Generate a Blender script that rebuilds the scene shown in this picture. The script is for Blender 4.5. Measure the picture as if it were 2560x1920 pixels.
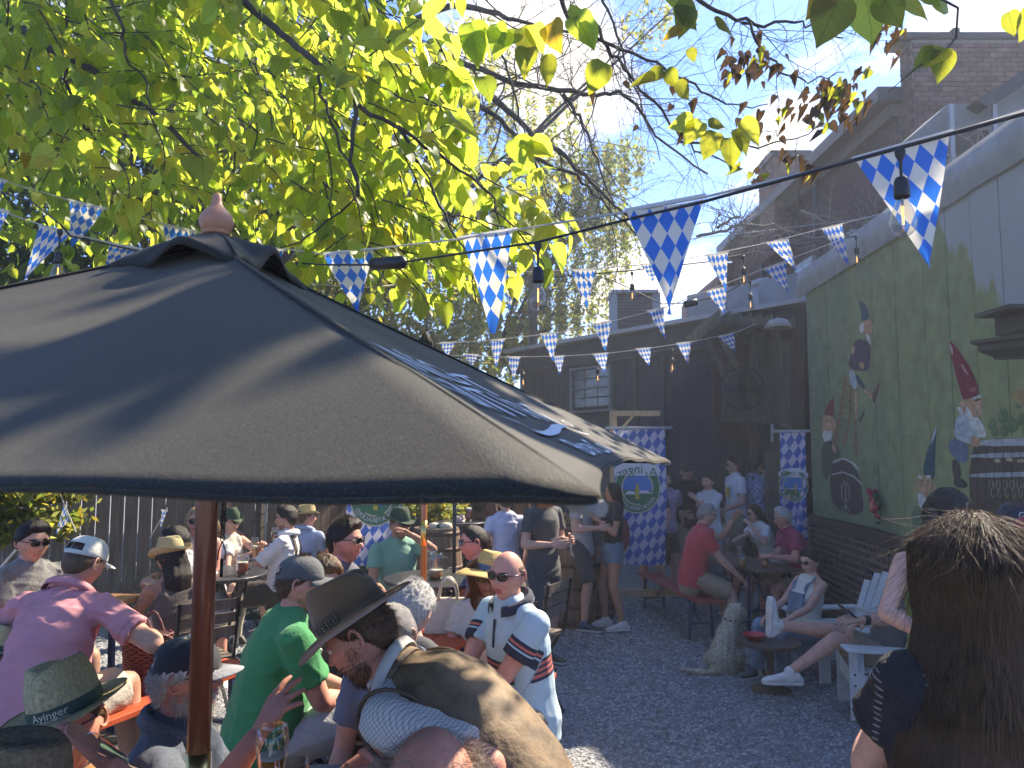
import bpy, math, random
import numpy as np
from mathutils import Vector, Matrix, noise as mnoise
# camera, light, sky
scene = bpy.context.scene
for o in list(bpy.data.objects): bpy.data.objects.remove(o)
random.seed(7); RNG = np.random.RandomState(7)
COL = scene.collection
CAMH, PITCH, FPX = 2.1, math.radians(4.957), 1923.0
cam_d = bpy.data.cameras.new('camera'); cam = bpy.data.objects.new('camera', cam_d); COL.objects.link(cam)
cam.location = (0, 0, CAMH); cam.rotation_euler = (math.radians(90) + PITCH, 0, 0)
cam_d.sensor_width = 36; cam_d.lens = FPX / 2560 * 36; cam_d.clip_start = .05; cam_d.clip_end = 3000
cam_d.dof.use_dof = True; cam_d.dof.focus_distance = 3.0; cam_d.dof.aperture_fstop = 9.0
scene.camera = cam
SUN_AZ, SUN_EL = math.radians(45), math.radians(43)       # azimuth clockwise from +Y
sun_d = bpy.data.lights.new('sun', 'SUN'); sun = bpy.data.objects.new('sun', sun_d); COL.objects.link(sun)
sun_d.energy = 4.4; sun_d.angle = math.radians(.6); sun_d.color = (1, .93, .82)
SUNV = Vector((math.sin(SUN_AZ) * math.cos(SUN_EL), math.cos(SUN_AZ) * math.cos(SUN_EL), math.sin(SUN_EL)))
sun.rotation_euler = SUNV.to_track_quat('Z', 'Y').to_euler()
scene.view_settings.view_transform = 'Standard'; scene.view_settings.look = 'None'
scene.view_settings.exposure = 1.68; scene.view_settings.gamma = 1.0; scene.view_settings.use_curve_mapping = False
scene.view_settings.use_white_balance = True; scene.view_settings.white_balance_temperature = 7400; scene.view_settings.white_balance_tint = 10
cy = scene.cycles
cy.max_bounces = 8; cy.transparent_max_bounces = 12; cy.transmission_bounces = 8; cy.caustics_reflective = False
cy.caustics_refractive = False; cy.sample_clamp_indirect = 6; cy.use_denoising = True; cy.use_adaptive_sampling = True
def pdir(x, y):
 u, v = (x - 1280) / FPX, (960 - y) / FPX
 c, s = math.cos(PITCH), math.sin(PITCH)
 return Vector((u, c - v * s, s + v * c))
def P(x, y, d):
 """world point seen at source pixel x, y whose world Y is d"""
 r = pdir(x, y)
 return Vector((0, 0, CAMH)) + r * (d / r.y)
def to_px(p):
 c, s = math.cos(PITCH), math.sin(PITCH)
 z = p[2] - CAMH
 dep = p[1] * c + z * s
 return 1280 + FPX * p[0] / dep, 960 - FPX * (-p[1] * s + z * c) / dep
def sst(a, b, x):
 t = min(1, max(0, (x - a) / (b - a))); return t * t * (3 - 2 * t)
def ground_z(x, y):
 left = sst(.5, -1.5, x)
 g = .42 * (1 - sst(3.2, 7.4, y) * (1 - .55 * left))
 return g + .045 * max(0, y - 9.5) * (1 if y < 14 else 1) if y < 14 else g + .2
# world
world = bpy.data.worlds.new('World'); scene.world = world; world.use_nodes = True
wn = world.node_tree; wn.nodes.clear()
def N(nt, t, **kw):
 n = nt.nodes.new(t)
 for k, v in kw.items():
  if k.startswith('i_'):
   n.inputs[k[2:].replace('_', ' ')].default_value = v
  else: setattr(n, k, v)
 return n
def math_n(nt, op, a, b=None, c=None, clamp=False):
 n = nt.nodes.new('ShaderNodeMath'); n.operation = op; n.use_clamp = clamp
 for i, v in enumerate((a, b, c)):
  if v is None: continue
  if isinstance(v, (int, float)): n.inputs[i].default_value = v
  else: nt.links.new(v, n.inputs[i])
 return n.outputs[0]
def ramp(nt, fac, stops, interp='LINEAR'):
 n = nt.nodes.new('ShaderNodeValToRGB'); n.color_ramp.interpolation = interp
 el = n.color_ramp.elements
 while len(el) < len(stops): el.new(.5)
 for e, (p_, c_) in zip(el, stops):
  e.position = p_; e.color = (*c_, 1) if not isinstance(c_, (int, float)) else (c_, c_, c_, 1)
 nt.links.new(fac, n.inputs[0]); return n.outputs[0]
sky = N(wn, 'ShaderNodeTexSky', sky_type='NISHITA', sun_disc=False, sun_elevation=SUN_EL, sun_rotation=SUN_AZ,
  air_density=1.0, dust_density=.4, ozone_density=2.2)
tc = N(wn, 'ShaderNodeTexCoord')
sep = N(wn, 'ShaderNodeSeparateXYZ'); wn.links.new(tc.outputs['Generated'], sep.inputs[0])
zc = math_n(wn, 'ADD', math_n(wn, 'MAXIMUM', sep.outputs[2], 0.0), .25)
cmb = N(wn, 'ShaderNodeCombineXYZ')
wn.links.new(math_n(wn, 'DIVIDE', sep.outputs[0], zc), cmb.inputs[0]); wn.links.new(math_n(wn, 'DIVIDE', sep.outputs[1], zc), cmb.inputs[1])
nz = N(wn, 'ShaderNodeTexNoise', i_Scale=2.6, i_Detail=9.0, i_Roughness=.58); wn.links.new(cmb.outputs[0], nz.inputs['Vector'])
blob = None
for (bx, by, rad, amp) in [(1460, 230, 6.5, .30), (1180, 40, 6, .26), (1330, 140, 6, .24), (1700, 700, 6.5, .22), (1560, 640, 5, .16), (1960, 330, 3.6, .2), (1905, 460, 4, .16),
                           (2440, 50, 5, .2), (1520, 830, 5, .2), (300, 200, 14, .15), (800, 500, 12, .15), (-600, 700, 20, .14), (2050, -900, 25, .1)]:
 v = pdir(bx, by).normalized()
 dt = N(wn, 'ShaderNodeVectorMath', operation='DOT_PRODUCT'); dt.inputs[1].default_value = v; wn.links.new(tc.outputs['Generated'], dt.inputs[0])
 c0 = math.cos(math.radians(rad))
 k = N(wn, 'ShaderNodeMapRange', interpolation_type='SMOOTHSTEP'); wn.links.new(dt.outputs['Value'], k.inputs[0])
 k.inputs[1].default_value = c0; k.inputs[2].default_value = 1.0; k.inputs[3].default_value = 0; k.inputs[4].default_value = amp
 blob = k.outputs[0] if blob is None else math_n(wn, 'ADD', blob, k.outputs[0])
cl = ramp(wn, math_n(wn, 'ADD', nz.outputs['Fac'], blob), [(.63, 0), (.70, .5), (.82, 1)])
mx = N(wn, 'ShaderNodeMix', data_type='RGBA'); wn.links.new(cl, mx.inputs[0])
hs = N(wn, 'ShaderNodeMix', data_type='RGBA', blend_type='MULTIPLY'); hs.inputs[0].default_value = 1
wn.links.new(sky.outputs[0], hs.inputs[6]); hs.inputs[7].default_value = (.29, .45, .80, 1)
wn.links.new(hs.outputs[2], mx.inputs[6]); mx.inputs[7].default_value = (3.3, 3.3, 3.3, 1)
bg = N(wn, 'ShaderNodeBackground', i_Strength=.15); wn.links.new(mx.outputs[2], bg.inputs[0])
wo = N(wn, 'ShaderNodeOutputWorld'); wn.links.new(bg.outputs[0], wo.inputs[0])
# object helpers
OFF = {}
def tag(o, label=None, cat=None, group=None, kind=None):
 if label: o['label'] = label
 if cat: o['category'] = cat
 if group: o['group'] = group
 if kind: o['kind'] = kind
 return o
def thing(name, label, cat, loc=(0, 0, 0), group=None):
 o = bpy.data.objects.new(name, None); COL.objects.link(o); o.location = loc; o.empty_display_size = .1
 OFF[o.name] = Vector(loc); return tag(o, label, cat, group)
def build_mesh(name, verts, faces, mats, fmat=None, smooth=False, uv=None, off=None, attrs=None):
 me = bpy.data.meshes.new(name)
 v = np.asarray(verts, dtype=np.float64).reshape(-1, 3)
 if off is not None: v = v - np.array(off)
 if isinstance(faces, np.ndarray):
  nf, k = faces.shape
  me.vertices.add(len(v)); me.vertices.foreach_set('co', v.astype(np.float32).ravel())
  me.loops.add(nf * k); me.loops.foreach_set('vertex_index', faces.astype(np.int32).ravel())
  me.polygons.add(nf); me.polygons.foreach_set('loop_start', np.arange(nf, dtype=np.int32) * k)
  me.polygons.foreach_set('loop_total', np.full(nf, k, dtype=np.int32))
  me.update(calc_edges=True)
 else:
  me.from_pydata(v.tolist(), [], [list(map(int, f)) for f in faces])
 if not isinstance(mats, (list, tuple)): mats = [mats]
 for m in mats: me.materials.append(m)
 if fmat is not None: me.polygons.foreach_set('material_index', np.asarray(fmat, dtype=np.int32))
 if smooth: me.polygons.foreach_set('use_smooth', np.ones(len(me.polygons), dtype=bool))
 if uv is not None:
  l = me.uv_layers.new(name='UVMap'); u = np.asarray(uv, dtype=np.float32)
  li = np.zeros(len(me.loops), dtype=np.int32); me.loops.foreach_get('vertex_index', li)
  l.data.foreach_set('uv', u[li].ravel() if len(u) == len(v) else u.ravel())
 for k_, a in (attrs or {}).items():
  at = me.attributes.new(k_, 'FLOAT', 'POINT'); at.data.foreach_set('value', np.asarray(a, dtype=np.float32))
 me.update(); return me
def link(name, me, parent=None, loc=None):
 o = bpy.data.objects.new(name, me); COL.objects.link(o)
 if parent is not None: o.parent = parent
 if loc is not None: o.location = loc
 return o
class MB:
 def __init__(s): s.v = []; s.f = []; s.m = []; s.n = 0; s.mi = 0
 def add(s, v, f, mi=None):
  v = [tuple(p) for p in v]; s.v += v
  for q in f: s.f.append([i + s.n for i in q]); s.m.append(s.mi if mi is None else mi)
  s.n += len(v); return s
 def box(s, c, size, R=None, mi=None, bev=0):
  x, y, z = [k / 2 for k in size]
  pts = [Vector((a * x, b * y, c_ * z)) for a in (-1, 1) for b in (-1, 1) for c_ in (-1, 1)]
  if R is not None: pts = [R @ p for p in pts]
  c = Vector(c)
  return s.add([p + c for p in pts], [(0, 1, 3, 2), (4, 6, 7, 5), (0, 4, 5, 1), (2, 3, 7, 6), (0, 2, 6, 4), (1, 5, 7, 3)], mi)
 def bar(s, a, b, w, t, up=Vector((0, 0, 1)), mi=None):
  a, b = Vector(a), Vector(b); d = b - a; L = d.length; d.normalize()
  sd = d.cross(up)
  if sd.length < 1e-4: sd = d.cross(Vector((1, 0, 0)))
  sd.normalize(); n = sd.cross(d)
  R = Matrix((sd, d, n)).transposed()
  return s.box((a + b) / 2, (w, L, t), R, mi)
 def tube(s, pts, r, seg=8, mi=None, cap=True):
  pts = [Vector(p) for p in pts]; n = len(pts)
  if not isinstance(r, (list, tuple)): r = [r] * n
  vs, fs = [], []; ref = Vector((.13, .31, .94));
  for i, p in enumerate(pts):
   t = (pts[min(i + 1, n - 1)] - pts[max(i - 1, 0)]).normalized()
   u = t.cross(ref)
   if u.length < .1: u = t.cross(Vector((1, 0, 0)))
   u.normalize(); w = t.cross(u)
   for k in range(seg):
    a = 2 * math.pi * k / seg; vs.append(p + (u * math.cos(a) + w * math.sin(a)) * r[i])
  for i in range(n - 1):
   for k in range(seg):
    k2 = (k + 1) % seg; fs.append((i * seg + k, i * seg + k2, (i + 1) * seg + k2, (i + 1) * seg + k))
  if cap: fs.append(list(range(seg))[::-1]); fs.append([(n - 1) * seg + k for k in range(seg)])
  return s.add(vs, fs, mi)
 def lathe(s, prof, c=(0, 0, 0), seg=24, R=None, mi=None, fn=None):
  vs, fs = [], []; c = Vector(c)
  for (r, z) in prof:
   for k in range(seg):
    a = 2 * math.pi * k / seg; p = Vector((r * math.cos(a), r * math.sin(a), z))
    if fn: p = fn(p, a, r, z)
    if R is not None: p = R @ p
    vs.append(p + c)
  n = len(prof)
  for i in range(n - 1):
   for k in range(seg):
    k2 = (k + 1) % seg; fs.append((i * seg + k, i * seg + k2, (i + 1) * seg + k2, (i + 1) * seg + k))
  if prof[0][0] > 1e-4: fs.append(list(range(seg))[::-1])
  if prof[-1][0] > 1e-4: fs.append([(n - 1) * seg + k for k in range(seg)])
  return s.add(vs, fs, mi)
 def ell(s, c, r, seg=12, rings=8, R=None, mi=None):
  vs, fs = [], []; c = Vector(c)
  for i in range(rings + 1):
   th = math.pi * i / rings
   for k in range(seg):
    a = 2 * math.pi * k / seg
    p = Vector((r[0] * math.sin(th) * math.cos(a), r[1] * math.sin(th) * math.sin(a), r[2] * math.cos(th)))
    vs.append((R @ p if R is not None else p) + c)
  for i in range(rings):
   for k in range(seg):
    k2 = (k + 1) % seg; fs.append((i * seg + k2, i * seg + k, (i + 1) * seg + k, (i + 1) * seg + k2))
  return s.add(vs, fs, mi)
 def poly(s, pts, mi=None): return s.add(pts, [list(range(len(pts)))], mi)
 def prism(s, pts, vec, mi=None):
  n = len(pts); pts = [Vector(p) for p in pts]; vec = Vector(vec)
  return s.add(pts + [p + vec for p in pts], [list(range(n))[::-1], [n + i for i in range(n)]] + [(i, (i + 1) % n, n + (i + 1) % n, n + i) for i in range(n)], mi)
 def build(s, name, mats, parent=None, smooth=False, uv=None):
  off = OFF.get(parent.name, Vector()) if parent is not None else Vector()
  me = build_mesh(name, s.v, s.f, mats, s.m, smooth, uv, off)
  o = link(name, me, parent); OFF[o.name] = Vector(off); return o
def bevel(o, w=.004, seg=2):
 m = o.modifiers.new('bevel', 'BEVEL'); m.width = w; m.segments = seg; m.limit_method = 'ANGLE'; return o
# materials
MC = {}
def mat(name, col=(.5, .5, .5), rough=.6, var=.12, scale=8.0, bump=0.0, bscale=60.0, metal=0.0, sheen=0.0, spec=.5, dirt=0.0,
  alpha=None, sss=0.0, coat=0.0, stretch=None, detail=4.0, hue=None, transl=None, coords='Object'):
 if name in MC: return MC[name]
 m = bpy.data.materials.new(name); m.use_nodes = True; nt = m.node_tree; b = nt.nodes['Principled BSDF']; MC[name] = m
 tcn = N(nt, 'ShaderNodeTexCoord'); src = tcn.outputs[coords]
 if stretch:
  mp = N(nt, 'ShaderNodeMapping'); mp.inputs['Scale'].default_value = stretch; nt.links.new(src, mp.inputs[0]); src = mp.outputs[0]
 nz_ = N(nt, 'ShaderNodeTexNoise', i_Scale=scale, i_Detail=detail, i_Roughness=.6); nt.links.new(src, nz_.inputs['Vector'])
 lo = tuple(c * (1 - var) for c in col); hi = tuple(min(1, c * (1 + var)) for c in col)
 if hue: hi = tuple(min(1, c * (1 + var) * h) for c, h in zip(col, hue))
 cc = ramp(nt, nz_.outputs['Fac'], [(.32, lo), (.68, hi)])
 if dirt:
  n2 = N(nt, 'ShaderNodeTexNoise', i_Scale=scale * .35, i_Detail=8.0, i_Roughness=.7); nt.links.new(src, n2.inputs['Vector'])
  dm = N(nt, 'ShaderNodeMix', data_type='RGBA'); nt.links.new(math_n(nt, 'MULTIPLY', ramp(nt, n2.outputs['Fac'], [(.45, 0), (.7, 1)]), dirt), dm.inputs[0])
  nt.links.new(cc, dm.inputs[6]); dm.inputs[7].default_value = (col[0] * .35, col[1] * .33, col[2] * .3, 1); cc = dm.outputs[2]
 nt.links.new(cc, b.inputs['Base Color'])
 b.inputs['Roughness'].default_value = rough; b.inputs['Metallic'].default_value = metal; b.inputs['Specular IOR Level'].default_value = spec
 b.inputs['Sheen Weight'].default_value = sheen; b.inputs['Coat Weight'].default_value = coat
 if sss:
  b.inputs['Subsurface Weight'].default_value = sss; b.inputs['Subsurface Radius'].default_value = (1, .35, .18); b.inputs['Subsurface Scale'].default_value = .012
 if bump:
  n3 = N(nt, 'ShaderNodeTexNoise', i_Scale=bscale, i_Detail=4.0); nt.links.new(src, n3.inputs['Vector'])
  bp = N(nt, 'ShaderNodeBump', i_Strength=bump, i_Distance=.01); nt.links.new(n3.outputs['Fac'], bp.inputs['Height']); nt.links.new(bp.outputs[0], b.inputs['Normal'])
 if transl:
  tr = N(nt, 'ShaderNodeBsdfTranslucent'); tr.inputs[0].default_value = (*transl[0], 1)
  ms = N(nt, 'ShaderNodeMixShader'); ms.inputs[0].default_value = transl[1]
  nt.links.new(b.outputs[0], ms.inputs[1]); nt.links.new(tr.outputs[0], ms.inputs[2]); nt.links.new(ms.outputs[0], nt.nodes['Material Output'].inputs[0])
 return m
def wood(name, col, rough=.7, grain=1.0, axis='Z'):
 if name in MC: return MC[name]
 st = {'Z': (30, 30, 2.2), 'X': (2.2, 30, 30), 'Y': (30, 2.2, 30)}[axis]
 return mat(name, col, rough, .35 * grain, 1.0, .5, 3.0, stretch=st, detail=6)
def lozenge(name, blue=(.03, .16, .6), white=(.72, .68, .6), transl=.35, rough=.45, uvs=(1, 1)):
 """blue and white lozenge print, drawn from the UV map"""
 if name in MC: return MC[name]
 m = bpy.data.materials.new(name); m.use_nodes = True; nt = m.node_tree; b = nt.nodes['Principled BSDF']; MC[name] = m
 uvn = N(nt, 'ShaderNodeUVMap'); sp = N(nt, 'ShaderNodeSeparateXYZ'); nt.links.new(uvn.outputs[0], sp.inputs[0])
 a = math_n(nt, 'FLOOR', math_n(nt, 'ADD', math_n(nt, 'MULTIPLY', sp.outputs[0], uvs[0]), math_n(nt, 'MULTIPLY', sp.outputs[1], uvs[1])))
 c = math_n(nt, 'FLOOR', math_n(nt, 'SUBTRACT', math_n(nt, 'MULTIPLY', sp.outputs[0], uvs[0]), math_n(nt, 'MULTIPLY', sp.outputs[1], uvs[1])))
 k = math_n(nt, 'PINGPONG', math_n(nt, 'ADD', a, c), 1.0)
 mxn = N(nt, 'ShaderNodeMix', data_type='RGBA'); nt.links.new(k, mxn.inputs[0]); mxn.inputs[6].default_value = (*blue, 1); mxn.inputs[7].default_value = (*white, 1)
 nt.links.new(mxn.outputs[2], b.inputs['Base Color']); b.inputs['Roughness'].default_value = rough
 tcn = N(nt, 'ShaderNodeTexCoord'); nzz = N(nt, 'ShaderNodeTexNoise', i_Scale=14.0, i_Detail=2.0); nt.links.new(tcn.outputs['Object'], nzz.inputs['Vector'])
 bp = N(nt, 'ShaderNodeBump', i_Strength=.35, i_Distance=.02); nt.links.new(nzz.outputs['Fac'], bp.inputs['Height']); nt.links.new(bp.outputs[0], b.inputs['Normal'])
 if transl:
  tr = N(nt, 'ShaderNodeBsdfTranslucent'); nt.links.new(mxn.outputs[2], tr.inputs[0])
  ms = N(nt, 'ShaderNodeMixShader'); ms.inputs[0].default_value = transl
  nt.links.new(b.outputs[0], ms.inputs[1]); nt.links.new(tr.outputs[0], ms.inputs[2]); nt.links.new(ms.outputs[0], nt.nodes['Material Output'].inputs[0])
 return m
def glass(name, col=(.95, .97, .97), rough=.02, ior=1.45):
 if name in MC: return MC[name]
 m = bpy.data.materials.new(name); m.use_nodes = True; b = m.node_tree.nodes['Principled BSDF']; MC[name] = m
 nt = m.node_tree; tr = N(nt, 'ShaderNodeBsdfTransparent'); tr.inputs[0].default_value = (*col, 1); gl = N(nt, 'ShaderNodeBsdfGlossy', i_Roughness=rough + .02); lw = N(nt, 'ShaderNodeLayerWeight', i_Blend=.35)
 ms = N(nt, 'ShaderNodeMixShader'); nt.links.new(math_n(nt, 'MULTIPLY', math_n(nt, 'ADD', math_n(nt, 'POWER', lw.outputs['Facing'], 2.2), .10), .95, clamp=True), ms.inputs[0]); nt.links.new(tr.outputs[0], ms.inputs[1]); nt.links.new(gl.outputs[0], ms.inputs[2]); nt.links.new(ms.outputs[0], nt.nodes['Material Output'].inputs[0])
 return m
def text_verts(body, size=1.0, extrude=0.0):
 """lettering as flat mesh in the XY plane, centred"""
 cu = bpy.data.curves.new('lettering', 'FONT'); cu.body = body; cu.size = size; cu.align_x = 'CENTER'; cu.align_y = 'CENTER'; cu.extrude = extrude; cu.resolution_u = 3
 ob = bpy.data.objects.new('lettering', cu); COL.objects.link(ob)
 dg = bpy.context.evaluated_depsgraph_get(); me = bpy.data.meshes.new_from_object(ob.evaluated_get(dg))
 v = [tuple(x.co) for x in me.vertices]; f = [tuple(p.vertices) for p in me.polygons]
 bpy.data.objects.remove(ob); bpy.data.curves.remove(cu); bpy.data.meshes.remove(me); return v, f
# lettering made before the scene fills up
TEXT = {t: text_verts(t) for t in ('Ayinger', 'PRIVATBRAUEREI', 'iNiGHT', 'SiNTÖRiS', 'Brew Co', 'G', 'S', 'PRIVATBRAUEREI AYING', 'R')}
def place_text(mb, t, o, ux, uy, size, mi=0, warp=None):
 v, f = TEXT[t]
 if warp is None: o, ux, uy = Vector(o), Vector(ux), Vector(uy)
 vs = []
 for p in v:
  x, y = p[0] * size, p[1] * size
  if warp: vs.append(warp(x, y))
  else: vs.append(o + ux * x + uy * y)
 mb.add(vs, f, mi)
# ground
gm = mat('gravel ground', (.21, .215, .225), .95, .35, 30, .9, 90, detail=8)
xs = np.concatenate([np.linspace(-150, -14, 12), np.linspace(-13, 9, 111), np.linspace(10, 150, 12)])
ys = np.concatenate([np.linspace(-60, -2, 6), np.linspace(-1.5, 15, 110), np.linspace(16, 220, 14)])
V_ = [(x, y, ground_z(x, y)) for y in ys for x in xs]; nx = len(xs)
F_ = [(j * nx + i, j * nx + i + 1, (j + 1) * nx + i + 1, (j + 1) * nx + i) for j in range(len(ys) - 1) for i in range(nx - 1)]
tag(link('ground', build_mesh('ground', V_, F_, gm, smooth=True)), kind='structure')
# crushed stone lying on the ground
def stones(name, n, xr, yr, smin, smax, mats):
 x = RNG.uniform(*xr, n); y = yr[0] + (yr[1] - yr[0]) * RNG.rand(n) ** 1.25
 z = np.array([ground_z(a, b) for a, b in zip(x, y)])
 base = np.array([[1, 0, 0], [-.2, .95, .1], [-.9, -.1, 0], [.1, -1, .1], [.1, .1, .8], [-.1, .1, -.6]])
 fac = np.array([[0, 1, 4], [1, 2, 4], [2, 3, 4], [3, 0, 4]])
 s = RNG.uniform(smin, smax, n) * (0.7 + y / 9)
 b = base[None] * (1 + RNG.uniform(-.35, .35, (n, 6, 3))); a = RNG.uniform(0, 6.28, n); t = RNG.uniform(-.5, .5, (n, 2))
 bx = b[..., 0] * np.cos(a)[:, None] - b[..., 1] * np.sin(a)[:, None]; by = b[..., 0] * np.sin(a)[:, None] + b[..., 1] * np.cos(a)[:, None]
 bz = b[..., 2] * .75 + bx * t[:, :1] + by * t[:, 1:]
 v = np.stack([bx * s[:, None] + x[:, None], by * s[:, None] + y[:, None], bz * s[:, None] + z[:, None] + .001], -1).reshape(-1, 3)
 f = (fac[None] + (np.arange(n) * 6)[:, None, None]).reshape(-1, 3)
 o = link(name, build_mesh(name, v, f, mats, np.repeat(RNG.randint(0, len(mats), n), 4))); tag(o, kind='stuff'); return o
gst = [mat('stone blue grey', (.25, .26, .275), .9, .3, 8), mat('stone dark', (.16, .166, .178), .9, .3, 8), mat('stone pale', (.36, .365, .37), .9, .2, 8)]
g_ = stones("gravel", 150000, (-5.0, 4.2), (1.6, 11.5), .006, .014, gst)
tag(g_, 'loose blue grey crushed stone covering the beer garden floor', 'gravel')
# bricks
def brick_wall(parent, o, u, up, w, h, nrm, bm, mm, size=(.2, .065), joint=.012, near=None, holes=(), proud=.012, cap=290, clip=None):
 """wall face with its own bricks: the ones that show largest as parts, the rest joined"""
 o, u, up, nrm = Vector(o), Vector(u).normalized(), Vector(up).normalized(), Vector(nrm).normalized()
 off = OFF.get(parent.name, Vector())
 cells = []
 bw, bh = size[0] + joint, size[1] + joint
 for j in range(int(h / bh)):
  for i in range(-1, int(w / bw) + 1):
   a, b = i * bw + (bw / 2 if j % 2 else 0), j * bh
   a0, a1 = max(a, 0), min(a + size[0], w)
   if a1 - a0 < .04: continue
   c = o + u * ((a0 + a1) / 2) + up * (b + size[1] / 2)
   if any(h0[0] < (a0 + a1) / 2 < h0[1] and h0[2] < b + size[1] / 2 < h0[3] for h0 in holes): continue
   if clip and not clip(c): continue
   px, py = to_px(c)
   if not (-80 < px < 2640 and -60 < py < 1500): continue
   cells.append((c, a1 - a0))
 cells.sort(key=lambda q: (q[0] - Vector((0, 0, CAMH))).length if near is None else (Vector(to_px(q[0])) - Vector(near)).length)
 R = Matrix((u, nrm, up)).transposed()
 shared = MB().box((0, 0, 0), (size[0], proud * 2, size[1]), R); sme = build_mesh('brick', shared.v, shared.f, bm, smooth=False)
 rest = MB(); k = 0
 for c, wd in cells:
  if k < cap and wd > size[0] * .9:
   b = link('brick', sme, parent, c - off + nrm * RNG.uniform(-.003, .003)); k += 1
  else: rest.box(c + nrm * RNG.uniform(-.003, .003), (wd, proud * 2, size[1]), R, mi=RNG.randint(0, 3) if isinstance(bm, list) else 0)
 if rest.n:
  r = rest.build('brickwork', bm, parent); tag(r, kind='stuff')
 mo = MB(); c = o + u * (w / 2) + up * (h / 2) - nrm * .105
 return c
brickm = [mat('red brick', (.11, .06, .053), .9, .3, 5, .3, 40, coords='Object'), mat('red brick dark', (.075, .044, .04), .9, .3, 5), mat('red brick pale', (.14, .08, .07), .9, .3, 5)]
mortar = mat('mortar', (.17, .155, .145), .95, .15, 12)
blackbrick = [mat('black painted brick', (.030, .036, .047), .62, .3, 3, .3, 50), mat('black painted brick b', (.035, .039, .047), .6, .3, 3), mat('black painted brick c', (.025, .028, .034), .65, .3, 3)]
blackwall = mat('black painted wall', (.028, .034, .045), .7, .3, 3, .3, 30)
darkmetal = mat('dark metal', (.04, .042, .045), .45, .2, 10, metal=.4)
greymetal = mat('grey sheet metal', (.32, .34, .36), .55, .12, 4, dirt=.3, metal=.2)
palemetal = mat('pale metal trim', (.42, .43, .44), .5, .1, 6, dirt=.3)
whitepaint = mat('chipped white paint', (.62, .65, .64), .6, .08, 14, .2, 60, dirt=.25)
greywood = mat('weathered wood', (.155, .122, .095), .85, .35, 2.0, .5, 4, stretch=(16, 16, 1.2), detail=6)
greenwood = mat('mossy deck timber', (.10, .10, .075), .85, .35, 2.0, .5, 4, stretch=(16, 16, 1.2), detail=6)
tanwood = mat('new pine timber', (.52, .36, .20), .65, .2, 2.0, .2, 4, stretch=(14, 14, 1.4), detail=6)
darkwood = mat('dark brown timber', (.075, .052, .04), .7, .4, 2, .4, 4, stretch=(14, 14, 1.2), detail=6)
# far black building
BL, BR = P(1300, 872, 16.6), P(1760, 800, 12.6)
BL.z = BR.z = (BL.z + BR.z) / 2
topz = BR.z; bu = (BR - BL); bu.z = 0; blen = bu.length; bu.normalize(); bn = Vector((bu.y, -bu.x, 0))
bb = thing('tavern_building', 'low black painted brick building closing the far end of the yard', 'building', (BL.x, BL.y, 0))
BE = BL + bu * (blen + 1.95)
m = MB(); gz = -.1
c0 = BL - bn * .005; ext = blen + 1.95
core = MB()
core.prism([(BL.x, BL.y, gz), (BE.x, BE.y, gz), (BE.x - bn.x * 8, BE.y - bn.y * 8, gz), (BL.x - bn.x * 8, BL.y - bn.y * 8, gz)], (0, 0, topz - gz))
core.build('wall', blackwall, bb)
def bpos(x, y):
 """hit of a pixel ray with the building's front plane"""
 r = pdir(x, y); o = Vector((0, 0, CAMH)); t = (BL - o).dot(bn) / r.dot(bn); return o + r * t
# brick face from the pilaster rightwards, boards left of it
pl = bpos(1592, 1000); a0 = (pl - BL).dot(bu)
brick_wall(bb, (BL + bu * (a0 + .12)).to_tuple()[:2] + (1.0,), bu, (0, 0, 1), ext - a0 - .15, topz - 1.5, bn, blackbrick, mortar, near=(1750, 1050))
trim = mat('dark trim', (.035, .038, .044), .6, .2, 5)
for px in (1592, 1660):
 q = bpos(px, 1000); MB().box((q.x, q.y, (topz - .1 + gz) / 2), (.11, .12, topz - gz - .3), Matrix.Rotation(math.atan2(bu.y, bu.x), 3, 'Z')).build('pilaster', trim, bb)
# vertical boards on the left of the facade
RB = Matrix.Rotation(math.atan2(bu.y, bu.x), 3, 'Z')
a = .15
while a < a0 - .1:
 q = BL + bu * a + bn * .012
 wq = to_px(Vector((q.x, q.y, 3.4)))[0]
 if not (1430 < wq < 1545): MB().box((q.x, q.y, (topz + gz) / 2 - .15), (.17, .03, topz - gz - .5), RB).build('board', blackwall, bb)
 a += .185
MB().box(BL + bu * (ext / 2 - .1) + bn * .1 + Vector((0, 0, -.02)), (ext + .4, .28, .07), RB).build('roof_edge', palemetal, bb)
MB().box(BL + bu * (ext / 2 - .1) + bn * .05 + Vector((0, 0, -.3)), (ext + .3, .12, .46), RB).build('fascia', blackwall, bb)
MB().box(BL + bu * (ext * .78) - bn * .9 + Vector((0, 0, .25)), (2.3, .9, .62), RB).build('parapet', greymetal, bb)
# window: frame, sashes, panes
w0, w1 = bpos(1437, 928), bpos(1530, 1008)
wx0, wx1 = (w0 - BL).dot(bu), (w1 - BL).dot(bu); wz0, wz1 = w1.z - .05, w0.z
def wbox(name, xa, xb, za, zb, dep, mt, par, out=.0):
 q = BL + bu * ((xa + xb) / 2) + bn * out
 return MB().box((q.x, q.y, (za + zb) / 2), (xb - xa, dep, zb - za), RB).build(name, mt, par)
wfm = mat('dull window frame', (.16, .165, .165), .6); fr = wbox('window', wx0 - .06, wx0, wz0 - .05, wz1 + .05, .1, wfm, bb, .04)
for (xa, xb, za, zb) in ((wx1, wx1 + .06, wz0 - .05, wz1 + .05), (wx0, wx1, wz1, wz1 + .05), (wx0, wx1, (wz0 + wz1) / 2 - .02, (wz0 + wz1) / 2 + .02), (wx0 - .1, wx1 + .1, wz0 - .1, wz0 - .051)):
 wbox('frame', xa, xb, za, zb, .1, wfm, fr, .041)
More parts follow.
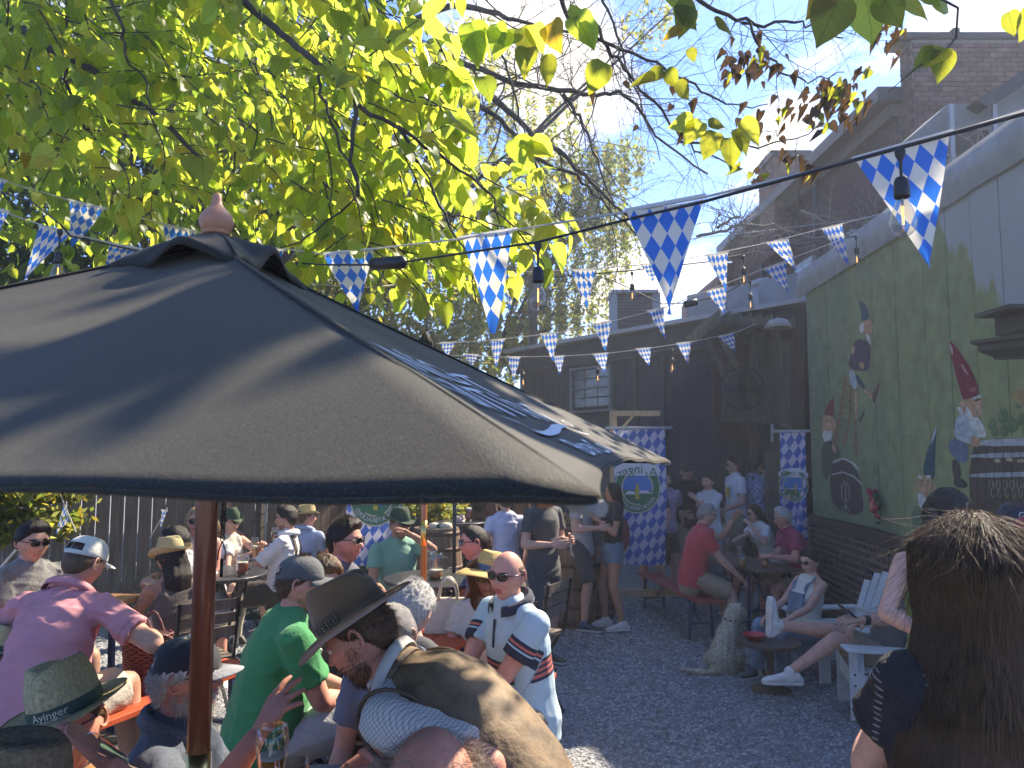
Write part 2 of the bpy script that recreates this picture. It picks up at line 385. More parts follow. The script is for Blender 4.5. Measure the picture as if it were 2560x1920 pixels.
pane = mat('window glass', (.12, .13, .14), .12, .5, 3, spec=.8)
for i in range(3):
 for j in range(4):
  xa = wx0 + (wx1 - wx0) * i / 3; za = wz0 + (wz1 - wz0) * j / 4
  wbox('pane', xa + .012, xa + (wx1 - wx0) / 3 - .012, za + .012, za + (wz1 - wz0) / 4 - .012, .02, pane, fr, .03)
wbox('door', wx0 - .1, wx1 + .1, -.05, wz0 - .25, .06, mat('black door', (.012, .012, .014), .4), bb, .03)
# rooftop air conditioner
a1, a2 = P(1530, 740, 15.2), P(1640, 800, 15.2)
ac = thing('rooftop_air_conditioner', 'tall grey air conditioning unit standing on the black building roof', 'air conditioner', ((a1.x + a2.x) / 2, 15.3, topz))
cx_ = (a1.x + a2.x) / 2; wd = a2.x - a1.x; hh = a1.z + .05 - topz
MB().box((cx_, 15.5, topz + hh / 2), (wd * .92, .7, hh - .06)).build('cabinet', mat('dark grille', (.09, .09, .095), .6, .1, 20), ac)
for sx in (-1, 1): MB().box((cx_ + sx * wd * .49, 15.12, topz + hh / 2), (.16, .1, hh)).build('post', greymetal, ac)
MB().box((cx_, 15.45, topz + hh + .01), (wd * 1.05, .9, .06)).build('lid', greymetal, ac)
for k in range(14): MB().box((cx_, 15.14, topz + .08 + (hh - .15) * k / 13), (wd * .86, .03, .02)).build('louvre', darkmetal, ac)
# mural wall on the right
WX = lambda y: 3.36 + .054 * y
def wallpt(x, y, out=.0):
 r = pdir(x, y); n = Vector((1, -.054, 0)); t = 3.36 / r.dot(n)
 p = Vector((0, 0, CAMH)) + r * t; return p + Vector((-1, .054, 0)).normalized() * out
wdir = Vector((.054, 1, 0)).normalized(); wnrm = Vector((-1, .054, 0)).normalized()
yfar, ynear = 10.08, 3.4
wz_bot, wz_top = 1.28, 4.2
mw = thing('mural_wall', 'green painted plywood wall of the side building with a gnome mural', 'wall', (WX(6), 6, 0))
RW = Matrix((wdir, wnrm * -1, Vector((0, 0, 1)))).transposed()
# plain wall body behind the panels, down to the ground
b = MB(); q0, q1 = Vector((WX(yfar), yfar, -.2)), Vector((WX(ynear), ynear, -.2)); th = Vector((2.2, -.12, 0))
b.prism([q0 - wnrm * .09, q1 - wnrm * .09, q1 + th, q0 + th], (0, 0, wz_top + .1 + .2)); b.build('wall', mat('side wall', (.13, .14, .13), .9), mw)
# vertical painted panels (green, yellower towards the camera, bare blue-grey paint at the top near end)
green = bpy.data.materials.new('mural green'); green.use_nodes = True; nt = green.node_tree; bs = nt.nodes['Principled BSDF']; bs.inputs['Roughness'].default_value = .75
t_ = N(nt, 'ShaderNodeTexCoord'); sp = N(nt, 'ShaderNodeSeparateXYZ'); nt.links.new(t_.outputs['Object'], sp.inputs[0])
g1 = N(nt, 'ShaderNodeTexNoise', i_Scale=1.3, i_Detail=5.0); g2 = N(nt, 'ShaderNodeMapping'); g2.inputs['Scale'].default_value = (1, 1, .35); nt.links.new(t_.outputs['Object'], g2.inputs[0]); nt.links.new(g2.outputs[0], g1.inputs[0])
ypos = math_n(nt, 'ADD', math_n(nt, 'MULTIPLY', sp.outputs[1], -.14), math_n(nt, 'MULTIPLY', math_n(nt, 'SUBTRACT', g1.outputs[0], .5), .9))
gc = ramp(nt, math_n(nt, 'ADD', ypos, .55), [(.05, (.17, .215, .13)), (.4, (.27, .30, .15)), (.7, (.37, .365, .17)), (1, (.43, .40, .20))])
g3 = N(nt, 'ShaderNodeTexNoise', i_Scale=7.0, i_Detail=8.0); nt.links.new(t_.outputs['Object'], g3.inputs[0])
gm2 = N(nt, 'ShaderNodeMix', data_type='RGBA', blend_type='MULTIPLY'); gm2.inputs[0].default_value = .5; nt.links.new(gc, gm2.inputs[6]); nt.links.new(ramp(nt, g3.outputs[0], [(.3, .6), (.7, 1.3)]), gm2.inputs[7])
# blue-grey bare patch: above a ragged diagonal
edge = math_n(nt, 'ADD', math_n(nt, 'ADD', sp.outputs[2], math_n(nt, 'MULTIPLY', sp.outputs[1], -.95)), math_n(nt, 'MULTIPLY', math_n(nt, 'SUBTRACT', N(nt, 'ShaderNodeTexNoise', i_Scale=1.8, i_Detail=3.0).outputs[0], .5), 1.0))
pm = N(nt, 'ShaderNodeMix', data_type='RGBA'); nt.links.new(ramp(nt, math_n(nt, 'MULTIPLY', math_n(nt, 'SUBTRACT', edge, 3.4), 12, clamp=True), [(0, 0), (1, 1)]), pm.inputs[0])
nt.links.new(gm2.outputs[2], pm.inputs[6]); pm.inputs[7].default_value = (.36, .40, .41, 1); nt.links.new(pm.outputs[2], bs.inputs['Base Color'])
bpn = N(nt, 'ShaderNodeBump', i_Strength=.3, i_Distance=.01); nt.links.new(g3.outputs[0], bpn.inputs['Height']); nt.links.new(bpn.outputs[0], bs.inputs['Normal'])
seams = [yfar, 9.35, 8.6, 8.0, 7.45, 6.87, 6.45, 6.05, 5.65, 5.25, 4.9, 4.5, 4.1, 3.75, ynear]
for a, b2 in zip(seams[:-1], seams[1:]):
 ya, yb = a - .006, b2 + .006; zb = wz_bot + RNG.uniform(-.015, .015)
 pa, pb = Vector((WX(ya), ya, zb)), Vector((WX(yb), yb, zb)); d = RNG.uniform(0, .004)
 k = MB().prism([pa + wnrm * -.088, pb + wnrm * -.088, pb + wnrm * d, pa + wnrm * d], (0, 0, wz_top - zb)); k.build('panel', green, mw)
# grey flashing along the top
f1, f2 = Vector((WX(yfar + .25), yfar + .25, wz_top - .02)), Vector((WX(ynear), ynear, wz_top - .02))
fl = MB(); nseg = 20; vs = []
for i in range(nseg + 1):
 q = f1.lerp(f2, i / nseg); o1 = .05 + .003 * math.sin(i * 1.7)
 vs += [q + wnrm * .03 + Vector((0, 0, -.02 - .006 * math.sin(i * 2.3))), q + wnrm * o1 + Vector((0, 0, .12)), q + wnrm * .02 + Vector((0, 0, .33)), q - wnrm * .5 + Vector((0, 0, .35))]
fl.add(vs, [(i * 4 + j, i * 4 + j + 1, i * 4 + j + 5, i * 4 + j + 4) for i in range(nseg) for j in range(3)])
fl.build('flashing', mat('grey flashing', (.30, .305, .30), .7, .15, 5, .3, 8, dirt=.3), mw, smooth=True)
MB().bar((WX(yfar) - .03, yfar - .02, wz_bot - .06), (WX(ynear) - .03, ynear, wz_bot - .06), .07, .12).build('bottom_rail', darkwood, mw)
# lattice skirt under the mural
lat = thing('lattice_skirt', 'brown square wooden lattice below the green mural wall', 'lattice', (WX(8), 8, 0))
lm = mat('brown lattice', (.17, .125, .10), .8, .25, 8, dirt=.2)
lo_, hi_ = .12, wz_bot - .14
ny = 0
yy = yfar - .1
while yy > 5.0 and ny < 60:
 q = Vector((WX(yy), yy, 0)) + wnrm * .02
 MB().box((q.x, q.y, (lo_ + hi_) / 2), (.012, .038, hi_ - lo_)).build('vertical_slat', lm, lat); yy -= .083; ny += 1
for k in range(13):
 z = lo_ + .03 + (hi_ - lo_ - .06) * k / 12
 MB().bar((WX(yfar) - .042, yfar - .02, z), (WX(5.0) - .042, 5.0, z), .012, .030).build('horizontal_slat', lm, lat)
MB().box((WX(yfar) - .01, yfar + .02, (lo_ + hi_) / 2), (.09, .09, hi_ - lo_ + .2)).build('post', lm, lat)
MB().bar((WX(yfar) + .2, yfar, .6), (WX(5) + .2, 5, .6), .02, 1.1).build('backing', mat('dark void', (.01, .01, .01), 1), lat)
# mural figures: flat paint on the panels
MC_ = {}
def paint(c):
 k = 'paint %.2f %.2f %.2f' % c
 return mat(k, c, .75, .28, 18, .15, 30, detail=6)
class Paint:
 def __init__(s, name): s.items = {}; s.name = name; s.k = 0
 def p(s, col, pts, smooth=2):
  q = [Vector(a) for a in pts]
  for _ in range(smooth):                    # corner cutting keeps painted outlines soft
   q = [w for a, b in zip(q, q[1:] + q[:1]) for w in (a * .75 + b * .25, a * .25 + b * .75)]
  s.k += 1; s.items.setdefault(col, []).append([wallpt(a.x, a.y, .0055 + .00008 * s.k) for a in q]); return s
 def line(s, col, pts, w):
  pts = [Vector(a) for a in pts]; L, R = [], []
  for i, a in enumerate(pts):
   t = (pts[min(i + 1, len(pts) - 1)] - pts[max(0, i - 1)]).normalized(); n = Vector((-t.y, t.x)) * w / 2
   L.append(a + n); R.append(a - n)
  s.k += 1
  for i in range(len(pts) - 1): s.items.setdefault(col, []).append([wallpt(q.x, q.y, .0055 + .00008 * s.k) for q in (L[i], L[i + 1], R[i + 1], R[i])])
  return s
 def build(s, parent):
  import mathutils
  m = MB(); mats = []
  for c, polys in s.items.items():
   mats.append(paint(c))
   for pl_ in polys:
    tri = mathutils.geometry.tessellate_polygon([pl_]); m.add(pl_, [list(t) for t in tri], len(mats) - 1)
  return m.build(s.name, mats, parent)
def Z3(x, y): return 1960 + x * .5124, 600 + y * .5124      # coordinates read off an enlarged view
def zz(l): return [Z3(*a) for a in l]
SK, WH, DK, BRN, RED, TEAL = (.5, .3, .18), (.62, .62, .58), (.06, .06, .055), (.13, .08, .05), (.22, .03, .045), (.03, .09, .12)
g = Paint('gnome_painting')   # red hat gnome leaning on the cask
g.p(RED, zz([(808, 480), (850, 530), (925, 640), (960, 745), (920, 780), (878, 788), (850, 690), (820, 570)])).p((.45, .25, .25), zz([(860, 600), (880, 610), (905, 660), (890, 655)])).p((.5, .4, .38), zz([(812, 500), (826, 530), (828, 570), (815, 540)]))
g.p((.35, .12, .13), zz([(905, 720), (940, 712), (950, 735), (910, 745)]))
g.p(SK, zz([(860, 785), (940, 765), (968, 775), (975, 840), (930, 900), (880, 870)])).p(WH, zz([(890, 800), (910, 830), (930, 870), (950, 860), (985, 920), (992, 962), (960, 965), (920, 950), (885, 900)]))
g.p((.62, .4, .26), zz([(945, 800), (972, 822), (970, 845), (945, 835)])).p(DK, zz([(930, 780), (962, 772), (962, 780), (932, 790)]), 1).p(WH, zz([(920, 768), (968, 752), (970, 766), (925, 780)])).p((.55, .33, .22), zz([(860, 790), (882, 782), (884, 815), (868, 815)]))
g.p(WH, zz([(845, 815), (870, 815), (880, 850), (860, 845)])).p((.4, .47, .5), zz([(855, 850), (890, 845), (930, 930), (960, 965), (930, 1000), (880, 985), (830, 960), (838, 890)]))
g.p((.13, .18, .25), zz([(820, 960), (870, 985), (905, 1000), (900, 1085), (860, 1090), (835, 1060), (800, 1020)])).p(SK, zz([(915, 955), (945, 955), (968, 985), (955, 1012), (925, 1005), (912, 985)]))
g.p((.10, .07, .06), zz([(820, 1060), (860, 1085), (868, 1170), (830, 1175)])).p(DK, zz([(828, 1165), (870, 1160), (905, 1195), (890, 1212), (835, 1205)])).line((.3, .34, .38), zz([(850, 900), (890, 960), (880, 1000)]), 1.6).line((.25, .3, .36), zz([(870, 990), (868, 1085)]), 1.5)
g.line((.5, .35, .25), zz([(928, 965), (955, 972)]), 1.2).line((.2, .1, .05), zz([(900, 1000), (925, 1008)]), 1.5)
g.build(mw)
g = Paint('cask_painting')
g.p((.115, .085, .065), zz([(940, 968), (1300, 965), (1300, 1370), (925, 1370), (905, 1200), (915, 1060)]), 1).p((.42, .45, .46), zz([(930, 975), (1300, 962), (1300, 1000), (935, 1008)]), 1).p((.36, .4, .42), zz([(918, 1042), (1300, 1032), (1300, 1055), (915, 1066)]), 1).p((.36, .4, .42), zz([(912, 1138), (1300, 1128), (1300, 1150), (912, 1162)]), 1)
for (a, b) in ((1020, 1075), (1080, 1070), (1135, 1075)): g.p((.5, .42, .26), zz([(a, b), (a + 30, b - 12), (a + 45, b + 6), (a + 20, b + 14)]))
for k in range(6):
 a = 1010 + k * 34; g.line((.36, .33, .2), zz([(a, 1170), (a - 6, 1200), (a + 6, 1225), (a + 16, 1200), (a + 12, 1172)]), 2.0).line((.36, .33, .2), zz([(a + 8, 1215), (a + 4, 1245), (a + 14, 1258), (a + 22, 1235)]), 1.6)
for k in range(7): g.line((.04, .03, .025), zz([(950 + k * 42, 1012), (946 + k * 42, 1365)]), 1.2)
for (a, b, r) in ((1020, 900, 30), (1075, 860, 36), (1120, 905, 34), (1165, 880, 30), (1080, 930, 30), (1035, 935, 24), (1200, 920, 40), (1150, 800, 22)):
 g.p((.12, .19, .09), zz([(a, b - r * 1.5), (a + r * .8, b - r * .3), (a + r * .6, b + r), (a - r * .6, b + r), (a - r * .8, b - r * .2)]))
 g.line((.22, .3, .14), zz([(a - r * .5, b), (a, b - r * 1.1), (a + r * .5, b)]), 1.8).line((.2, .28, .13), zz([(a - r * .5, b + r * .5), (a, b - r * .4), (a + r * .5, b + r * .5)]), 1.6)
g.p((.36, .27, .12), zz([(1100, 750), (1171, 725), (1300, 735), (1300, 830), (1150, 815)]))
g.build(mw)
g = Paint('gnome_painting')   # blue hat gnome behind the standing guests
g.p(TEAL, zz([(752, 885), (742, 1000), (738, 1180), (715, 1150), (675, 1145), (700, 1030)])).p((.38, .45, .48), zz([(750, 890), (742, 960), (712, 1010), (722, 970)]))
g.p(SK, zz([(660, 1150), (715, 1150), (725, 1200), (700, 1260), (672, 1255), (655, 1200)])).p(WH, zz([(660, 1225), (700, 1260), (690, 1330), (672, 1330), (655, 1260)])).p(WH, zz([(655, 1145), (680, 1152), (676, 1164), (656, 1160)])).p(WH, zz([(692, 1150), (720, 1146), (722, 1160), (695, 1164)]))
g.p(DK, zz([(668, 1172), (676, 1170), (678, 1178), (670, 1180)]), 1).p(DK, zz([(700, 1172), (708, 1170), (710, 1178), (702, 1180)]), 1).p(SK, zz([(722, 1200), (755, 1205), (735, 1225), (722, 1220)])).p(SK, zz([(640, 1195), (655, 1200), (655, 1222)]))
g.p((.13, .19, .11), zz([(630, 1300), (670, 1295), (690, 1360), (672, 1420), (640, 1430), (625, 1380)])).build(mw)
g = Paint('gnome_painting')   # gnome sitting on top of the ladder
g.p(TEAL, zz([(365, 293), (395, 305), (422, 372), (405, 392), (378, 395), (380, 350)])).p(SK, zz([(385, 398), (425, 385), (442, 430), (420, 465), (385, 462), (368, 440)])).p(WH, zz([(398, 455), (420, 465), (428, 515), (412, 500)])).p(WH, zz([(368, 415), (392, 395), (395, 440), (375, 460)]))
g.p((.09, .07, .10), zz([(352, 480), (410, 490), (430, 530), (420, 600), (415, 640), (360, 640), (315, 620), (325, 560)])).p((.45, .36, .2), zz([(330, 515), (350, 520), (345, 560), (328, 550)])).p((.45, .3, .15), zz([(372, 595), (395, 600), (392, 635), (370, 620)]))
g.p((.4, .46, .5), zz([(318, 632), (348, 640), (362, 715), (345, 735), (325, 700)])).p(TEAL, zz([(350, 645), (380, 680), (405, 730), (390, 725), (355, 690)])).p(SK, zz([(390, 722), (420, 745), (438, 770), (425, 775), (398, 745)])).p(BRN, zz([(432, 760), (452, 725), (466, 690), (470, 720), (455, 770), (440, 808)])).p((.09, .07, .05), zz([(362, 885), (385, 850), (396, 822), (395, 850), (378, 885)])).p(SK, zz([(346, 735), (360, 738), (362, 880), (348, 880)]))
g.build(mw)
g = Paint('ladder_painting'); LD = (.24, .15, .07)
g.line(LD, zz([(305, 668), (270, 880), (235, 1050)]), 7).line(LD, zz([(330, 680), (325, 860), (295, 1010)]), 6).line(LD, zz([(352, 735), (352, 900), (355, 1070)]), 5)
for k in range(9): g.line(LD, zz([(300 - k * 7, 700 + k * 34), (330 - k * 4, 724 + k * 32)]), 4)
g.build(mw)
g = Paint('gnome_painting')   # small red hat gnome on the cask, left
g.p(RED, zz([(246, 760), (244, 820), (243, 865), (215, 850), (195, 855), (215, 800)])).p(SK, zz([(195, 855), (235, 858), (258, 885), (250, 930), (225, 965), (200, 950), (188, 910)])).p(WH, zz([(190, 925), (215, 935), (240, 930), (230, 985), (208, 995), (192, 970)])).p((.09, .09, .06), zz([(195, 985), (235, 975), (280, 1030), (270, 1065), (240, 1070), (215, 1190), (185, 1130), (182, 1040)]))
g.p(SK, zz([(236, 985), (256, 1010), (258, 1040), (240, 1035)])).p(DK, zz([(205, 880), (214, 878), (214, 888), (206, 890)]), 1).p(DK, zz([(226, 884), (235, 886), (233, 894), (226, 892)]), 1).p((.6, .4, .26), zz([(213, 890), (224, 892), (222, 912), (211, 908)]))
g.build(mw)
g = Paint('cask_painting')
g.p((.075, .06, .055), zz([(225, 1120), (245, 1085), (290, 1065), (330, 1090), (370, 1150), (385, 1230), (395, 1355), (235, 1315)])).line((.45, .47, .46), zz([(240, 1085), (290, 1066), (335, 1085), (368, 1120)]), 5).line((.4, .42, .42), zz([(235, 1145), (290, 1132), (345, 1155), (380, 1190)]), 3.5)
g.line((.3, .28, .24), zz([(300, 1175), (282, 1210), (285, 1260), (302, 1285), (320, 1260), (322, 1210), (300, 1175)]), 2).line((.3, .28, .24), zz([(303, 1190), (303, 1330)]), 2).line((.3, .28, .24), zz([(285, 1325), (303, 1290), (322, 1325)]), 2)
g.build(mw)
g = Paint('hop_painting')     # pale hop cones and leaves scattered over the green
rr = random.Random(4)
for (a, b, c) in [(150, 410, 26), (210, 400, 22), (205, 470, 24), (170, 620, 28), (150, 640, 20), (395, 185, 26), (460, 175, 22), (440, 210, 24), (545, 500, 30), (430, 870, 36), (490, 860, 30), (600, 960, 40), (640, 990, 34), (640, 640, 26), (540, 1090, 24), (450, 1160, 26), (210, 560, 18), (150, 1230, 18), (150, 1260, 16), (560, 440, 20)]:
 for k in range(5):
  x, y = a + rr.uniform(-c, c) * .5, b + rr.uniform(-c, c) * .8
  g.line((.2, .29, .17) if a > 380 else (.24, .33, .25), zz([(x - c * .2, y), (x, y - c * .35), (x + c * .22, y + c * .1), (x, y + c * .4)]), 2.2 * .7)
g.build(mw)
# flower ornament fixed on the mural
oc = wallpt(2205, 1258, .05)
fo = thing('flower_wreath', 'small wreath of red and peach flowers hung on the green mural', 'wreath', oc)
fm = [mat('peach petal', (.55, .2, .12), .6), mat('crimson petal', (.3, .02, .05), .6), mat('dark leaf', (.03, .07, .04), .6)]
for k in range(26):
 a, r = RNG.uniform(0, 6.28), RNG.uniform(0, .16); c = oc + wdir * (-r * math.cos(a) * .8) + Vector((0, 0, r * math.sin(a) * 1.4)) + wnrm * RNG.uniform(.0, .05)
 kk = 2 if c.y < oc.y - .02 and RNG.rand() < .7 else RNG.randint(0, 2)
 MB().ell(c, (.02, .035 if kk < 2 else .05, .035), 8, 5).build('flower' if kk < 2 else 'leaf', fm[kk], fo, smooth=True)
# dark gutter canopy jutting out at the right edge
cn = thing('porch_canopy', 'short dark brown moulded canopy jutting in from the right edge', 'canopy', P(2560, 860, 4.6))
cm_ = mat('brown painted metal', (.07, .066, .062), .45, .15, 8)
pa, pb = P(2425, 852, 4.75), P(2700, 815, 4.0)
prof = [(0, 0), (.0, -.02), (-.03, -.035), (-.03, -.07), (-.09, -.11), (-.09, -.125), (-.22, -.125), (-.22, .0)]
dx = (pb - pa).normalized(); out_ = Vector((dx.y, -dx.x, 0)).normalized()
vs = [pa - out_ * q * 1.0 * -1 * -1 + Vector((0, 0, z)) + dx * (-q * .8) for q, z in prof] + [pb + out_ * q + Vector((0, 0, z)) for q, z in prof]
k = MB(); n_ = len(prof); vs = [pa + out_ * q + dx * (-q * .9) + Vector((0, 0, z)) for q, z in prof] + [pb + out_ * q + Vector((0, 0, z)) for q, z in prof]
k.add(vs, [list(range(n_)), [n_ + i for i in range(n_)][::-1]] + [(i, (i + 1) % n_, n_ + (i + 1) % n_, n_ + i) for i in range(n_)]); k.build('gutter', cm_, cn)
ha = P(2505, 820, 4.9); MB().box(ha + Vector((.75, .0, .03)), (1.4, .3, .12)).build('header', cm_, cn); MB().box(ha + Vector((.7, -.02, .105)), (1.55, .36, .03)).build('cap', cm_, cn)
# tall brick building behind
tb = thing('brick_building', 'tall red brick building with dark gabled roof edge behind the mural wall', 'building', (7, 15, 0))
X0 = 6.0
ez = 7.55
y0_, y1_, y2_ = 11.7, 20.9, 28
b = MB()
b.box((X0 + 4.1, (y0_ + y1_) / 2 + .0, ez / 2), (8, y1_ - y0_, ez)); b.build('wall', mortar, tb)
brick_wall(tb, (X0 + .09, y1_, 2.6), (0, -1, 0), (0, 0, 1), y1_ - y0_ - .02, ez - 2.62, (-1, 0, 0), brickm, mortar, near=(2150, 450), cap=290)
# roof edge: dark gutter box along the eave
MB().box((X0 - .05, (y0_ + y1_) / 2, ez + .1), (.5, y1_ - y0_ + .3, .22)).build('gutter', darkmetal, tb)
MB().box((X0 + .02, (y0_ + y1_) / 2, ez - .12), (.16, y1_ - y0_ + .1, .22)).build('soffit', mat('brown soffit', (.12, .09, .08), .7), tb)
# raised front parapet wall facing the yard
pw = MB(); ptop = 8.35
pw.box((X0 + 3.6, y0_ - .28, ptop / 2), (7.0, .35, ptop)); pw.build('parapet', mortar, tb)
brick_wall(tb, (X0 + .1, y0_ - .47, 4.6), (1, 0, 0), (0, 0, 1), 4.2, ptop - 4.6, (0, -1, 0), brickm, mortar, near=(2420, 250), cap=0)
brick_wall(tb, (X0 + .09, y0_ - .12, 4.6), (0, -1, 0), (0, 0, 1), .34, ptop - 4.6, (-1, 0, 0), brickm, mortar, cap=0)
for i in range(9): MB().box((X0 + .3 + i * .9, y0_ - .28, ptop + .05), (.86, .46, .09)).build('coping_tile', darkmetal, tb); MB().box((X0 + .75 + i * .9, y0_ - .28, ptop + .1), (.1, .5, .1)).build('coping_tile', darkmetal, tb)
# chimney on the eave
ch = thing('brick_chimney', 'square brick chimney rising from the brick building eave', 'chimney', (X0 + .3, 16.9, ez))
ct = P(1985, 408, 16.8).z
MB().box((X0 + .12, 16.9, (6.4 + ct) / 2), (.78, 1.0, ct - 6.4)).build('stack', mat('old chimney brick', (.17, .09, .075), .9, .4, 7, .4, 20), ch)
MB().box((X0 + .12, 16.9, ct + .05), (.9, 1.12, .14)).build('cap', darkmetal, ch)
# lower far wing
wing = MB(); wz = P(1775, 690, 24).z; wing.box((X0 + 3.6, y1_ + 2.6, wz / 2 - .3), (7.6, 5, wz - .6)); wing.build('wing', mat('far brick', (.17, .082, .065), .9, .35, 3, .3, 20), tb)
far = MB().box((X0 + .05, y1_ + .12, 3.6), (.5, .5, 7.3)); far.build('pier', brickm[1], tb)
# windows with frames on the brick face
for yc in (13.6, 15.4, 18.2):
 f = MB().box((X0 - .0, yc, 5.0), (.14, .95, 1.9)).build('window', palemetal, tb)
 for j in range(2):
  for i in range(2): MB().box((X0 - .07, yc - .22 + .44 * i, 4.55 + .9 * j), (.02, .40, .82)).build('pane', pane, f)
MB().tube([(X0 - .12, 17.7, ez), (X0 - .12, 17.7, 3)], .05, 8).build('downpipe', darkmetal, tb)
MB().tube([(X0 - .12, 14.5, ez), (X0 - .12, 14.5, 3)], .05, 8).build('downpipe', darkmetal, tb)
# grey metal dormer and slanted roof near the frame's right edge
dm = thing('metal_dormer', 'grey sheet metal dormer with dark opening and sloping roof edge at upper right', 'dormer', P(2450, 300, 8.6))
q = lambda x, y, d=8.6: P(x, y, d)
k = MB(); k.prism([q(2285, 335), q(2370, 260), q(2474, 258), q(2560, 200), q(2700, 120), q(2700, 560), q(2285, 560)], (0, .5, 0)); k.build('cladding', mat('grey cladding', (.16, .168, .175), .6, .12, 5, dirt=.25), dm)
k = MB(); k.prism([q(2440, 250, 8.4), q(2720, 75, 8.4), q(2720, 105, 8.4), q(2470, 268, 8.4)], (0, .5, 0)); k.build('roof_edge', darkmetal, dm)
k = MB(); k.prism([q(2378, 325, 8.55), q(2472, 325, 8.55), q(2476, 395, 8.55), q(2378, 395, 8.55)], (0, .04, 0)); k.build('opening', mat('dark opening', (.035, .036, .04), .8), dm)
for x in (2376, 2484): MB().bar(q(x, 262, 8.5), q(x + 6, 430, 8.5), .05, .05).build('post', greymetal, dm)
# near market umbrella
UX, UY = -.6875, 1.75
phi = math.radians(57.9); UR, UZE, UZP = 1.411, 2.0636, 2.575
ucor = [Vector((UX + UR * math.cos(phi), UY - UR * math.sin(phi), UZE)), Vector((UX + UR * math.sin(phi), UY + UR * math.cos(phi), UZE)),
  Vector((UX - UR * math.cos(phi), UY + UR * math.sin(phi), UZE)), Vector((UX - UR * math.sin(phi), UY - UR * math.cos(phi), UZE))]   # A near right, B far right, C far left, D near left
um = thing('market_umbrella', 'large black square market umbrella with terracotta finial in the foreground', 'umbrella', (UX, UY, ground_z(UX, UY)))
fab = bpy.data.materials.new('black canvas'); fab.use_nodes = True; nt = fab.node_tree; b = nt.nodes['Principled BSDF']
t_ = N(nt, 'ShaderNodeTexCoord'); n1 = N(nt, 'ShaderNodeTexNoise', i_Scale=420.0, i_Detail=3.0); n2 = N(nt, 'ShaderNodeTexNoise', i_Scale=3.0, i_Detail=6.0); n4 = N(nt, 'ShaderNodeTexVoronoi', i_Scale=700.0)
for k in (n1, n2, n4): nt.links.new(t_.outputs['Object'], k.inputs['Vector'])
c1 = ramp(nt, n1.outputs[0], [(.35, (.010, .010, .0072)), (.62, (.029, .0275, .0185)), (.74, (.12, .112, .082))]); c2 = N(nt, 'ShaderNodeMix', data_type='RGBA', blend_type='MULTIPLY'); c2.inputs[0].default_value = .8  # palest stop paints the cloth's specular sparkle into the colour
nt.links.new(c1, c2.inputs[6]); nt.links.new(ramp(nt, n2.outputs[0], [(.3, .8), (.7, 1.25)]), c2.inputs[7]); nt.links.new(c2.outputs[2], b.inputs['Base Color'])
b.inputs['Roughness'].default_value = .62; b.inputs['Sheen Weight'].default_value = .14; b.inputs['Sheen Tint'].default_value = (1, .96, .86, 1); b.inputs['Sheen Roughness'].default_value = .4; b.inputs['Specular IOR Level'].default_value = .16
bp = N(nt, 'ShaderNodeBump', i_Strength=.5, i_Distance=.0018); nt.links.new(n4.outputs[0], bp.inputs['Height']); nt.links.new(bp.outputs[0], b.inputs['Normal'])
MC['black canvas'] = fab
def canopy_pt(c0, c1, a, t, peak):
 sc_ = 1.9 if c0 is ucor[0] else 1.0
 e = c0.lerp(c1, a); p = peak.lerp(e, t); n = (c1 - c0).cross(peak - c0).normalized()
 if n.z < 0: n = -n
 s = 4 * a * (1 - a)
 mid = (c0 + c1) / 2; inward = (Vector((peak.x, peak.y, 0)) - Vector((mid.x, mid.y, 0))).normalized()
 wr = .0022 * math.sin(a * 31 + t * 9) * t + .003 * math.sin(a * 13 - t * 6)
 return p - n * (.022 * s * math.sin(t * math.pi * .9) - wr) + inward * (.035 * s * t ** 3) * sc_ + Vector((0, 0, .012 * s * t ** 4)) * sc_
peak = Vector((UX, UY, UZP)); NA, NT = 36, 30
for i in range(4):
 c0, c1 = ucor[i], ucor[(i + 1) % 4]; vs = [canopy_pt(c0, c1, a / NA, .02 + .98 * t / NT, peak) for t in range(NT + 1) for a in range(NA + 1)]
 fs = [(t * (NA + 1) + a, t * (NA + 1) + a + 1, (t + 1) * (NA + 1) + a + 1, (t + 1) * (NA + 1) + a) for t in range(NT) for a in range(NA)]
 pn = MB().add(vs, fs).build('canopy_panel', fab, um, smooth=True)
 so = pn.modifiers.new('thick', 'SOLIDIFY'); so.thickness = .0016; so.offset = -1
 # rolled hem and raised seam along the ridge
 MB().tube([canopy_pt(c0, c1, a / NA, 1.0, peak) - Vector((0, 0, .003)) for a in range(NA + 1)], .003, 6).build('hem', fab, um, smooth=True)
 MB().tube([peak.lerp(c0, .04 + .96 * t / 12) + Vector((0, 0, .0015)) for t in range(13)], .0035, 6).build('ridge_seam', fab, um, smooth=True)
 MB().bar(peak.lerp(c0, .06) - Vector((0, 0, .04)), peak.lerp(c0, .955) - Vector((0, 0, .022)), .014, .02).build('rib', mat('brown rib wood', (.22, .09, .04), .5, .2, 10), um)
 MB().tube([c0 - (c0 - peak).normalized() * .03 + Vector((0, 0, -.010)), c0 + (c0 - peak).normalized() * .003 + Vector((0, 0, -.004))], [.010, .006], 8).build('rib_pocket', mat('worn stitching', (.16, .16, .15), .8), um)
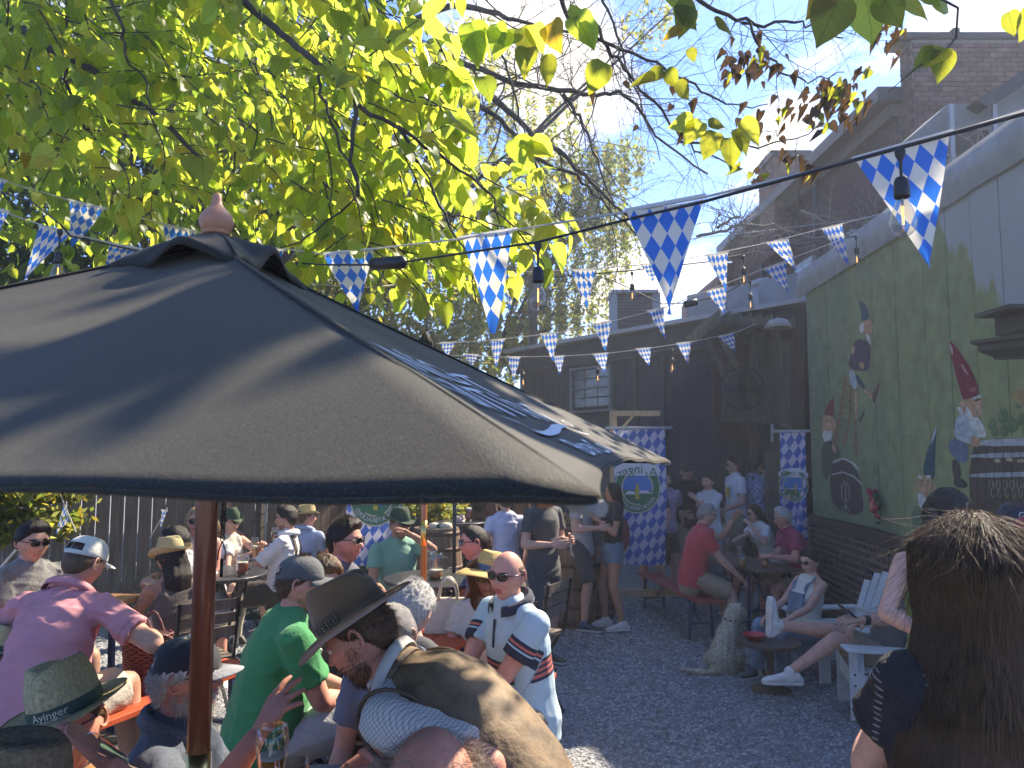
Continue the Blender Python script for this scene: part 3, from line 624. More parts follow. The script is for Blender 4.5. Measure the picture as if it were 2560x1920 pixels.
# vent cap
CR = .215; capc = []
for i in range(4):
 dv = (ucor[i] - Vector((UX, UY, UZE))).normalized(); capc.append(Vector((UX, UY, 2.502)) + dv * CR)
cp = Vector((UX, UY, 2.604)); na, nt2 = 24, 8
for i in range(4):
 c0, c1 = capc[i], capc[(i + 1) % 4]; vs = []
 for t in range(nt2 + 1):
  for a in range(na + 1):
   k, s = t / nt2, a / na
   ar = math.exp(-((s - (.36 if i == 3 else .5)) / .2) ** 2) if True else 0
   if i == 3: ar = math.exp(-((s - .60) / .19) ** 2)
   e = c0.lerp(c1, s); p = cp.lerp(e, k); p += Vector((0, 0, .012 * math.sin(k * math.pi) + ar * .052 * k ** 2.2 + .006 * math.sin(s * 17) * k))
   vs.append(p)
 # drop edge
 for a in range(na + 1):
  vs.append(vs[nt2 * (na + 1) + a] + Vector((0, 0, -.016)) + (vs[nt2 * (na + 1) + a] - cp) * .015)
 fs = [(t * (na + 1) + a, t * (na + 1) + a + 1, (t + 1) * (na + 1) + a + 1, (t + 1) * (na + 1) + a) for t in range(nt2 + 1) for a in range(na)]
 v_ = MB().add(vs, fs).build('vent_cap', fab, um, smooth=True); so = v_.modifiers.new('thick', 'SOLIDIFY'); so.thickness = .0025; so.offset = -1
ter = mat('terracotta finial', (.42, .19, .10), .5, .12, 20, .1, 60)
MB().lathe([(.030, 0), (.032, .004), (.031, .010), (.0335, .012), (.036, .02), (.0385, .03), (.038, .038), (.034, .048), (.026, .058), (.018, .066), (.0125, .074), (.0105, .084), (.010, .094), (.007, .099), (0, .100)], (UX, UY, 2.598), 32).build('finial', ter, um, smooth=True)
polem = mat('varnished umbrella pole', (.16, .045, .022), .28, .25, 2, .05, 4, coat=.4, stretch=(20, 20, 1))
brass = mat('brass', (.75, .5, .18), .25, .1, 10, metal=1.0)
gz = ground_z(UX, UY); zb = P(498, 1878, UY).z
MB().tube([(UX, UY, zb), (UX + .0, UY, 2.6)], .0245, 28).build('pole', polem, um, smooth=True)
MB().tube([(UX, UY, zb - .14), (UX, UY, zb)], .0262, 28).build('ferrule', brass, um, smooth=True)
MB().tube([(UX, UY, gz), (UX, UY, zb - .14)], .0245, 24).build('pole', polem, um, smooth=True)
MB().lathe([(.23, 0), (.23, .05), (.06, .09), (.035, .3), (.0, .3)], (UX, UY, gz), 24).build('base', darkmetal, um)
chm = mat('black chain', (.02, .02, .02), .4, metal=.5)
cx = P(560, 1255, 1.74)
chn = MB(); c_ = P(561, 1250, 1.73); e_ = P(556, 1345, 1.73)
for k in range(12):
 p = c_.lerp(e_, k / 11); pts = [p + Vector((math.cos(a) * .0045 * (1 if k % 2 else .35), math.cos(a) * .0045 * (0.35 if k % 2 else 1), math.sin(a) * .0075)) for a in np.linspace(0, 6.28, 9)]
 chn.tube(pts, .0013, 5, cap=False)
chn.tube([e_ - Vector((0, 0, .006)), e_ - Vector((.008, 0, .03)), e_ - Vector((.009, 0, .048))], .0016, 5); chn.tube([e_ - Vector((0, 0, .006)), e_ - Vector((-.008, 0, .03)), e_ - Vector((-.007, 0, .048))], .0016, 5)
chn.tube([e_ - Vector((0, 0, .045)), e_ - Vector((0, 0, .085))], .0035, 8); chn.build('pin_chain', chm, um, smooth=True)
# lettering printed on the right hand panel
A_, B_ = ucor[0], ucor[1]; pw_ = mat('white fabric print', (.55, .58, .58), .7)
def up_pt(a, t, lift=.006):
 n = (B_ - A_).cross(peak - A_).normalized(); n = n if n.z > 0 else -n
 return canopy_pt(A_, B_, a, t, peak) + n * lift
Wd = (B_ - A_).length; apo = ((A_ + B_) / 2 - peak).length
def pm_pt(x, y):
 """metres along the panel's hem (x) and up the slope (y from the hem)"""
 t = 1 - y / apo; a = .5 + (x / (Wd * max(t, .05))); return up_pt(a, t)
lg = MB()
place_text(lg, 'iNiGHT', 0, 0, 0, .17, warp=lambda x, y: pm_pt(x * 1.15 - .10, y * 1.05 + .43))
place_text(lg, 'SiNTÖRiS', 0, 0, 0, .19, warp=lambda x, y: pm_pt(x * 1.08 - .10, y * 1.05 + .275))
place_text(lg, 'Brew Co', 0, 0, 0, .10, warp=lambda x, y: pm_pt(x * 1.1 - .12, y * 1.1 + .065))
def swoosh(pts, ws):
 L = []
 for i, p in enumerate(pts):
  a, c = Vector(pts[max(i - 1, 0)]), Vector(pts[min(i + 1, len(pts) - 1)]); n = (c - a).normalized(); n = Vector((-n.y, n.x)); L.append((Vector(p) + n * ws[i] / 2, Vector(p) - n * ws[i] / 2))
 vs = [pm_pt(*q) for pr in L for q in pr]; lg.add(vs, [(2 * i, 2 * i + 1, 2 * i + 3, 2 * i + 2) for i in range(len(pts) - 1)])
swoosh([(-.58 + 1.0 * k / 24, .165 + .03 * math.sin(k / 24 * 6.28 + 3.0)) for k in range(25)], [.004 + .022 * math.sin(k / 24 * math.pi) for k in range(25)])
swoosh([(-.60, .17), (-.66, .26), (-.62, .38), (-.50, .48), (-.40, .50)], [.008, .014, .012, .010, .006])
swoosh([(.42 + .018 * math.cos(k), .24 + .018 * math.sin(k)) for k in np.linspace(0, 6.4, 14)], [.003] * 14)
lg_ = lg; lg.build('printed_logo', pw_, um)
# pennant strings and string lights
flagm = lozenge('pennant print', blue=(.02, .17, .62), white=(.74, .70, .60), transl=.42)
whiteline = mat('white ribbon', (.62, .6, .55), .7, .1, 20, transl=((.6, .58, .5), .3)); blackcord = mat('black cord', (.015, .015, .016), .5)
bulbglass = glass('bulb glass', (.88, .86, .80)); fil = bpy.data.materials.new('filament'); fil.use_nodes = True
fb = fil.node_tree.nodes['Principled BSDF']; fb.inputs['Emission Color'].default_value = (1, .42, .1, 1); fb.inputs['Emission Strength'].default_value = 1.6; fb.inputs['Base Color'].default_value = (.6, .3, .1, 1)
sock = mat('black socket', (.013, .013, .014), .5, .1)
def flag(parent, tl, tr, tip, d, twist=0.0, cols=5.0, rows=5.5):
 if not isinstance(d, tuple): d = (d, d)
 a, b, c = P(*tl, d[0]), P(*tr, d[1]), P(*tip, (d[0] + d[1]) / 2 + twist)
 n = (b - a).cross(c - a).normalized(); K = 8; vs, uv = [], []
 for j in range(K + 1):
  v = j / K
  for i in range(K + 1):
   u = i / K; l, r = a.lerp(c, v), b.lerp(c, v)
   p = l.lerp(r, u) + n * ((b - a).length * (.06 * math.sin(u * 3.1 + v * 2.2 + tl[0]) + .09 * math.sin(v * 2.6 + tl[0] * .3) * v)); vs.append(p)
   uv.append(((u - .5) * (1 - v) * cols + 2.5, v * 4 + .5))
 fs = [(j * (K + 1) + i, j * (K + 1) + i + 1, (j + 1) * (K + 1) + i + 1, (j + 1) * (K + 1) + i) for j in range(K) for i in range(K)]
 off = OFF[parent.name]; me = build_mesh('pennant', vs, fs, flagm, smooth=True, uv=uv, off=off); link('pennant', me, parent)
 # stitched ribbon above the pennant
 e = (b - a).normalized() * .01; up = Vector((0, 0, .012)); MB().add([a - e, b + e, b + e + up, a - e + up], [(0, 1, 2, 3)]).build('ribbon', whiteline, parent)
def line_pts(anchors, sag=0):
 out = []
 for (x0, y0, d0), (x1, y1, d1) in zip(anchors[:-1], anchors[1:]):
  p, q = P(x0, y0, d0), P(x1, y1, d1)
  for k in range(8):
   t = k / 8; out.append(p.lerp(q, t) - Vector((0, 0, sag * 4 * t * (1 - t))))
 out.append(P(*anchors[-1])); return out
def string(name, label, cat, anchors, r, m, flags=(), sag=.0, flat=False):
 t = thing(name, label, cat, P(*anchors[0]), 'blue and white pennant strings across the yard' if cat == 'bunting' else 'string lights across the yard')
 MB().tube(line_pts(anchors, sag), r, 6).build('cord' if cat != 'bunting' else 'ribbon', m, t, smooth=True)
 for f in flags: flag(t, *f)
 return t
string('pennant_string', 'nearest pennant string with the biggest pennants, running past the big tree to upper right', 'bunting',
       [(-60, 432, 4.3), (173, 500, 4.4), (410, 560, 4.7), (630, 611, 4.6), (815, 636, 3.35), (1152, 597, 2.85), (1288, 575, 2.7), (1570, 529, 2.15), (1756, 494, 2.0), (2141, 401, 1.72), (2370, 337, 1.6), (2640, 252, 1.45)], .0035, whiteline,
       [((2141, 402), (2370, 338), (2326, 669), (1.72, 1.6)), ((1570, 530), (1756, 495), (1667, 785), (2.15, 2.0)), ((1152, 598), (1288, 576), (1227, 833), (2.85, 2.7)), ((815, 637), (929, 626), (882, 781), (3.35, 3.2)),
  ((630, 612), (712, 628), (660, 745), 4.6), ((408, 562), (490, 581), (430, 690), 4.7), ((173, 502), (260, 522), (183, 618), 4.4), ((-62, 435), (16, 455), (-30, 560), 4.3)])
string('pennant_string', 'pennant string at far left hanging just below the first, ending behind the umbrella cap', 'bunting',
       [(-60, 505, 3.4), (60, 548, 3.5), (176, 584, 3.5), (348, 623, 3.6), (560, 690, 3.7), (900, 720, 4.4), (1120, 700, 5.6), (1255, 682, 6.2)], .003, whiteline,
       [((100, 567), (176, 584), (50, 710), 3.5), ((275, 612), (352, 625), (256, 690), 3.6, .1), ((-45, 515), (18, 532), (-8, 598), 3.4)])
string('pennant_string', 'upper far pennant string crossing in front of the brick building', 'bunting',
       [(1040, 672, 6.6), (1255, 682, 6.3), (1426, 675, 6.3), (1603, 662, 6.6), (1765, 638, 7.2), (1918, 607, 7.8), (2054, 572, 8.2), (2200, 535, 8.2)], .004, whiteline,
       [((1426, 676), (1488, 675), (1468, 770), 6.3), ((1255, 683), (1302, 684), (1273, 778), 6.3), ((1050, 675), (1091, 678), (1080, 715), 6.5), ((1765, 639), (1820, 632), (1814, 726), 7.2), ((1918, 608), (1970, 600), (1991, 678), 7.8, .1), ((2054, 573), (2106, 561), (2121, 660), 8.1), ((1603, 663), (1645, 660), (1632, 705), 6.6)])
string('pennant_string', 'middle far pennant string running from the tree to the mural wall flashing', 'bunting',
       [(1080, 860, 8.4), (1225, 851, 8.4), (1396, 832, 8.6), (1529, 803, 8.7), (1660, 770, 8.6), (1767, 727, 8.4), (1912, 671, 8.2), (2100, 600, 7.8)], .0045, whiteline,
       [((1767, 728), (1816, 718), (1811, 787), 8.4), ((1912, 672), (1964, 657), (1970, 733), 8.2), ((1619, 778), (1660, 770), (1662, 847), 8.6), ((1482, 811), (1529, 803), (1514, 878), 8.7), ((1352, 836), (1396, 832), (1382, 905), 8.6), ((1225, 852), (1262, 848), (1240, 920), 8.4), ((1100, 858), (1140, 856), (1118, 895), 8.4)])
string('pennant_string', 'lowest far pennant string sagging across the black building wall', 'bunting',
       [(1120, 888, 9.6), (1268, 893, 9.6), (1411, 890, 9.8), (1520, 883, 10), (1627, 870, 10.2), (1727, 855, 10.4), (1835, 832, 10.6), (1890, 810, 10.8)], .0045, whiteline,
       [((1797, 843), (1835, 832), (1838, 878), 10.6), ((1692, 859), (1727, 855), (1721, 912), 10.4), ((1590, 873), (1627, 870), (1624, 914), 10.2), ((1482, 886), (1520, 883), (1511, 931), 10, .1), ((1382, 892), (1411, 890), (1400, 937), 9.8), ((1268, 893), (1301, 893), (1284, 952), 9.6), ((1160, 886), (1195, 888), (1180, 918), 9.6)])
def bulb(parent, x, y, d, s=1.0, drop=.06):
 """black socket hanging from the cord at x, y with a clear teardrop bulb"""
 p = P(x, y, d)
 k = MB(); k.lathe([(.008 * s, .004), (.012 * s, -.006), (.011 * s, -.016 * s), (.004 * s, -.03 * s), (.0035 * s, -drop), (.013 * s, -drop - .003), (.0165 * s, -drop - .014 * s), (.0175 * s, -drop - .044 * s), (.0165 * s, -drop - .05 * s), (0, -drop - .05 * s)], p, 16)
 sk = k.build('socket', sock, parent, smooth=True)
 z = -drop - .05 * s
 MB().lathe([(.013 * s, z), (.0145 * s, z - .01 * s), (.022 * s, z - .03 * s), (.0285 * s, z - .05 * s), (.0295 * s, z - .06 * s), (.026 * s, z - .075 * s), (.016 * s, z - .086 * s), (.006 * s, z - .09 * s), (0, z - .09 * s)], p, 20).build('glass', bulbglass, sk, smooth=True)
 MB().tube([p + Vector((0, 0, z - .002)), p + Vector((0, 0, z - .02 * s))], .003 * s, 6).tube([p + Vector((0, 0, z - .02 * s)), p + Vector((0, 0, z - .062 * s))], .0022 * s, 6, mi=1).build('filament', [palemetal, fil], sk)
t = string('string_light', 'nearest black light cord with two large hanging clear bulbs', 'string light',
       [(600, 650, 3.9), (815, 662, 3.3), (930, 662, 3.1), (1010, 655, 2.95), (1345, 605, 2.35), (1570, 548, 2.15), (1756, 505, 1.9), (2245, 370, 1.45), (2640, 262, 1.3)], .0042, blackcord)
bulb(t, 1345, 607, 2.35, 1.0, .075); bulb(t, 2250, 372, 1.45, .85, .055)
k = MB(); a, b2 = P(925, 660, 3.12), P(1015, 655, 2.95); k.tube([a, a.lerp(b2, .06), a.lerp(b2, .1), a.lerp(b2, .9), a.lerp(b2, .94), b2], [.004, .017, .026, .026, .017, .004], 10); k.build('plug_connector', sock, t, smooth=True)
t = string('string_light', 'left light cord with one glowing bulb hanging before dark foliage', 'string light', [(-60, 460, 4.0), (80, 505, 3.6), (150, 560, 3.4), (176, 590, 3.45), (348, 628, 3.5), (600, 655, 3.9)], .0042, blackcord)
bulb(t, 150, 575, 3.4, 1.05, .10)
t = string('string_light', 'far light cord with bulbs in front of the sky and brick wall', 'string light', [(1345, 700, 7.5), (1420, 690, 7.5), (1580, 676, 7.6), (1765, 655, 7.8), (1860, 635, 8.0), (2140, 590, 8.2)], .006, blackcord)
for (x, y) in ((1580, 680), (1858, 640), (2140, 590)): bulb(t, x, y, 7.7, 1.35, .12)
t = string('string_light', 'far light cord with a black plug connector above the black roof', 'string light', [(1530, 700, 9), (1655, 760, 8.8), (1725, 757, 8.6), (1800, 740, 8.5), (1875, 700, 8.4), (2060, 610, 8.3)], .006, blackcord)
bulb(t, 1875, 703, 8.4, 1.35, .14)
a, b2 = P(1708, 762, 8.6), P(1745, 754, 8.6); MB().tube([a, a.lerp(b2, .1), a.lerp(b2, .9), b2], [.01, .04, .04, .01], 10).build('plug_connector', sock, t, smooth=True)
t = string('string_light', 'lowest light cord with bulbs sagging along the black wall', 'string light', [(1160, 900, 10.4), (1308, 908, 10.4), (1494, 900, 10.5), (1680, 872, 10.6), (1890, 815, 10.9)], .006, blackcord)
for (x, y) in ((1308, 910), (1494, 900), (1680, 874)): bulb(t, x, y, 10.4, 1.4, .12)
t = string('string_light', 'thin pale cable crossing behind the large hanging pennants', 'cable', [(1700, 600, 9), (1900, 578, 9.5), (2290, 530, 10)], .004, mat('pale cable', (.35, .42, .5), .5))
# foliage
def leaf_material(name, base, trc, veins=True, yellow=0.0, mixv=.68):
 m = bpy.data.materials.new(name); m.use_nodes = True; nt = m.node_tree; b = nt.nodes['Principled BSDF']
 oi = N(nt, 'ShaderNodeObjectInfo'); tcn = N(nt, 'ShaderNodeTexCoord'); nn = N(nt, 'ShaderNodeTexNoise', i_Scale=3.0, i_Detail=5.0); nt.links.new(tcn.outputs['Object'], nn.inputs['Vector'])
 uvn = N(nt, 'ShaderNodeUVMap'); sp = N(nt, 'ShaderNodeSeparateXYZ'); nt.links.new(uvn.outputs[0], sp.inputs[0])
 au = math_n(nt, 'ABSOLUTE', math_n(nt, 'SUBTRACT', sp.outputs[0], .5))
 mid = math_n(nt, 'LESS_THAN', au, .018)
 sv = math_n(nt, 'PINGPONG', math_n(nt, 'SUBTRACT', math_n(nt, 'MULTIPLY', sp.outputs[1], 5.5), math_n(nt, 'MULTIPLY', au, 4.2)), .5)
 side = math_n(nt, 'LESS_THAN', sv, .05)
 vein = math_n(nt, 'MAXIMUM', mid, math_n(nt, 'MULTIPLY', side, .6))
 var = N(nt, 'ShaderNodeMix', data_type='RGBA'); nt.links.new(ramp(nt, nn.outputs[0], [(.35, 0), (.65, 1)]), var.inputs[0]); var.inputs[6].default_value = (*[c * .8 for c in base], 1); var.inputs[7].default_value = (*[c * 1.25 for c in base], 1)
 nt.links.new(var.outputs[2], b.inputs['Base Color']); b.inputs['Roughness'].default_value = .42; b.inputs['Specular IOR Level'].default_value = .45
 tv = N(nt, 'ShaderNodeMix', data_type='RGBA'); nt.links.new(math_n(nt, 'MULTIPLY', vein, .55 if veins else 0), tv.inputs[0])
 t2 = N(nt, 'ShaderNodeMix', data_type='RGBA'); nt.links.new(ramp(nt, nn.outputs[0], [(.3, 0), (.7, 1)]), t2.inputs[0]); t2.inputs[6].default_value = (*trc, 1); t2.inputs[7].default_value = (min(1, trc[0] * 1.35), trc[1] * 1.02, trc[2] * .8, 1)
 nt.links.new(t2.outputs[2], tv.inputs[6]); tv.inputs[7].default_value = (trc[0] * .35, trc[1] * .45, trc[2] * .4, 1)
 tr = N(nt, 'ShaderNodeBsdfTranslucent'); nt.links.new(tv.outputs[2], tr.inputs[0])
 ms = N(nt, 'ShaderNodeMixShader'); ms.inputs[0].default_value = mixv; nt.links.new(b.outputs[0], ms.inputs[1]); nt.links.new(tr.outputs[0], ms.inputs[2]); nt.links.new(ms.outputs[0], nt.nodes['Material Output'].inputs[0])
 return m
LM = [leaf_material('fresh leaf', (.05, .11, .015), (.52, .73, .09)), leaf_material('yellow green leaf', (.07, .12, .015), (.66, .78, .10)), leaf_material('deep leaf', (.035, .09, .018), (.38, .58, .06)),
      leaf_material('yellow leaf', (.2, .15, .02), (.55, .42, .04)), leaf_material('olive spotted leaf', (.06, .085, .02), (.33, .40, .04)), leaf_material('withered leaf', (.06, .04, .022), (.11, .07, .03), mixv=.3)]
def leaf_shape(fold=.25, droop=.35, wob=0.0, w=.40, curl=0):
 """heart shaped leaf, stem at the origin, tip along +Y, unit length"""
 prof = [(0, .02), (.04, .52), (.14, .84), (.28, 1.0), (.45, .95), (.62, .74), (.78, .45), (.90, .18), (1.0, .0)]
 vs, uv, fs = [], [], []
 for i, (t, r) in enumerate(prof):
  hw = r * w; z0 = -droop * t * t + wob * math.sin(t * 9)
  bk = -.05 * (1 - t) if i in (1, 2) else 0
  for k in (-1, -.5, 0, .5, 1):
   x = k * hw; vs.append((x, t + bk * abs(k), z0 + abs(x) * fold + curl * x * x * 3 + .015 * math.sin(k * 5 + t * 11))); uv.append((.5 + x / .84, t))
 for i in range(len(prof) - 1):
  for k in range(4): a = i * 5 + k; fs.append((a, a + 1, a + 6, a + 5))
 return np.array(vs), fs, uv
LSH = [leaf_shape(.22, .3), leaf_shape(.1, .15, .01), leaf_shape(.4, .5, .02), leaf_shape(.05, .6, .01, .44), leaf_shape(.3, .1, .02, .36), leaf_shape(.9, .9, .05, .33, 2)]
LME = {(i, j): build_mesh('leaf', sh[0] , sh[1], LM[j], smooth=True, uv=sh[2]) for i, sh in enumerate(LSH) for j in range(len(LM))}
def leaf_frame(p, d, n, L):
 y = Vector(d).normalized(); z = Vector(n) - y * Vector(n).dot(y); z.normalize(); x = y.cross(z)
 M = Matrix((x * L, y * L, z * L)).transposed().to_4x4(); M.translation = p; return M
def finish_leaves(parent, leaves, cap=290, score=None):
 """leaves: list of (matrix, shape, material); the largest in view become parts, the rest one joined part"""
 off = OFF[parent.name]
 def sc(l):
  p = l[0].translation; x, y = to_px(p); L = l[0].col[1].length
  vis = -60 < x < 2620 and -60 < y < 1950 and p.y > .5
  return L / max(.5, p.y) if vis else -1
 leaves.sort(key=sc, reverse=True)
 for M, s, m in leaves[:cap]:
  o = link('leaf', LME[(s, m)], parent); M2 = M.copy(); M2.translation = M.translation - off; o.matrix_local = M2
 rest = leaves[cap:]
 if rest:
  vs, fs, fm, uv = [], [], [], []; n = 0
  for M, s, m in rest:
   v, f, u = LSH[s]; A = np.array(M)[:3]; w = v @ A[:, :3].T + A[:, 3]
   vs.append(w); fs.append(np.array(f) + n); n += len(v); fm += [m] * len(f); uv += u
  me = build_mesh('leaves', np.concatenate(vs), np.concatenate(fs), LM, fm, smooth=True, uv=uv, off=off)
  o = link('leaves', me, parent); tag(o, kind='stuff')
bark = mat('dark bark', (.045, .038, .032), .9, .4, 20, .6, 60); barkpale = mat('pale dead bark', (.22, .19, .16), .9, .3, 20, .5, 60)
rl = random.Random(11)
def rv(s=1.0): return Vector((rl.uniform(-1, 1), rl.uniform(-1, 1), rl.uniform(-1, 1))) * s
def curve_pts(anchors, n=5, jit=.0):
 out = []
 for (a, b) in zip(anchors[:-1], anchors[1:]):
  for k in range(n): out.append(a.lerp(b, k / n) + rv(jit))
 out.append(anchors[-1]); return out
def twig(leaves, mbt, p, d, L, nl, size, mats, hang=.6, tree_n=SUNV):
 pts = [p.copy()]; d = d.normalized(); q = p.copy()
 for i in range(nl):
  d = (d + Vector((0, 0, -.07 * hang)) + rv(.16)).normalized(); q = q + d * (L / nl); pts.append(q.copy())
  sgn = 1 if i % 2 else -1
  sd = d.cross(Vector((0, 0, 1))).normalized() * sgn
  ld = (d * .7 + sd * .75 + Vector((0, 0, -hang)) + rv(.45)).normalized()
  nn = (Vector((0, -.25, .8)) + SUNV * .5 + rv(.75)).normalized()
  st = q + ld * .03; mbt.tube([q, st], .0012, 3, cap=False)
  leaves.append((leaf_frame(st, ld, nn, size * rl.uniform(.65, 1.15)), rl.randrange(5), rl.choice(mats)))
 mbt.tube(pts, [.004 * (1 - .7 * i / len(pts)) + .001 for i in range(len(pts))], 4, cap=False)
def inside(poly, x, y):
 c = False; j = len(poly) - 1
 for i in range(len(poly)):
  xi, yi = poly[i]; xj, yj = poly[j]
  if (yi > y) != (yj > y) and x < (xj - xi) * (y - yi) / (yj - yi) + xi: c = not c
  j = i
 return c
bt = thing('broadleaf_tree', 'big tree with bright heart shaped leaves hanging over the left half of the yard', 'tree', (-5.2, 5.6, ground_z(-5.2, 5.6)))
base = Vector((-5.2, 5.6, .2))
MB().tube([base, base + Vector((.1, 0, 1.5)), base + Vector((.3, -.1, 3.2)), base + Vector((.5, -.2, 4.6))], [.3, .22, .19, .15], 14).build('trunk', bark, bt, smooth=True)
limbs = [
 ([Vector((-4.7, 5.4, 4.6)), P(-100, -200, 4.6), P(300, -260, 4.0), P(585, -20, 3.6), P(680, 60, 3.5), P(762, 135, 3.4), P(850, 205, 3.35), P(893, 262, 3.35), P(880, 400, 3.35), P(895, 490, 3.3)], .026),
 ([Vector((-4.7, 5.4, 4.4)), P(-60, 40, 4.6), P(60, 75, 4.3), P(160, 140, 4.1), P(260, 190, 3.9), P(400, 300, 3.8), P(520, 420, 3.7)], .034),
 ([P(170, -40, 4.2), P(160, 100, 4.1), P(168, 200, 4.1), P(185, 290, 4.0), P(240, 350, 4.0)], .014),
 ([P(270, -30, 3.6), P(305, 70, 3.6), P(315, 140, 3.6), P(370, 215, 3.6), P(380, 300, 3.6)], .010),
 ([P(600, 0, 3.6), P(790, 160, 3.45), P(800, 240, 3.4), P(840, 330, 3.4), P(900, 480, 3.4), P(790, 580, 3.4), P(700, 620, 3.4)], .010),
 ([P(893, 262, 3.35), P(1010, 330, 3.4), P(1120, 400, 3.5), P(1230, 480, 3.5), P(1250, 560, 3.5)], .011),
 ([P(1000, 320, 3.4), P(1050, 420, 3.4), P(1110, 540, 3.4), P(1180, 650, 3.4), P(1190, 760, 3.4)], .009),
]
lv = []; tw = MB()
for a, r in limbs:
 pts = curve_pts(a, 4, .012); MB().tube(pts, [r * (1 - .75 * i / len(pts)) for i in range(len(pts))], 8).build('branch', bark, bt, smooth=True)
mask = [(-150, -250), (1060, -250), (1090, 60), (1160, 160), (1180, 230), (1130, 330), (1130, 400), (1250, 360), (1330, 400), (1340, 520), (1380, 590), (1360, 650), (1270, 680), (1190, 700), (1190, 800), (1080, 810), (980, 780), (900, 700), (800, 600), (600, 540), (420, 560), (300, 560), (200, 480), (60, 420), (-150, 420)]
NTW = 0
while NTW < 640:
 x, y = rl.uniform(-150, 1400), rl.uniform(-250, 800)
 if not inside(mask, x, y) or not inside(mask, x + 60, y + 90): continue
 dens = 1 - .38 * sst(850, 1250, x)
 if rl.random() > dens: continue
 d = rl.uniform(3.5, 6.6) if x < 800 else rl.uniform(3.3, 5.4)
 p = P(x, y, d)
 if (p - peak).length < .75: continue
 dr = Vector((.75, -.25, -.45)) + rv(.5) if rl.random() < .75 else rv(1) + Vector((0, 0, -.4))
 ms = [0, 0, 0, 1, 1, 2, 2] if rl.random() < .985 else [3, 1, 1]
 twig(lv, tw, p, dr, rl.uniform(.3, .55), rl.randint(5, 9), rl.uniform(.10, .145), ms, .6); NTW += 1
# deeper shaded layer of the same crown
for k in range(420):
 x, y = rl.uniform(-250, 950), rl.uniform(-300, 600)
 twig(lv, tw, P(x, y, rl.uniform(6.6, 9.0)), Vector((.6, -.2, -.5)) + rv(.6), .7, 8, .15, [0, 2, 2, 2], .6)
# leaves above the camera's view, which dapple the umbrella
for (x, y) in [(250, 720), (330, 790), (790, 850), (700, 890), (610, 930), (560, 1000), (700, 1010), (450, 1070), (300, 1120), (150, 1150), (60, 1160), (880, 1000), (980, 900), (820, 1180), (1000, 1200), (1180, 1190), (930, 1080), (640, 760), (420, 880), (880, 870), (800, 960), (760, 1060), (640, 1090), (540, 1130), (420, 1180), (180, 960), (60, 900), (900, 1180), (1080, 1120), (1120, 1210), (960, 1000)]:
 q = P(x, y, 1.75 - .9 * sst(650, 1250, y)); t0 = rl.uniform(4.2, 6.0)
 for _ in range(5): twig(lv, tw, q + SUNV * t0 + rv(.10) + Vector((-.25, .1, 0)), Vector((.9, .35, -.1)) + rv(.25), .5, 8, .15, [0, 1, 2], .2)
tw.build('twigs', bark, bt, smooth=True)['kind'] = 'stuff'
finish_leaves(bt, lv)
OV = [([Vector((-3.2, 5.0, 5.3)), Vector((-.8, 3.6, 5.2)), Vector((.6, 2.9, 4.7)), Vector((1.6, 2.3, 4.5)), Vector((2.4, 1.6, 4.4))], .05), ([Vector((.3, 3.1, 4.8)), Vector((.9, 2.2, 4.3)), Vector((1.3, 1.2, 4.0))], .035),
      ([Vector((-.8, 3.6, 5.2)), Vector((.5, 3.3, 5.0)), Vector((2.0, 3.2, 5.0))], .03)]
for a, r in OV: pts = curve_pts(a, 4, .02); MB().tube(pts, [r * (1 - .6 * i / len(pts)) for i in range(len(pts))], 8).build('branch', bark, bt, smooth=True)
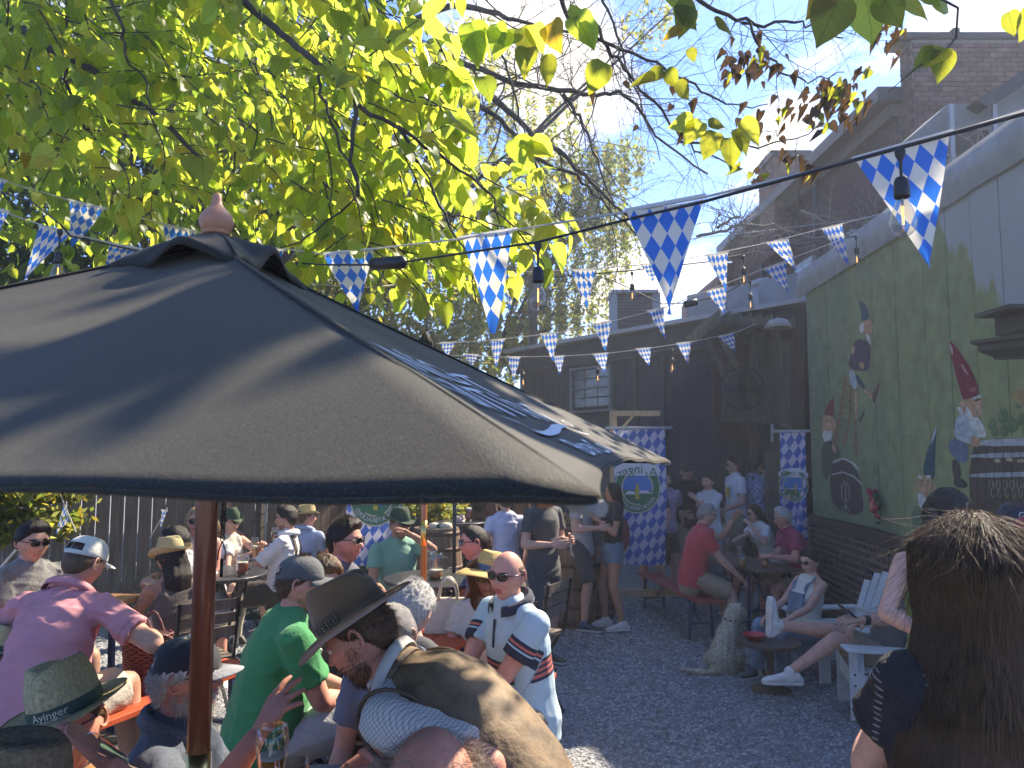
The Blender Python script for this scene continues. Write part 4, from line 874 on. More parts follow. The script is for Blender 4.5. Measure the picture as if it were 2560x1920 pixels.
# nearly bare tree reaching in from the top with withered leaves
nb = thing('sparse_tree', 'nearly bare tree with thin dark branches and a few withered leaves against the sky', 'tree', (-4.6, 11.5, .1))
MB().tube([(-4.6, 11.5, 0), (-4.4, 11.2, 2.5), (-3.4, 10.6, 4.6), (-2.2, 10, 6.0)], [.22, .19, .15, .12], 12).build('trunk', bark, nb, smooth=True)
big = [
 ([Vector((-2.2, 10, 6.0)), P(1010, 60, 8.5), P(1130, 15, 8), P(1250, 30, 7.6), P(1290, 55, 7.5), P(1460, 85, 7.2)], .07),
 ([Vector((-2.3, 10.1, 5.6)), P(1060, 110, 8.8), P(1180, 165, 8.4), P(1290, 210, 8.2), P(1400, 222, 8), P(1480, 238, 8), P(1545, 228, 8), P(1600, 270, 8), P(1640, 340, 8), P(1770, 435, 8)], .06),
 ([P(1100, 130, 8.7), P(1250, 260, 8.4), P(1340, 340, 8.3), P(1400, 380, 8.2), P(1480, 455, 8.2), P(1540, 520, 8.2), P(1600, 560, 8.2)], .06),
 ([P(1160, 240, 8.6), P(1250, 300, 8.5), P(1330, 390, 8.5), P(1440, 440, 8.4), P(1500, 500, 8.4), P(1620, 620, 8.4)], .05),
 ([P(1410, 235, 8), P(1440, 280, 8), P(1470, 330, 8), P(1500, 420, 8), P(1540, 530, 8)], .035),
 ([P(1390, -40, 5), P(1420, 50, 5), P(1490, 60, 5), P(1530, 130, 5), P(1580, 200, 5), P(1680, 310, 5), P(1740, 380, 5), P(1850, 420, 5)], .026),
 ([P(1430, 60, 5), P(1530, 120, 5), P(1640, 160, 5), P(1760, 230, 5), P(1830, 265, 5), P(1920, 260, 5)], .02),
 ([P(1700, -60, 4), P(1770, 15, 4), P(1860, 55, 4), P(1960, 65, 4), P(2040, 60, 4), P(2110, 95, 4)], .02),
 ([P(1860, 55, 4), P(1900, 120, 4), P(1950, 170, 4), P(2030, 205, 4), P(2110, 180, 4)], .014),
 ([P(1700, 350, 4.6), P(1800, 370, 4.6), P(1900, 365, 4.6), P(2020, 330, 4.6), P(2090, 290, 4.6)], .012),
 ([P(1480, -60, 6), P(1520, 20, 6), P(1560, 150, 6), P(1600, 250, 6), P(1650, 400, 6)], .02),
 ([P(1240, 100, 7), P(1270, 180, 7), P(1300, 300, 7), P(1340, 400, 7), P(1370, 480, 7), P(1430, 590, 7)], .02),
]
tg = MB()
def sub(p, d, r, L, depth):
 n = 5; pts = [p]; q = p; dd = d.normalized()
 for i in range(n):
  dd = (dd + rv(.30) + Vector((0, 0, .02))).normalized(); q = q + dd * (L / n); pts.append(q)
  if depth > 0 and rl.random() < .75: sub(q, dd + rv(.9), r * .55, L * rl.uniform(.4, .7), depth - 1)
 tg.tube(pts, [r * (1 - .75 * i / n) for i in range(n + 1)], 4 if r < .006 else 5, cap=False)
for a, r in big:
 pts = curve_pts(a, 4, .02); r *= .68; rr_ = [r * (1 - .78 * i / len(pts)) for i in range(len(pts))]
 MB().tube(pts, rr_, 8).build('branch', bark, nb, smooth=True)
 for i in range(2, len(pts) - 1):
  if rl.random() < .55: sub(pts[i], (pts[i + 1] - pts[i]).normalized() * .5 + rv(.9), rr_[i] * .4, rl.uniform(.4, 1.1) * (pts[i].y / 7), 2)
tg.build('twigs', bark, nb, smooth=True)['kind'] = 'stuff'
lv = []; tw = MB()
def px_leaf(x, y, d, L, ang, m, sh=None, tilt=.4):
 """leaf whose tip points at ang (degrees, 0 right, 90 down in the picture)"""
 a = math.radians(ang); dv = Vector((math.cos(a), 0, -math.sin(a))) + Vector((0, rl.uniform(-tilt, tilt), 0)); n = Vector((0, -1, .3)) + rv(.5)
 lv.append((leaf_frame(P(x, y, d), dv, n, L), sh if sh is not None else rl.randrange(5), m))
for (x, y, L, ang, m) in [(1175, 55, .17, 70, 0), (1300, 70, .16, 60, 4), (1335, 60, .13, 75, 1), (1380, 55, .16, 85, 3), (1440, 40, .17, 70, 0), (1210, 70, .16, 95, 0), (1180, 80, .15, 80, 2), (1255, 75, .16, 100, 0), (1240, 60, .13, 75, 2), (1320, 120, .14, 100, 4), (1365, 135, .15, 85, 4), (1510, 155, .15, 120, 4), (1460, 50, .14, 65, 0), (1420, 25, .12, 20, 0), (1300, 85, .13, 150, 2),
                          (1690, 10, .17, 30, 4), (1660, -20, .2, 20, 0), (1720, 15, .13, 100, 4), (1790, 60, .13, -10, 4), (1705, 75, .10, 170, 3), (1660, 178, .11, 170, 4), (1665, 175, .10, 45, 4), (1690, 210, .11, 30, 4), (1725, 120, .07, 70, 4), (1640, 200, .12, 185, 4),
                          (1755, 305, .14, 130, 1), (1790, 330, .14, 115, 4), (1822, 345, .14, 80, 4), (1770, 310, .09, 0, 4), (1850, 305, .14, 40, 1), (1840, 322, .12, 55, 4), (1735, 300, .11, 160, 1),
                          (1120, 330, .16, 60, 0), (1285, 345, .15, 60, 0), (1300, 360, .16, 20, 0), (1330, 345, .14, 40, 1), (1180, 330, .14, 170, 0)]:
 px_leaf(x, y, 3.3, L * .95, ang, m)
for (x, y, L, ang, m) in [(2100, -10, .22, 115, 4), (2160, -20, .19, 70, 1), (2200, -15, .16, 60, 4), (2245, 0, .13, 20, 1), (2080, -30, .15, 130, 3), (2360, 120, .13, 140, 1), (2362, 125, .13, 100, 4), (2340, 125, .10, 150, 4), (2295, -10, .10, 40, 0), (2330, 0, .12, 0, 0), (2520, 30, .1, 60, 4), (2600, 10, .14, 110, 4)]:
 px_leaf(x, y, 2.3, L * .8, ang, m)
for (cx_0, cy_0, sx, sy, n) in [(1880, 140, 60, 50, 26), (1845, 170, 40, 40, 12), (2080, 230, 60, 45, 34), (2110, 260, 45, 50, 26), (1960, 210, 50, 60, 8), (2215, 60, 45, 55, 14), (2235, 110, 30, 40, 9), (1930, 330, 60, 60, 12), (1990, 410, 50, 60, 12), (2150, 180, 30, 10, 4), (1880, 440, 40, 30, 7), (2040, 300, 50, 30, 10), (1700, 250, 200, 200, 12)]:
 for k in range(n): px_leaf(rl.gauss(cx_0, sx * .55), rl.gauss(cy_0, sy * .55), rl.uniform(3.4, 4.6), rl.uniform(.035, .068), rl.uniform(20, 160), 5 if rl.random() < .8 else 4, 5 if rl.random() < .6 else 2)
MB().tube([P(2340, -10, 2.3), P(2395, 20, 2.3), P(2390, 95, 2.3), P(2365, 125, 2.3), P(2290, 170, 2.3), P(2220, 230, 2.3)], [.005, .004, .0035, .003, .0025, .001], 6).build('branch', bark, nb, smooth=True)
finish_leaves(nb, lv)
# dead grey twigs hooked over the mural wall
dt = thing('dead_vine', 'tangle of dry pale vine stems caught on the mural wall flashing', 'vine', P(2050, 600, 9.4))
k = MB()
tg = MB()
for a in ([P(1740, 590, 9.5), P(1800, 580, 9.5), P(1850, 560, 9.5), P(1930, 565, 9.5), P(2010, 590, 9.5), P(2100, 600, 9.6)], [P(1790, 575, 9.5), P(1825, 548, 9.5), P(1850, 543, 9.5)], [P(2000, 530, 9.6), P(2070, 560, 9.5), P(2150, 600, 9.4), P(2200, 560, 9.4)], [P(2380, 440, 8), P(2440, 430, 7.6), P(2500, 415, 7.2)]):
 pts = curve_pts(a, 4, .02); k.tube(pts, [.022 * (1 - .6 * i / len(pts)) for i in range(len(pts))], 6)
 for p in pts[3:]:
  for _ in range(2): sub(p, rv(1), .008, .5, 1)
 k.build('stem', barkpale, dt, smooth=True); k = MB()
tg.build('tendrils', barkpale, dt)['kind'] = 'stuff'
# farther trees with small leaves
def crown(tree, name, blobs, n, size, mats, shell=.35, squash=.8):
 per = []; w = np.array([r[3] ** 2 for r in blobs]); w = w / w.sum(); idx = RNG.choice(len(blobs), n, p=w)
 B = np.array(blobs)[idx]; d = RNG.normal(size=(n, 3)); d /= np.linalg.norm(d, axis=1)[:, None]
 rad = B[:, 3] * (shell + (1 - shell) * RNG.rand(n)) ** (1 / 1.6)
 c = B[:, :3] + d * rad[:, None] * np.array([1, 1, squash])
 # clump: pull towards sprays
 g = np.round(c / .45) * .45; c = c * .62 + g * .38 + RNG.normal(size=c.shape) * .04
 a = RNG.normal(size=(n, 3)); a /= np.linalg.norm(a, axis=1)[:, None]; b = np.cross(a, RNG.normal(size=(n, 3))); b /= np.linalg.norm(b, axis=1)[:, None]
 s = size * RNG.uniform(.6, 1.3, n)[:, None]
 v = np.stack([c - a * s, c + b * s * .38 - a * s * .1, c + a * s, c - b * s * .38 + a * s * .1], 1).reshape(-1, 3)
 f = np.arange(n * 4).reshape(-1, 4); m = RNG.randint(0, len(mats), n)
 me = build_mesh(name, v, f, mats, m, smooth=False, off=OFF[tree.name], uv=np.tile([[.5, 0], [.7, .5], [.5, 1], [.3, .5]], (n, 1)))
 o = link(name, me, tree); tag(o, kind='stuff'); return o
FM = [leaf_material('far leaf green', (.05, .085, .02), (.20, .30, .05), False), leaf_material('far leaf yellow', (.10, .11, .02), (.38, .38, .06), False), leaf_material('far leaf dark', (.028, .055, .018), (.10, .17, .03), False), leaf_material('far leaf pale', (.09, .13, .06), (.30, .38, .12), False)]
def far_tree(label, base, trunk, blobs, n, size, mats, name='leafy_tree', r=.2):
 t = thing(name, label, 'tree', base); bs_ = Vector(base)
 tp = [bs_, bs_ + Vector((.1, 0, trunk * .5)), bs_ + Vector((0, .1, trunk))]; MB().tube(tp, [r, r * .8, r * .6], 10).build('trunk', bark, t, smooth=True)
 k = MB()
 for bl in blobs: k.tube(curve_pts([tp[-1], (tp[-1] + Vector(bl[:3])) / 2 + rv(.3), Vector(bl[:3]) + Vector((0, 0, bl[3] * .4))], 3, .08), [r * .4, r * .36, r * .3, r * .25, r * .2, r * .12, r * .05], 6)
 k.build('limbs', bark, t, smooth=True); crown(t, 'crown', blobs, n, size, mats); return t
def B_(x, y, d, r): p = P(x, y, d); return (p.x, p.y, p.z, r)
far_tree('tall feathery yellow green tree rising behind the black building', (-.6, 21, .2), 4,
         [B_(1230, 640, 21, 1.9), B_(1330, 560, 21, 1.7), B_(1420, 480, 21, 1.4), B_(1500, 440, 21, 1.1), B_(1470, 620, 21, 1.5), B_(1300, 760, 21, 1.8), B_(1180, 480, 21, 1.5), B_(1440, 740, 21, 1.3), B_(1560, 400, 21, .8), B_(1200, 880, 20, 1.6), B_(1500, 560, 21, 1.2), B_(1380, 830, 21, 1.3)], 26000, .085, [FM[0], FM[1], FM[3], FM[0]])
far_tree('thin high tree with sparse small leaves in the middle of the sky', (-3.4, 16.5, .2), 5,
         [B_(1150, 330, 17, 1.3), B_(1240, 250, 17, 1.0), B_(1400, 300, 17, .8), B_(1350, 400, 17, 1.1), B_(1080, 250, 17, 1.5), B_(1180, 130, 17, 1.0), B_(1620, 60, 15, .6), B_(1700, 30, 15, .5), B_(1060, 500, 17, 1.2)], 6500, .07, [FM[1], FM[0], FM[3]])
far_tree('dense dark green tree behind the wooden fence at far left', (-9.5, 12, .2), 3,
         [(-9.5, 12, 4.5, 2.4), (-7.8, 11, 3.6, 1.9), (-10.8, 11, 3.2, 2.2), (-8.0, 12, 6.0, 2.2), (-10, 12.5, 7.5, 2.4), (-7, 12.5, 2.6, 1.5), (-8.5, 13, 9.5, 2.8), (-12, 13, 6, 2.6)], 30000, .12, [FM[2], FM[2], FM[0]], r=.3)
far_tree('broad green tree behind the fence left of the middle', (-5.6, 13, .2), 3,
         [(-5.6, 13, 5.0, 2.0), (-4.2, 13, 4.0, 1.7), (-6.6, 12.5, 3.3, 1.7), (-4.6, 13.5, 6.8, 2.1), (-3.2, 13.5, 5.6, 1.6), (-6.5, 13, 7.2, 1.9), (-3.0, 13, 3.0, 1.3), (-5.5, 14, 9.4, 2.6), (-3.5, 14.5, 8.6, 2.0)], 30000, .11, [FM[2], FM[0], FM[1]], r=.28)
far_tree('pale green tree between the broad tree and the feathery one', (-1.9, 17.5, .2), 3,
         [(-1.9, 17.5, 5.2, 1.6), (-2.9, 17, 4.0, 1.5), (-1.2, 17.5, 3.8, 1.3), (-3.4, 17.8, 6.5, 1.5)], 9000, .10, [FM[3], FM[0], FM[1]], r=.2)
# thin volume added over the yard to imitate veiling glare in the lens
hz_ = bpy.data.materials.new('glare_veil'); hz_.use_nodes = True; nt = hz_.node_tree; nt.nodes.remove(nt.nodes['Principled BSDF']); pv = N(nt, 'ShaderNodeVolumePrincipled'); pv.inputs['Color'].default_value = (.80, .88, 1.0, 1); pv.inputs['Density'].default_value = .0036; pv.inputs['Anisotropy'].default_value = .35; nt.links.new(pv.outputs[0], nt.nodes['Material Output'].inputs['Volume'])
hz = MB().box((0, 80, 7), (340, 320, 18)).build('glare_veil', hz_); tag(hz, kind='stuff')
# people
def lerp(a, b, t): return a + (b - a) * t
def ncat(parts):
 vs, fs, n = [], [], 0
 for v, f in parts:
  vs.append(np.asarray(v, float).reshape(-1, 3)); fs += [tuple(i + n for i in q) for q in f]; n += len(vs[-1])
 return np.concatenate(vs), fs
def loft(rings, seg=16, flat=(False, False), pw=2.0):
 """rings: (centre, axis a, axis b) with the axes scaled; closed with domes or flat ends"""
 R = [(Vector(c), Vector(a), Vector(b)) for c, a, b in rings]
 def dome(c, a, b, t, out):
  n = t * ((a.length + b.length) / 2)
  return [(c + n * math.sin(k) * .9, a * math.cos(k), b * math.cos(k)) for k in out]
 if not flat[0]:
  t = (R[0][0] - R[1][0]).normalized(); R = dome(*R[0], t, (1.35, .9, .45)) + R
 if not flat[1]:
  t = (R[-1][0] - R[-2][0]).normalized(); R = R + dome(*R[-1], t, (.45, .9, 1.35))
 vs = []
 for c, a, b in R:
  for k in range(seg):
   th = 2 * math.pi * k / seg; cs, sn = math.cos(th), math.sin(th)
   if pw != 2: cs, sn = math.copysign(abs(cs) ** (2 / pw), cs), math.copysign(abs(sn) ** (2 / pw), sn)
   vs.append(c + a * cs + b * sn)
 fs = [(i * seg + k, i * seg + (k + 1) % seg, (i + 1) * seg + (k + 1) % seg, (i + 1) * seg + k) for i in range(len(R) - 1) for k in range(seg)]
 fs.append(tuple(range(seg))[::-1]); fs.append(tuple((len(R) - 1) * seg + k for k in range(seg)))
 return [tuple(v) for v in vs], fs
def limb(pts, rad, seg=14, flat=(False, False), ref=None, squash=1.0):
 pts = [Vector(p) for p in pts]; rings = []
 ref = ref or Vector((.2, .3, .9))
 for i, p in enumerate(pts):
  t = (pts[min(i + 1, len(pts) - 1)] - pts[max(i - 1, 0)]).normalized(); a = t.cross(ref)
  if a.length < .15: a = t.cross(Vector((1, .1, 0)))
  a.normalize(); b = t.cross(a); rings.append((p, a * rad[i], b * rad[i] * squash))
 return loft(rings, seg, flat)
def ellip(c, r, R=None, seg=16, rings=10):
 m = MB().ell(c, r, seg, rings, R); return [tuple(v) for v in m.v], m.f
SKIN = {}
def skin(tone):
 tones = {'light': (.56, .34, .26), 'pink': (.58, .29, .22), 'tan': (.42, .235, .155), 'mid': (.47, .28, .20), 'ruddy': (.52, .25, .18), 'deep': (.34, .18, .12)}
 return mat('skin ' + tone, tones[tone], .58, .14, 22, .2, 160, sss=.1, spec=.3, hue=(1.05, .92, .9))
HAIRC = {'black': (.012, .010, .010), 'dark': (.022, .015, .012), 'brown': (.10, .058, .032), 'auburn': (.16, .065, .025), 'blonde': (.30, .2, .1), 'grey': (.22, .21, .20), 'silver': (.42, .41, .39), 'white': (.55, .53, .5), 'stubble': (.12, .07, .05)}
def hairm(c):
 n = 'hair ' + c
 if n in MC: return MC[n]
 m = mat(n, HAIRC[c], .5, .35, 3, .5, 12, stretch=(40, 40, 4), spec=.3); return m
def head_grid(res=(48, 36), fem=False, mouth=0.0, jaw=1.0):
 """head surface in head space: x right, y forward, z up; returns verts, faces, unit directions"""
 U, Vv = res; th = np.linspace(0, math.pi, Vv + 1)[:, None]; ph = np.linspace(0, 2 * math.pi, U, endpoint=False)[None]
 nx_, ny_, nz_ = np.sin(th) * np.cos(ph), np.sin(th) * np.sin(ph), np.cos(th) * np.ones_like(ph)
 n = np.stack([nx_, ny_, nz_], -1).reshape(-1, 3); x, y, z = n.T
 lowz = np.clip(-z, 0, 1)
 W = .0755 * (1 - (.36 * jaw if not fem else .42) * lowz ** 1.5); D = np.where(y > 0, .093 - .004 * lowz, .098 * (1 - .42 * lowz ** 1.2)); Hh = np.where(z > 0, .112, .122)
 X, Y, Z = x * W * (1 + .10 * np.exp(-((z) / .5) ** 2) * (np.abs(x) > 0)), y * D, z * Hh
 Y = np.where(y > 0, Y * (1 + .05 * lowz), Y)
 # flat face front
 fr = np.clip(y, 0, 1)
 def G(cx_, cz, sx, sz): return np.exp(-((X - cx_) / sx) ** 2 - ((Z - cz) / sz) ** 2) * (y > 0)
 s = 1.0
 Y += -.006 * G(0, -.01, .06, .09)
 nose_w = .010 + .006 * np.clip((.02 - Z) / .05, 0, 1)
 nose = np.exp(-(X / nose_w) ** 2) * np.clip((.028 - Z) / .052, 0, 1) ** 1.1 * (Z > -.034) * np.exp(-np.clip(-.026 - Z, 0, 1) / .004) * (y > 0)
 Y += .027 * s * nose
 Y += .006 * (G(-.011, -.024, .007, .007) + G(.011, -.024, .007, .007))
 Y += (.0055 if not fem else .003) * (G(-.028, .032, .022, .008) + G(.028, .032, .022, .008)) + .003 * G(0, .03, .03, .01)
 Y -= .011 * (G(-.031, .012, .016, .012) + G(.031, .012, .016, .012))
 Y += .006 * (G(-.042, -.018, .02, .018) + G(.042, -.018, .02, .018))
 lip = np.exp(-(X / .024) ** 4) * (y > 0)
 Y += .0085 * lip * (np.exp(-((Z + .050) / .0055) ** 2) + 1.05 * np.exp(-((Z + .064) / .0065) ** 2)) - .003 * lip * np.exp(-((Z + .057) / .0022) ** 2)
 Y -= .004 * np.exp(-(X / .02) ** 2) * np.exp(-((Z + .078) / .006) ** 2) * (y > 0)
 Y += .011 * G(0, -.098, .022, .016)
 v = np.stack([X, Y, Z], -1)
 fs = []
 for i in range(Vv):
  for k in range(U):
   k2 = (k + 1) % U; fs.append((i * U + k2, i * U + k, (i + 1) * U + k, (i + 1) * U + k2))
 return v, fs, n
def ear_mesh(side):
 rg = []
 for k in range(11):
  a = math.radians(-150 + 300 * k / 10); r = .026 + .005 * math.sin(a); rg.append(Vector((side * (.080 + .012 * (1 + math.cos(a * 1)) * .35), -.012 - .016 * math.cos(a) * 1.0 - .002, .0 + r * math.sin(a) * 1.05)))
 v1 = limb(rg, [.0035] + [.0048] * 9 + [.004], 8)
 v2 = ellip((side * .079, -.012, -.002), (.004, .014, .024)); return ncat([v1, v2])
def hand_mesh(curl=.4, spread=.12, thumb=.7, fl=1.0):
 """left-right neutral hand: wrist at origin, fingers to +Y, palm facing -Z, thumb on +X"""
 parts = [loft([((0, -.02, 0), (.024, 0, 0), (0, 0, .019)), ((0, .01, 0), (.030, 0, 0), (0, 0, .016)), ((.002, .05, -.001), (.041, 0, 0), (0, 0, .014)), ((0, .085, -.001), (.040, 0, 0), (0, 0, .0115)), ((0, .095, -.002), (.036, 0, 0), (0, 0, .009))], 14, pw=2.5)]
 for i, (x, L, r) in enumerate([(.030, .068, .0088), (.0105, .077, .0092), (-.0095, .072, .0088), (-.0285, .056, .0078)]):
  a = -curl * .55 * (1 + .12 * i); p = Vector((x, .088 - .004 * abs(i - 1), -.001)); pts = [p - Vector((0, .02, 0))]; pts.append(p); sp_ = (1.5 - i) * spread * .55
  for k, sg in enumerate((.45, .31, .24)):
   d = Vector((math.sin(sp_), math.cos(a) * math.cos(sp_), math.sin(a))); p = p + d * L * sg * fl; pts.append(p); a -= curl * (1.0 - .18 * k)
  parts.append(limb(pts, [r, r * 1.05, r * .98, r * .88, r * .62], 9, ref=Vector((1, 0, 0))))
 t0 = Vector((.022, .015, -.006)); t1 = t0 + Vector((.030, .028, -.010)); t2 = t1 + Vector((.016 * (1 - thumb * .5), .026, -.012 * thumb * 1.6)); t3 = t2 + Vector((.004 - .012 * thumb, .022, -.010 * thumb * 1.6))
 parts.append(limb([t0, t1, t2, t3], [.013, .0125, .0105, .0075], 9, ref=Vector((0, 0, 1))))
 return ncat(parts)
HANDS = {k: hand_mesh(*a) for k, a in {'relax': (.42, .1, .6), 'flat': (.10, .22, .3), 'grip': (.85, .02, 1.0), 'open': (.30, .5, .2), 'thigh': (.22, .25, .3)}.items()}
PQ = []       # bodies and clothes waiting for the voxel union
def queue(obj, vox, post=None, smooth=4):
 m = obj.modifiers.new('union', 'REMESH'); m.mode = 'VOXEL'; m.voxel_size = vox; m.use_smooth_shade = True
 if smooth: s = obj.modifiers.new('smooth', 'SMOOTH'); s.factor = .5; s.iterations = smooth
 PQ.append((obj, post))
def flush():
 dg = bpy.context.evaluated_depsgraph_get(); got = []
 for o, post in PQ: got.append(bpy.data.meshes.new_from_object(o.evaluated_get(dg)))
 for (o, post), me in zip(PQ, got):
  o.modifiers.clear(); nm = o.data.name; mats = list(o.data.materials); old = o.data
  n = len(me.vertices); v = np.zeros(n * 3, dtype=np.float32); me.vertices.foreach_get('co', v); v = v.reshape(-1, 3).astype(float)
  nf = len(me.polygons); lt = np.zeros(nf, dtype=np.int32); me.polygons.foreach_get('loop_total', lt); li = np.zeros(len(me.loops), dtype=np.int32); me.loops.foreach_get('vertex_index', li)
  if (lt == 4).all(): f = li.reshape(-1, 4)
  else: f = [tuple(p.vertices) for p in me.polygons]
  nr = np.zeros(n * 3, dtype=np.float32); me.vertices.foreach_get('normal', nr); nr = nr.reshape(-1, 3)
  extra, fm, attrs = None, None, None
  if post: v, extra, fm, attrs = post(v, f, nr)
  if extra is not None:
   F = [tuple(q) for q in (f.tolist() if isinstance(f, np.ndarray) else f)]; fmat = [0] * len(F); allv = [v]; k = len(v)
   for ev, ef, em in extra:
    allv.append(np.asarray(ev, float).reshape(-1, 3)); F += [tuple(i + k for i in q) for q in ef]; fmat += (list(em) if hasattr(em, '__len__') else [em] * len(ef)); k += len(allv[-1])
   nm_ = build_mesh(nm, np.concatenate(allv), F, mats, fmat, smooth=True)
  else: nm_ = build_mesh(nm, v, f if isinstance(f, np.ndarray) else f, mats, fm, smooth=True, attrs=attrs)
  o.data = nm_; bpy.data.meshes.remove(me); bpy.data.meshes.remove(old)
 PQ.clear()
def folds(v, nr, amp, seed, freq=34.0, dirv=(.3, .2, 1)):
 """soft cloth folds: ridged, direction-biased waves"""
 r = np.random.RandomState(seed); d = np.zeros(len(v)); base = np.array(dirv, float); base /= np.linalg.norm(base)
 warp = sum(np.sin(v @ (r.normal(size=3) * 7) + r.uniform(0, 6))[:, None] * r.normal(size=3) * .02 for _ in range(4))
 w = v + warp; env = .35 + .65 * (.5 + .5 * np.sin(v @ (r.normal(size=3) * 6) + r.uniform(0, 6)))
 for k in range(5):
  kd = base + r.normal(size=3) * .55; kd /= np.linalg.norm(kd); s = np.sin(w @ (kd * freq * r.uniform(.5, 1.5)) + r.uniform(0, 6)); d += (1 - np.abs(s)) ** 2 * r.uniform(.4, 1) - .3
 return v + nr * (2.3 * amp * d * env / 2.2)[:, None]
PID = [0]
def arm_ik(s, h, l1, l2, hint):
 d = h - s; L = d.length
 if L > (l1 + l2) * .985: d = d.normalized() * (l1 + l2) * .985; h = s + d; L = d.length
 L = max(L, .12); a = (l1 * l1 - l2 * l2 + L * L) / (2 * L); b = math.sqrt(max(1e-5, l1 * l1 - a * a)); u = d.normalized()
 w = hint - u * hint.dot(u)
 if w.length < .05: w = Vector((0, 0, -1)) - u * u.z * -1
 return s + u * a + w.normalized() * b, h
def person(label, hp, d, face=0, sit=False, H=1.75, lean=0, side=0, twist=0, head=(0, 0, 0), hl=None, hr=None, el=None, er=None, hand=('relax', 'relax'), palm=(None, None),
           top=None, bottom=None, shoes=None, hair=None, hat=None, glasses=None, tone='light', fem=False, fat=0.0, vox=.012, beard=None, near=False, feet=None, kneeout=.12, group=None,
           knees=None, hres=(40, 30), headscale=1.0, gz=None, extra=None, shw=None):
 """hp: photo pixel of the top of the head (without hat), d: distance. face: 0 looks away from the camera, 90 right, 180 towards it."""
 PID[0] += 1; pid = PID[0]; s = H / 1.75; fr = math.radians(face)
 F = Vector((math.sin(fr), math.cos(fr), 0)); Rg = Vector((F.y, -F.x, 0)); U = Vector((0, 0, 1))
 ln, sd = math.radians(lean), math.radians(side)
 def spdir(k): return (U * math.cos(ln * k) * math.cos(sd) + F * math.sin(ln * k) + Rg * math.sin(sd)).normalized()
 # relative pose from the pelvis
 pel = Vector((0, 0, 0)); L = .50 * s; segs = [.55, .9, 1.15, 1.3]; sp = [pel]
 for k in segs: sp.append(sp[-1] + spdir(k) * L / 4)
 nb_ = sp[-1]; up_end = spdir(1.25); tw_ = math.radians(twist)
 Fs = (F * math.cos(tw_) + Rg * math.sin(tw_)); Rs = (Rg * math.cos(tw_) - F * math.sin(tw_)); Rs = (Rs - up_end * Rs.dot(up_end)).normalized(); Fs = up_end.cross(Rs).normalized()
 yaw, pit, rol = [math.radians(a) for a in head]
 # head frame
 hf = (F * math.cos(yaw) + Rg * math.sin(yaw)); hr_ = (Rg * math.cos(yaw) - F * math.sin(yaw)); Hm = Matrix((hr_, hf, U)).transposed()
 Hm = Hm @ Matrix.Rotation(-pit, 3, 'X') @ Matrix.Rotation(rol, 3, 'Y')
 hs = s * headscale * (.98 if fem else 1.0)
 nk = (up_end * .6 + U * .55 + hf * .12).normalized(); neck_top = nb_ + nk * .085 * s
 hc = neck_top + (Hm @ Vector((0, .018, .075))) * hs
 htop = hc + Vector((0, 0, .115 * hs))
 T = P(hp[0], hp[1], d) - htop
 if gz is None: gz = ground_z(T.x, d)
 J = lambda v: v + T
 sp = [J(p) for p in sp]; nb_, hc, neck_top = J(nb_), J(hc), J(neck_top); pelv = sp[0]
 sw = (shw or (.165 if fem else .192)) * s; hw = .09 * s
 shL, shR = nb_ - Rs * sw - up_end * .045 * s, nb_ + Rs * sw - up_end * .045 * s
 l1, l2 = .285 * s, .255 * s
 def target(t, sgn, sh):
  if t is None:
   if sit: return pelv + F * .42 * s + Rg * sgn * .14 + U * .11 * s
   return sh + F * .08 + Rg * sgn * .07 - U * .50 * s
  if t[0] == 'px': return P(*t[1:])
  return pelv + Rg * t[0] + F * t[1] + U * t[2]
 eL = el and (Rg * el[0] + F * el[1] + U * el[2]); eR = er and (Rg * er[0] + F * er[1] + U * er[2])
 elL, haL = arm_ik(shL, target(hl, -1, shL), l1, l2, eL or (-Rg * .5 - F * .5 - U * .8)); elR, haR = arm_ik(shR, target(hr, 1, shR), l1, l2, eR or (Rg * .5 - F * .5 - U * .8))
 # legs
 hipL, hipR = pelv - Rg * hw - U * .03, pelv + Rg * hw - U * .03; t1, t2 = .43 * s, .42 * s; legs = []
 for i, (hp_, sg) in enumerate(((hipL, -1), (hipR, 1))):
  if feet and feet[i]: ft = P(*feet[i][1:]) if feet[i][0] == 'px' else pelv + Rg * feet[i][0] + F * feet[i][1] + U * feet[i][2]
  elif sit: ft = Vector((hp_.x, hp_.y, 0)) + F * (.44 * s) + Rg * sg * kneeout * .8; ft.z = gz + .09
  else: ft = Vector((hp_.x, hp_.y, 0)) + Rg * sg * .05 + F * (.06 * sg); ft.z = gz + .09
  hint = (F + U * (1.2 if sit else .1) + Rg * sg * kneeout)
  if knees and knees[i]: hint = Rg * knees[i][0] + F * knees[i][1] + U * knees[i][2]
  kn, an = arm_ik(hp_, ft, t1, t2, hint); legs.append((hp_, kn, an))
 root = thing('person', label, 'person', (pelv.x, pelv.y, gz), group)
 off = Vector(OFF[root.name])
 spu = [(sp[min(i + 1, 4)] - sp[max(i - 1, 0)]).normalized() for i in range(5)]
 def frame(t):
  i = min(3, int(t * 4)) if t < 1 else 3; k = t * 4 - i; c = sp[i].lerp(sp[i + 1], k); u = spu[i].lerp(spu[i + 1], k).normalized(); r = Rg.lerp(Rs, min(1, max(0, t))).normalized(); r = (r - u * r.dot(u)).normalized(); return c, r, u.cross(r).normalized(), u
